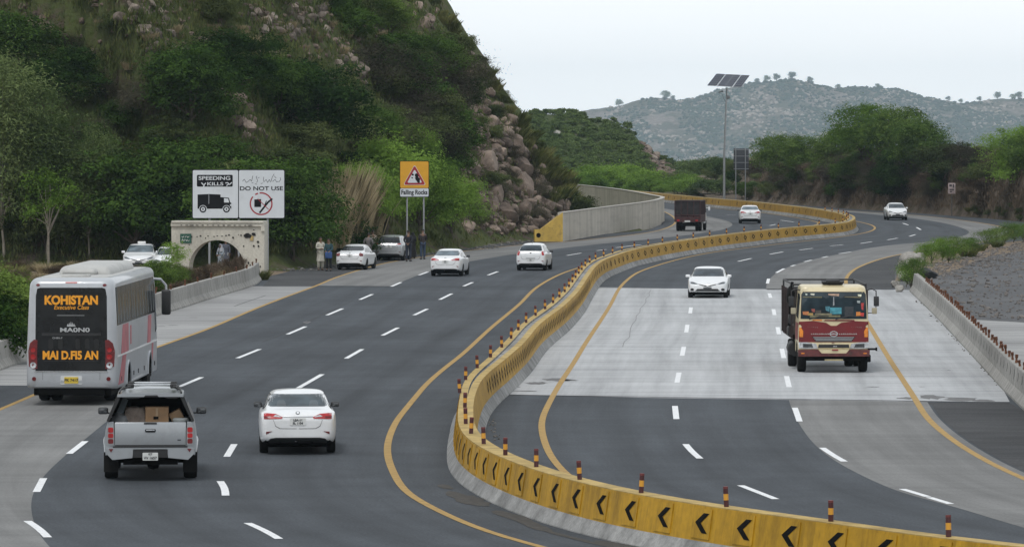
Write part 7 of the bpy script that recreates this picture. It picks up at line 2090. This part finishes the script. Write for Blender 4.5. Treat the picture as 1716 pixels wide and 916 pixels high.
cover([(620, 130), (700, 110), (790, 190), (780, 330), (740, 380), (640, 260), (580, 220)], 44, ['thorn_bush', 'thorn_bush', 'dark_bush', 'olive_bush'], 45, 85, 'grey brown thorny bush left of the rocky flank', 'thorny bushes beside the rocky flank', HL, 14)
cover([(540, 0), (690, 0), (765, 120), (780, 180), (680, 120), (600, 120)], 17, ['dark_bush', 'dark_bush', 'olive_bush'], 40, 70, 'dark bush near the crest of the left hill', 'bushes near the crest of the left hill', HL, 15)
cover([(250, -20), (540, -20), (540, 60), (430, 110), (330, 60)], 12, ['dark_bush', 'olive_bush', 'thorn_bush'], 35, 65, 'bush between the rocks at the top edge of the photo', 'bushes at the top of the left hill', HL, 15)
cover([(0, -20), (250, -20), (300, 90), (200, 150), (60, 90)], 18, ['olive_bush', 'dark_bush', 'olive_bush'], 22, 42, 'small bush among the rocks of the upper left spur', 'bushes on the upper left spur', HL, 12)
cover([(770, 200), (850, 200), (950, 330), (900, 390), (800, 390), (760, 330)], 30, ['olive_bush', 'thorn_bush'], 14, 32, 'small bush growing between the rocks of the steep flank', 'small bushes on the rocky flank', HL, 12)
cover([(780, 385), (900, 370), (990, 345), (1000, 360), (890, 400), (800, 410)], 16, ['dark_bush', 'olive_bush'], 22, 40, 'low bush at the foot of the rocky flank by the retaining wall', 'low bushes at the foot of the rocky flank', HL, 10)
for px, py, hp in ((528, 420, 100), (545, 418, 115), (560, 412, 125), (577, 410, 120), (592, 408, 105), (606, 410, 90), (550, 395, 110), (570, 390, 120), (585, 385, 100)):
    loc = on(HL, px, py); plant('reed_clump', loc, px_h(loc, hp), 'tall dry reeds on the bank behind the parked sedan', 'dry reeds behind the layby', 1.2)
for loc in scatter([(150, 20), (720, 20), (740, 110), (560, 100), (450, 80), (320, 150), (320, 200), (200, 190)], 46, HL, 12): plant('dry_clump', loc, px_h(loc, rng.uniform(11, 22)), 'dry grass tuft on the open upper slope of the left hill', 'dry grass tufts on the upper slope', .95)
for i in range(46):
    t = i / 45; ex = [730, 790, 830, 865, 905, 945, 985]; ey = [6, 90, 150, 200, 262, 318, 352]
    px = 730 + 250 * t; py = float(np.interp(px, ex, ey)) + rng.uniform(3, 14)
    loc = HL.hit(px - 4, py)
    if loc is None: continue
    if rng.random() < .3: boulder(loc, px_h(loc, rng.uniform(10, 20)), 'boulder on the outline of the rocky hill against the sky', 'boulders on the hill outline', BR)
    else: plant(rng.choice(['grass_clump', 'olive_bush', 'grass_clump']), loc, px_h(loc, rng.uniform(13, 26)), 'small plant on the outline of the rocky hill against the sky', 'small plants on the hill outline', 1.3)
for loc in scatter([(850, 190), (900, 260), (965, 335), (930, 350), (870, 260)], 34, HL, 6): plant('grass_clump', loc, px_h(loc, rng.uniform(16, 30)), 'yellow green grass tuft at the right edge of the rocky flank', 'grass tufts along the edge of the rocky flank', 1.3)
# grass over the open slopes: beyond counting
def grass_field(name, label, field, poly, n, hgt, leaf, seed, wid=.05):
    pts = []
    r = random.Random(seed); xs = [p[0] for p in poly]; ys = [p[1] for p in poly]
    while len(pts) < n // 14:
        x, y = r.uniform(min(xs), max(xs)), r.uniform(min(ys), max(ys))
        if inside(poly, x, y):
            h = field.hit(x, y)
            if h is None: pts.append(None); continue
            pts.append(h)
    pts = [p for p in pts if p is not None]
    q = np.array([(p.x, p.y, p.z) for p in pts])
    q = np.repeat(q, 14, 0)
    rr = np.random.default_rng(seed)
    q += np.stack([rr.normal(0, .28, len(q)), rr.normal(0, .28, len(q)), rr.normal(0, .10, len(q)) + hgt * .3], 1)
    nn = rr.normal(0, 1, (len(q), 3)); nn[:, 2] *= .2
    L = leaves_mesh(name, LM[leaf], q, nn, hgt, wid / hgt, seed, .2)
    # blades stand up: rebuild with vertical long axis
    n_ = len(q); d = np.stack([rr.normal(0, .35, n_), rr.normal(0, .35, n_), np.ones(n_)], 1); d /= np.linalg.norm(d, axis=1, keepdims=True)
    s_ = np.cross(d, nn); s_ /= np.linalg.norm(s_, axis=1, keepdims=True)
    Ls = (hgt * rr.uniform(.5, 1.3, n_))[:, None]
    v = np.stack([q - d * Ls * .5, q + s_ * wid, q + d * Ls * .5, q - s_ * wid], 1).reshape(-1, 3)
    L.vertices.foreach_set('co', v.ravel().astype(np.float32)); L.update()
    o = link_mesh(name, L); tag(o, label, 'grass', kind='stuff')
grass_field('hillside_grass', 'short grass and herbs over the left hillside', HL, [(-40, -40), (720, -40), (830, 150), (960, 335), (880, 400), (700, 425), (-40, 445)], 52000, .42, 'grass', 5, .028)
grass_field('hillside_scrub', 'low dark herbs between the bushes of the left hillside', HL, [(-40, -40), (720, -40), (790, 150), (780, 400), (700, 425), (-40, 445)], 36000, .5, 'olive', 6, .05)

for loc in scatter([(790, 230), (840, 215), (905, 300), (900, 375), (800, 380), (780, 320)], 13, HL, 26):
    o = boulder(loc, px_h(loc, rng.uniform(42, 64)), 'large broken ledge of rock in the steep rocky flank', 'rock ledges of the rocky flank', BR, .42, 'rock_ledge')
    o.scale = (o.scale.x * .8, o.scale.y * .9, o.scale.z * 1.25); o.rotation_euler = (rng.uniform(-.3, .3), rng.uniform(.2, .7), rng.uniform(-.6, .6))
rocks([(770, 190), (815, 165), (850, 200), (900, 265), (958, 345), (910, 388), (850, 397), (785, 390), (755, 330), (775, 270)], 164, 11, 34, 'reddish boulder packed into the steep rocky flank', 'reddish boulders of the rocky flank', BR, 6)
rocks([(655, 15), (720, 30), (800, 110), (830, 165), (800, 180), (740, 90)], 12, 14, 30, 'reddish boulder along the crest of the left hill', 'boulders along the crest', BR, 10)
rocks([(415, 25), (540, 15), (545, 60), (500, 70), (430, 55)], 22, 14, 28, 'grey boulder in the outcrop at the top of the photo', 'grey boulders of the top outcrop', BG, 8)
rocks([(555, 95), (610, 90), (625, 150), (580, 170)], 12, 14, 30, 'boulder in the small outcrop right of the large dark tree', 'boulders of the small outcrop', BG, 8)
rocks([(345, 165), (405, 170), (450, 230), (430, 250), (390, 225)], 12, 18, 40, 'reddish boulder in the bare patch above the wide white sign', 'boulders above the wide white sign', BR, 9)
rocks([(35, 25), (110, 35), (120, 85), (60, 75)], 10, 16, 36, 'boulder on the far left spur near the photo edge', 'boulders of the far left spur', BR, 9)
rocks([(180, 10), (250, 5), (310, 85), (300, 110), (250, 100), (215, 70)], 30, 14, 30, 'boulder on the rocky ridge of the upper left spur', 'boulders of the upper left ridge', BG, 9)
rocks([(630, 0), (690, 0), (720, 45), (650, 40)], 8, 14, 28, 'boulder between bushes under the top of the hill', 'boulders under the hill top', BR, 9)

pts, sz = [], []
for loc in scatter([(765, 185), (815, 160), (850, 195), (900, 262), (965, 345), (910, 392), (785, 394), (750, 330), (770, 270)], 900, HL, 1.2, 12): pts.append((loc.x, loc.y, loc.z + .02)); sz.append(px_h(loc, rng.uniform(5, 13)))
for loc in scatter([(0, 0), (720, 0), (800, 130), (640, 150), (520, 110), (330, 120), (180, 120), (0, 90)], 520, HL, 2): pts.append((loc.x, loc.y, loc.z + .02)); sz.append(px_h(loc, rng.uniform(5, 13)))
for loc in scatter([(1062, 215), (1100, 235), (1180, 312), (1130, 314), (1080, 270)], 170, HM, 2): pts.append((loc.x, loc.y, loc.z + .1)); sz.append(px_h(loc, rng.uniform(4, 12)))
HILL_STONES = (pts, sz)
# --- middle hill
mid_poly = [(840, 185), (930, 182), (1000, 187), (1055, 208), (1085, 245), (1130, 275), (1165, 310), (1000, 322), (850, 322)]
pp, qq = [], []
sky_line = [(x, float(np.interp(x, [a for a, _ in S2], [b for _, b in S2])) + 5) for x in np.linspace(846, 1090, 46)]
spots = [(h_, rng.uniform(6, 14)) for h_ in scatter(mid_poly, 430, HM, 4)] + [(h_, rng.uniform(5, 12)) for h_ in (HM.hit(*q) for q in sky_line) if h_]
for i, (loc, hp) in enumerate(spots):
    hh = px_h(loc, hp); w_ = hh * rng.uniform(1.3, 2.0)
    lb = lobes_round(rng, hh, w_, 6, 0)
    if inside([(1062, 215), (1100, 235), (1180, 310), (1130, 312), (1085, 270)], HX + loc.x * F / loc.y, HY + (CH - loc.z) * F / loc.y) and rng.random() < .75: continue
    p_, q_ = crown_pts(lb, 620, 500 + i, 18, .40)
    pp.append(p_ + np.array(loc)); qq.append(q_)
o = link_mesh('hill_scrub', leaves_mesh('hill_scrub', LM['far'], np.concatenate(pp), np.concatenate(qq), .26, .5, 4))
tag(o, 'dense green scrub covering the hill beyond the far bend', 'scrub', kind='stuff')
rocks([(1065, 225), (1090, 240), (1170, 305), (1150, 315), (1090, 270)], 14, 10, 22, 'pale boulder on the right shoulder of the hill beyond the bend', 'boulders on the shoulder of the middle hill', BG, 5, HM)
lo = HM.hit(933, 226)
if lo: boulder(lo, px_h(lo, 17), 'single round pale boulder on the hill beyond the bend', None, BP)
for k in range(34):
    px = rng.uniform(945, 1175); Y = rng.uniform(600, 640)
    loc = Vector(((px - HX) * Y / F, Y, max(-.3, HM.h((px - HX) * Y / F, Y))))
    plant('far_bright_bush', loc, px_h(loc, rng.uniform(22, 44) * (1 if px < 1090 else .7)), 'bright green shrub behind the retaining wall at the far bend', 'bright shrubs behind the retaining wall', 1.2)
for k in range(10):
    px = rng.uniform(1120, 1260); Y = rng.uniform(560, 640); loc = Vector(((px - HX) * Y / F, Y, -.3))
    plant('far_bush', loc, px_h(loc, rng.uniform(14, 28)), 'low green bush behind the median barrier near the solar lamp', 'bushes behind the barrier by the solar lamp')

# --- right bank
for px, py, hp, wf, kind, lab in ((1300, 305, 78, 1.25, 'green_tree', 'small round tree at the left end of the earth bank'), (1345, 305, 74, 1.2, 'green_tree', 'mid green tree next to the small round tree on the bank'), (1405, 300, 82, 1.3, 'green_tree', 'rounded green tree left of the largest tree on the bank'),
        (1455, 295, 112, 1.25, 'bright_bush', 'bright topped tree at the left of the large clump on the bank'), (1500, 300, 112, 1.3, 'green_tree', 'largest tree in the middle of the clump on the bank'), (1545, 300, 96, 1.25, 'green_tree', 'leafy tree right of the largest tree on the bank'), (1430, 322, 60, 1.4, 'green_tree', 'low tree below the clump on the bank'), (1515, 325, 72, 1.4, 'broad_tree', 'dark low tree in front of the largest tree on the bank'),
        (1590, 305, 60, 1.5, 'olive_bush', 'olive bush right of the tree clump on the bank'), (1635, 300, 48, 1.6, 'thorn_bush', 'bare twiggy bush on the bank before the right edge'), (1700, 332, 108, 1.1, 'bright_bush', 'bright green tree at the right edge of the photo'), (1735, 330, 90, 1.2, 'green_tree', 'mid green tree partly outside the right edge'), (1660, 320, 44, 1.5, 'olive_bush', 'olive bush left of the bright tree at the right edge')):
    loc = on(HR, px, py); plant(kind, loc, px_h(loc, hp), lab, None, wf)
cover([(1250, 290), (1440, 270), (1700, 275), (1716, 350), (1590, 350), (1260, 335)], 52, ['rust_bush', 'rust_bush', 'thorn_bush'], 18, 34, 'dry brown bush on the slope of the earth bank', 'dry bushes on the earth bank', HR, 10)
cover([(1170, 295), (1262, 285), (1300, 336), (1190, 338)], 22, ['olive_bush', 'far_bush', 'dark_bush'], 14, 30, 'bush on the low left end of the earth bank', 'bushes at the left end of the bank', HR, 7)
cover([(1290, 285), (1600, 280), (1716, 290), (1716, 340), (1300, 330)], 24, ['olive_bush', 'green_tree'], 20, 38, 'green bush part way down the earth bank', 'green bushes on the earth bank', HR, 14)
cover([(1380, 300), (1600, 300), (1600, 345), (1380, 340)], 16, ['dark_bush', 'thorn_bush'], 28, 48, 'dark bush on the shaded slope under the tree clump', 'dark bushes under the tree clump', HR, 12)
cover([(1560, 350), (1716, 362), (1716, 374), (1600, 360)], 14, ['grass_clump', 'olive_bush'], 10, 18, 'low grass clump at the foot of the bank on the right', 'low plants at the foot of the bank', HR, 8)
rocks([(1620, 285), (1700, 290), (1716, 345), (1640, 345), (1610, 310)], 8, 9, 18, 'pale brown boulder in the bank near the small faded sign', 'boulders in the right bank', BG, 6, HR)
grass_field('bank_grass', 'dry brown grass hanging over the earth bank', HR, [(1250, 300), (1440, 262), (1716, 268), (1716, 365), (1590, 354), (1255, 336)], 26000, .5, 'rust', 15, .03)

# --- far mountain: ridge trees one by one, scrub as one mass
for px, dpx in ((1037, 13), (1116, 16), (1127, 8), (1268, 9), (1285, 12), (1301, 13), (1327, 14), (1357, 11), (1404, 9), (1470, 8), (1588, 9), (1609, 8), (1640, 9), (1671, 13), (1697, 11), (1706, 13)):
    x = (px - HX) * Y4 / F; z = HF.h(x, Y4 - 8)
    plant('ridge_tree', Vector((x, Y4 - 8, z - .6)), dpx * Y4 / F, 'tiny lone tree on the skyline of the far mountain', 'trees on the far mountain skyline')
def mass(name, label, pts, sizes, m, seed, cat, sub=1):
    b = bmesh.new(); bmesh.ops.create_icosphere(b, subdivisions=sub, radius=.5)
    bv_ = np.array([v.co[:] for v in b.verts]); bf = np.array([[v.index for v in f.verts] for f in b.faces]); b.free()
    r = np.random.default_rng(seed); n = len(pts); k = len(bv_)
    v = bv_[None] * (1 + r.normal(0, .16, (n, k, 1))) * (np.array(sizes)[:, None, None] * r.uniform(.7, 1.3, (n, 1, 3))) * np.array([1.15, 1.15, .8]) + np.array(pts)[:, None, :]
    f = (bf[None] + (np.arange(n) * k)[:, None, None]).reshape(-1, 3)
    me = bpy.data.meshes.new(name); me.from_pydata(v.reshape(-1, 3).tolist(), [], f.tolist()); me.materials.append(m)
    o = link_mesh(name, me); return tag(o, label, cat, kind='stuff')
pts, sz = [], []
r_ = random.Random(77)
while len(pts) < 10500:
    x, y = r_.uniform(60, 345), r_.uniform(3050, Y4 / KF)
    if fbm(x, y, .03, 12.1, 3) + r_.uniform(-.5, .5) < -.10: continue
    z = HF.h(x * KF, y * KF)
    if z < -61: continue
    pts.append((x * KF, y * KF, z + .6)); sz.append(KF * r_.uniform(.8, 2.6) * (1.25 if z < 20 else 1))
mass('mountain_scrub', 'scrub dotted over the far mountain', pts, sz, leaf_mat('mountain_scrub_leaves', (.022, .036, .020), (.055, .078, .038), .1), 31, 'scrub')
pts, sz = [], []
while len(pts) < 2400:
    x, y = r_.uniform(60, 345), r_.uniform(3090, Y4 / KF)
    if fbm(x, y, .04, 3.1, 3) + r_.uniform(-.4, .4) < .1: continue
    z = HF.h(x * KF, y * KF); pts.append((x * KF, y * KF, z + .2)); sz.append(KF * r_.uniform(.6, 2.6))
mass('mountain_rocks', 'pale rocks scattered over the far mountain', pts, sz, mat('mountain_rock_pale', (.34, .29, .25), .95, var=.2, scale=.3), 32, 'rocks')
mass('hill_stones', 'smaller broken stones between the boulders of the left hill', HILL_STONES[0], HILL_STONES[1], M_ROCKR, 36, 'stones', 2)
# brush at the edge of the plateau beyond the far bend
for k in range(46):
    px = rng.uniform(1110, 1290); Y = rng.uniform(640, 840); x = (px - HX) * Y / F
    if HM.h(x, Y) > .5 or HR.h(x, Y) > 1.2: continue
    kd = 'rust_bush' if (1165 < px < 1262 and rng.random() < .7) else rng.choice(['far_bush', 'far_bush', 'olive_bush'])
    plant(kd, Vector((x, Y, max(-.35, HM.h(x, Y), HR.h(x, Y)))), rng.uniform(1.2, 3.0), 'scrubby bush at the edge of the plateau beyond the far bend', 'bushes at the plateau edge', 1.3)
# --- roadside plants and stones on the right
for i, (px, py, hp, k) in enumerate(((1548, 440, 30, 'green_clump'), (1562, 441, 34, 'green_clump'), (1580, 436, 36, 'green_clump'), (1598, 434, 38, 'green_clump'), (1612, 431, 32, 'green_clump'), (1590, 441, 30, 'green_clump'), (1630, 424, 26, 'green_clump'), (1655, 416, 30, 'green_clump'), (1668, 413, 30, 'green_clump'), (1684, 409, 30, 'green_clump'), (1700, 406, 32, 'green_clump'), (1714, 404, 30, 'green_clump'), (1640, 420, 16, 'grass_clump'), (1672, 414, 14, 'grass_clump'), (1622, 430, 20, 'grass_clump'))):
    loc = P(px, py); plant('weed_bush' if k == 'green_clump' else k, loc, px_h(loc, hp), 'green weedy plant on the dirt strip by the gravel yard', 'roadside plants by the gravel yard', 1.25)
for px, py, hp in ((1527, 487, 52), (1520, 480, 34), (1536, 476, 44)):
    loc = P(px, py); plant('weed_bush', loc, px_h(loc, hp), 'dark leafy weed at the far end of the right hand barrier', 'weeds at the barrier end', .9)
for px, py, sp, lab, pool in ((1524, 448, 40, 'large broken concrete block at the road edge', BP), (1513, 470, 26, 'pale rock below the broken concrete block', BP), (1540, 441, 26, 'pale rock right of the broken concrete block', BP), (1500, 481, 18, 'small pale rock where the bridge deck begins', BP), (1508, 489, 20, 'flat pale rock touching the barrier end', BP)):
    loc = P(px, py); boulder(loc, px_h(loc, sp), lab, None, pool, .12, 'rock')
loc = P(1557, 466); o = boulder(loc, px_h(loc, 26), 'smooth black boulder beside the end of the right hand barrier', None, [boulder_mesh(377, mat('black_rock', (.018, .019, .022), .7, var=.2))], .1)
o.scale = (.95, .8, .75); o.rotation_euler = (0, R(25), .3)
pts, sz = [], []
while len(pts) < 1500:
    px, py = r_.uniform(1500, 1716), r_.uniform(400, 600)
    if not inside([(1545, 445), (1716, 405), (1716, 535), (1640, 532), (1590, 500), (1550, 475)], px, py): continue
    if r_.random() > max(.10, 1 - (py - (440 - (px - 1545) * .2)) / 50): continue
    p_ = P(px, py); pts.append((p_.x, p_.y, .0)); sz.append(r_.choice([.04, .05, .07, .1, .13, .22]) * r_.uniform(.6, 1.2))
mass('rubble', 'loose stones and rubble on the dirt strip and gravel yard', pts, sz, rock_mat('rubble_stone', (.22, .20, .18), (.48, .45, .41), (.10, .09, .085)), 34, 'rubble')
pts, sz = [], []
while len(pts) < 420:
    px, py = r_.uniform(440, 1000), r_.uniform(395, 460)
    p_ = P(px, py); d_, _ = toe_dist(p_.x, p_.y)
    if d_ < -1.6 or d_ > .4: continue
    pts.append((p_.x, p_.y, .02)); sz.append(r_.choice([.05, .08, .12, .22]) * r_.uniform(.6, 1.2))
for p0, p1, n in (((770, 640), (800, 700), 40), ((818, 690), (835, 740), 30), ((760, 745), (860, 830), 40), ((1530, 495), (1680, 650), 60), ((990, 490), (845, 650), 40)):
    for k in range(n):
        t = r_.random(); p_ = P(p0[0] + (p1[0] - p0[0]) * t + r_.uniform(-6, 6), p0[1] + (p1[1] - p0[1]) * t); pts.append((p_.x, p_.y, .012)); sz.append(r_.uniform(.02, .07))
mass('road_grit', 'grit and small stones along the road edges', pts, sz, rock_mat('grit_stone', (.2, .19, .17), (.5, .48, .44), (.08, .075, .07)), 35, 'grit')

# --- verge on the left
for px, py, hp, k, lab in ((6, 602, 150, 'green_tree', 'green shrub left of the coach at the photo edge'), (30, 585, 90, 'bright_bush', 'bright low shrub tucked behind the coach'), (-25, 610, 120, 'dark_bush', 'dark shrub at the left edge behind the barrier'),
        (262, 503, 68, 'green_tree', 'green shrub between the coach mirror and the stone arch'), (290, 492, 54, 'green_tree', 'small green shrub in front of the arch'), (240, 505, 50, 'dark_bush', 'dark low bush behind the coach roof'), (292, 478, 72, 'young_tree', 'thin leafy sapling before the left leg of the arch'), (150, 520, 60, 'dark_bush', 'dark bush hidden by the coach roof')):
    loc = P(px, py); plant(k, loc, px_h(loc, hp), lab, None, 1.15)
for k in range(110):
    px = rng.choice([rng.uniform(0, 200), rng.uniform(0, 440)]); t = px / 440; py = rng.uniform(452, 478) if px > 300 else rng.uniform(450, 500)
    if 205 < px < 300 and py < 468: continue
    loc = P(px, py)
    if loc.x > P(441, 467).x - 1.2 + (loc.y - 214) * .0 and py > 470: continue
    plant(rng.choice(['dry_clump', 'grass_clump', 'rust_bush']), loc, rng.uniform(.3, .7), 'dry grass clump on the verge behind the left hand barrier', 'dry grass clumps on the left verge', 1.3)
for px, py in ((-10, 600), (20, 598), (300, 500), (320, 494), (345, 486), (365, 479), (380, 476), (395, 473), (410, 470), (330, 488), (275, 508), (310, 492), (355, 482), (403, 471), (420, 468)):
    loc = P(px, py - 8); plant('rust_bush', loc, rng.uniform(.7, 1.0), 'reddish brown weed rising behind the left hand barrier', 'reddish weeds behind the left barrier', .6)

# ------------------------------------------------------------------ haze over the whole place
m = bpy.data.materials.new('haze_air'); m.use_nodes = True
nt, lk = m.node_tree.nodes, m.node_tree.links
nt.clear()
ov = nt.new('ShaderNodeOutputMaterial'); pv = nt.new('ShaderNodeVolumePrincipled')
pv.inputs['Color'].default_value = (.70, .86, 1.0, 1)
pv.inputs['Density'].default_value = .000068
pv.inputs['Anisotropy'].default_value = .2
lk.new(pv.outputs[0], ov.inputs['Volume'])
o = MB().box((0, 4700, 36), (5000, 9800, 202)).build('haze', m, smooth=None)
tag(o, 'pale blue haze over the valley', 'haze', kind='stuff')
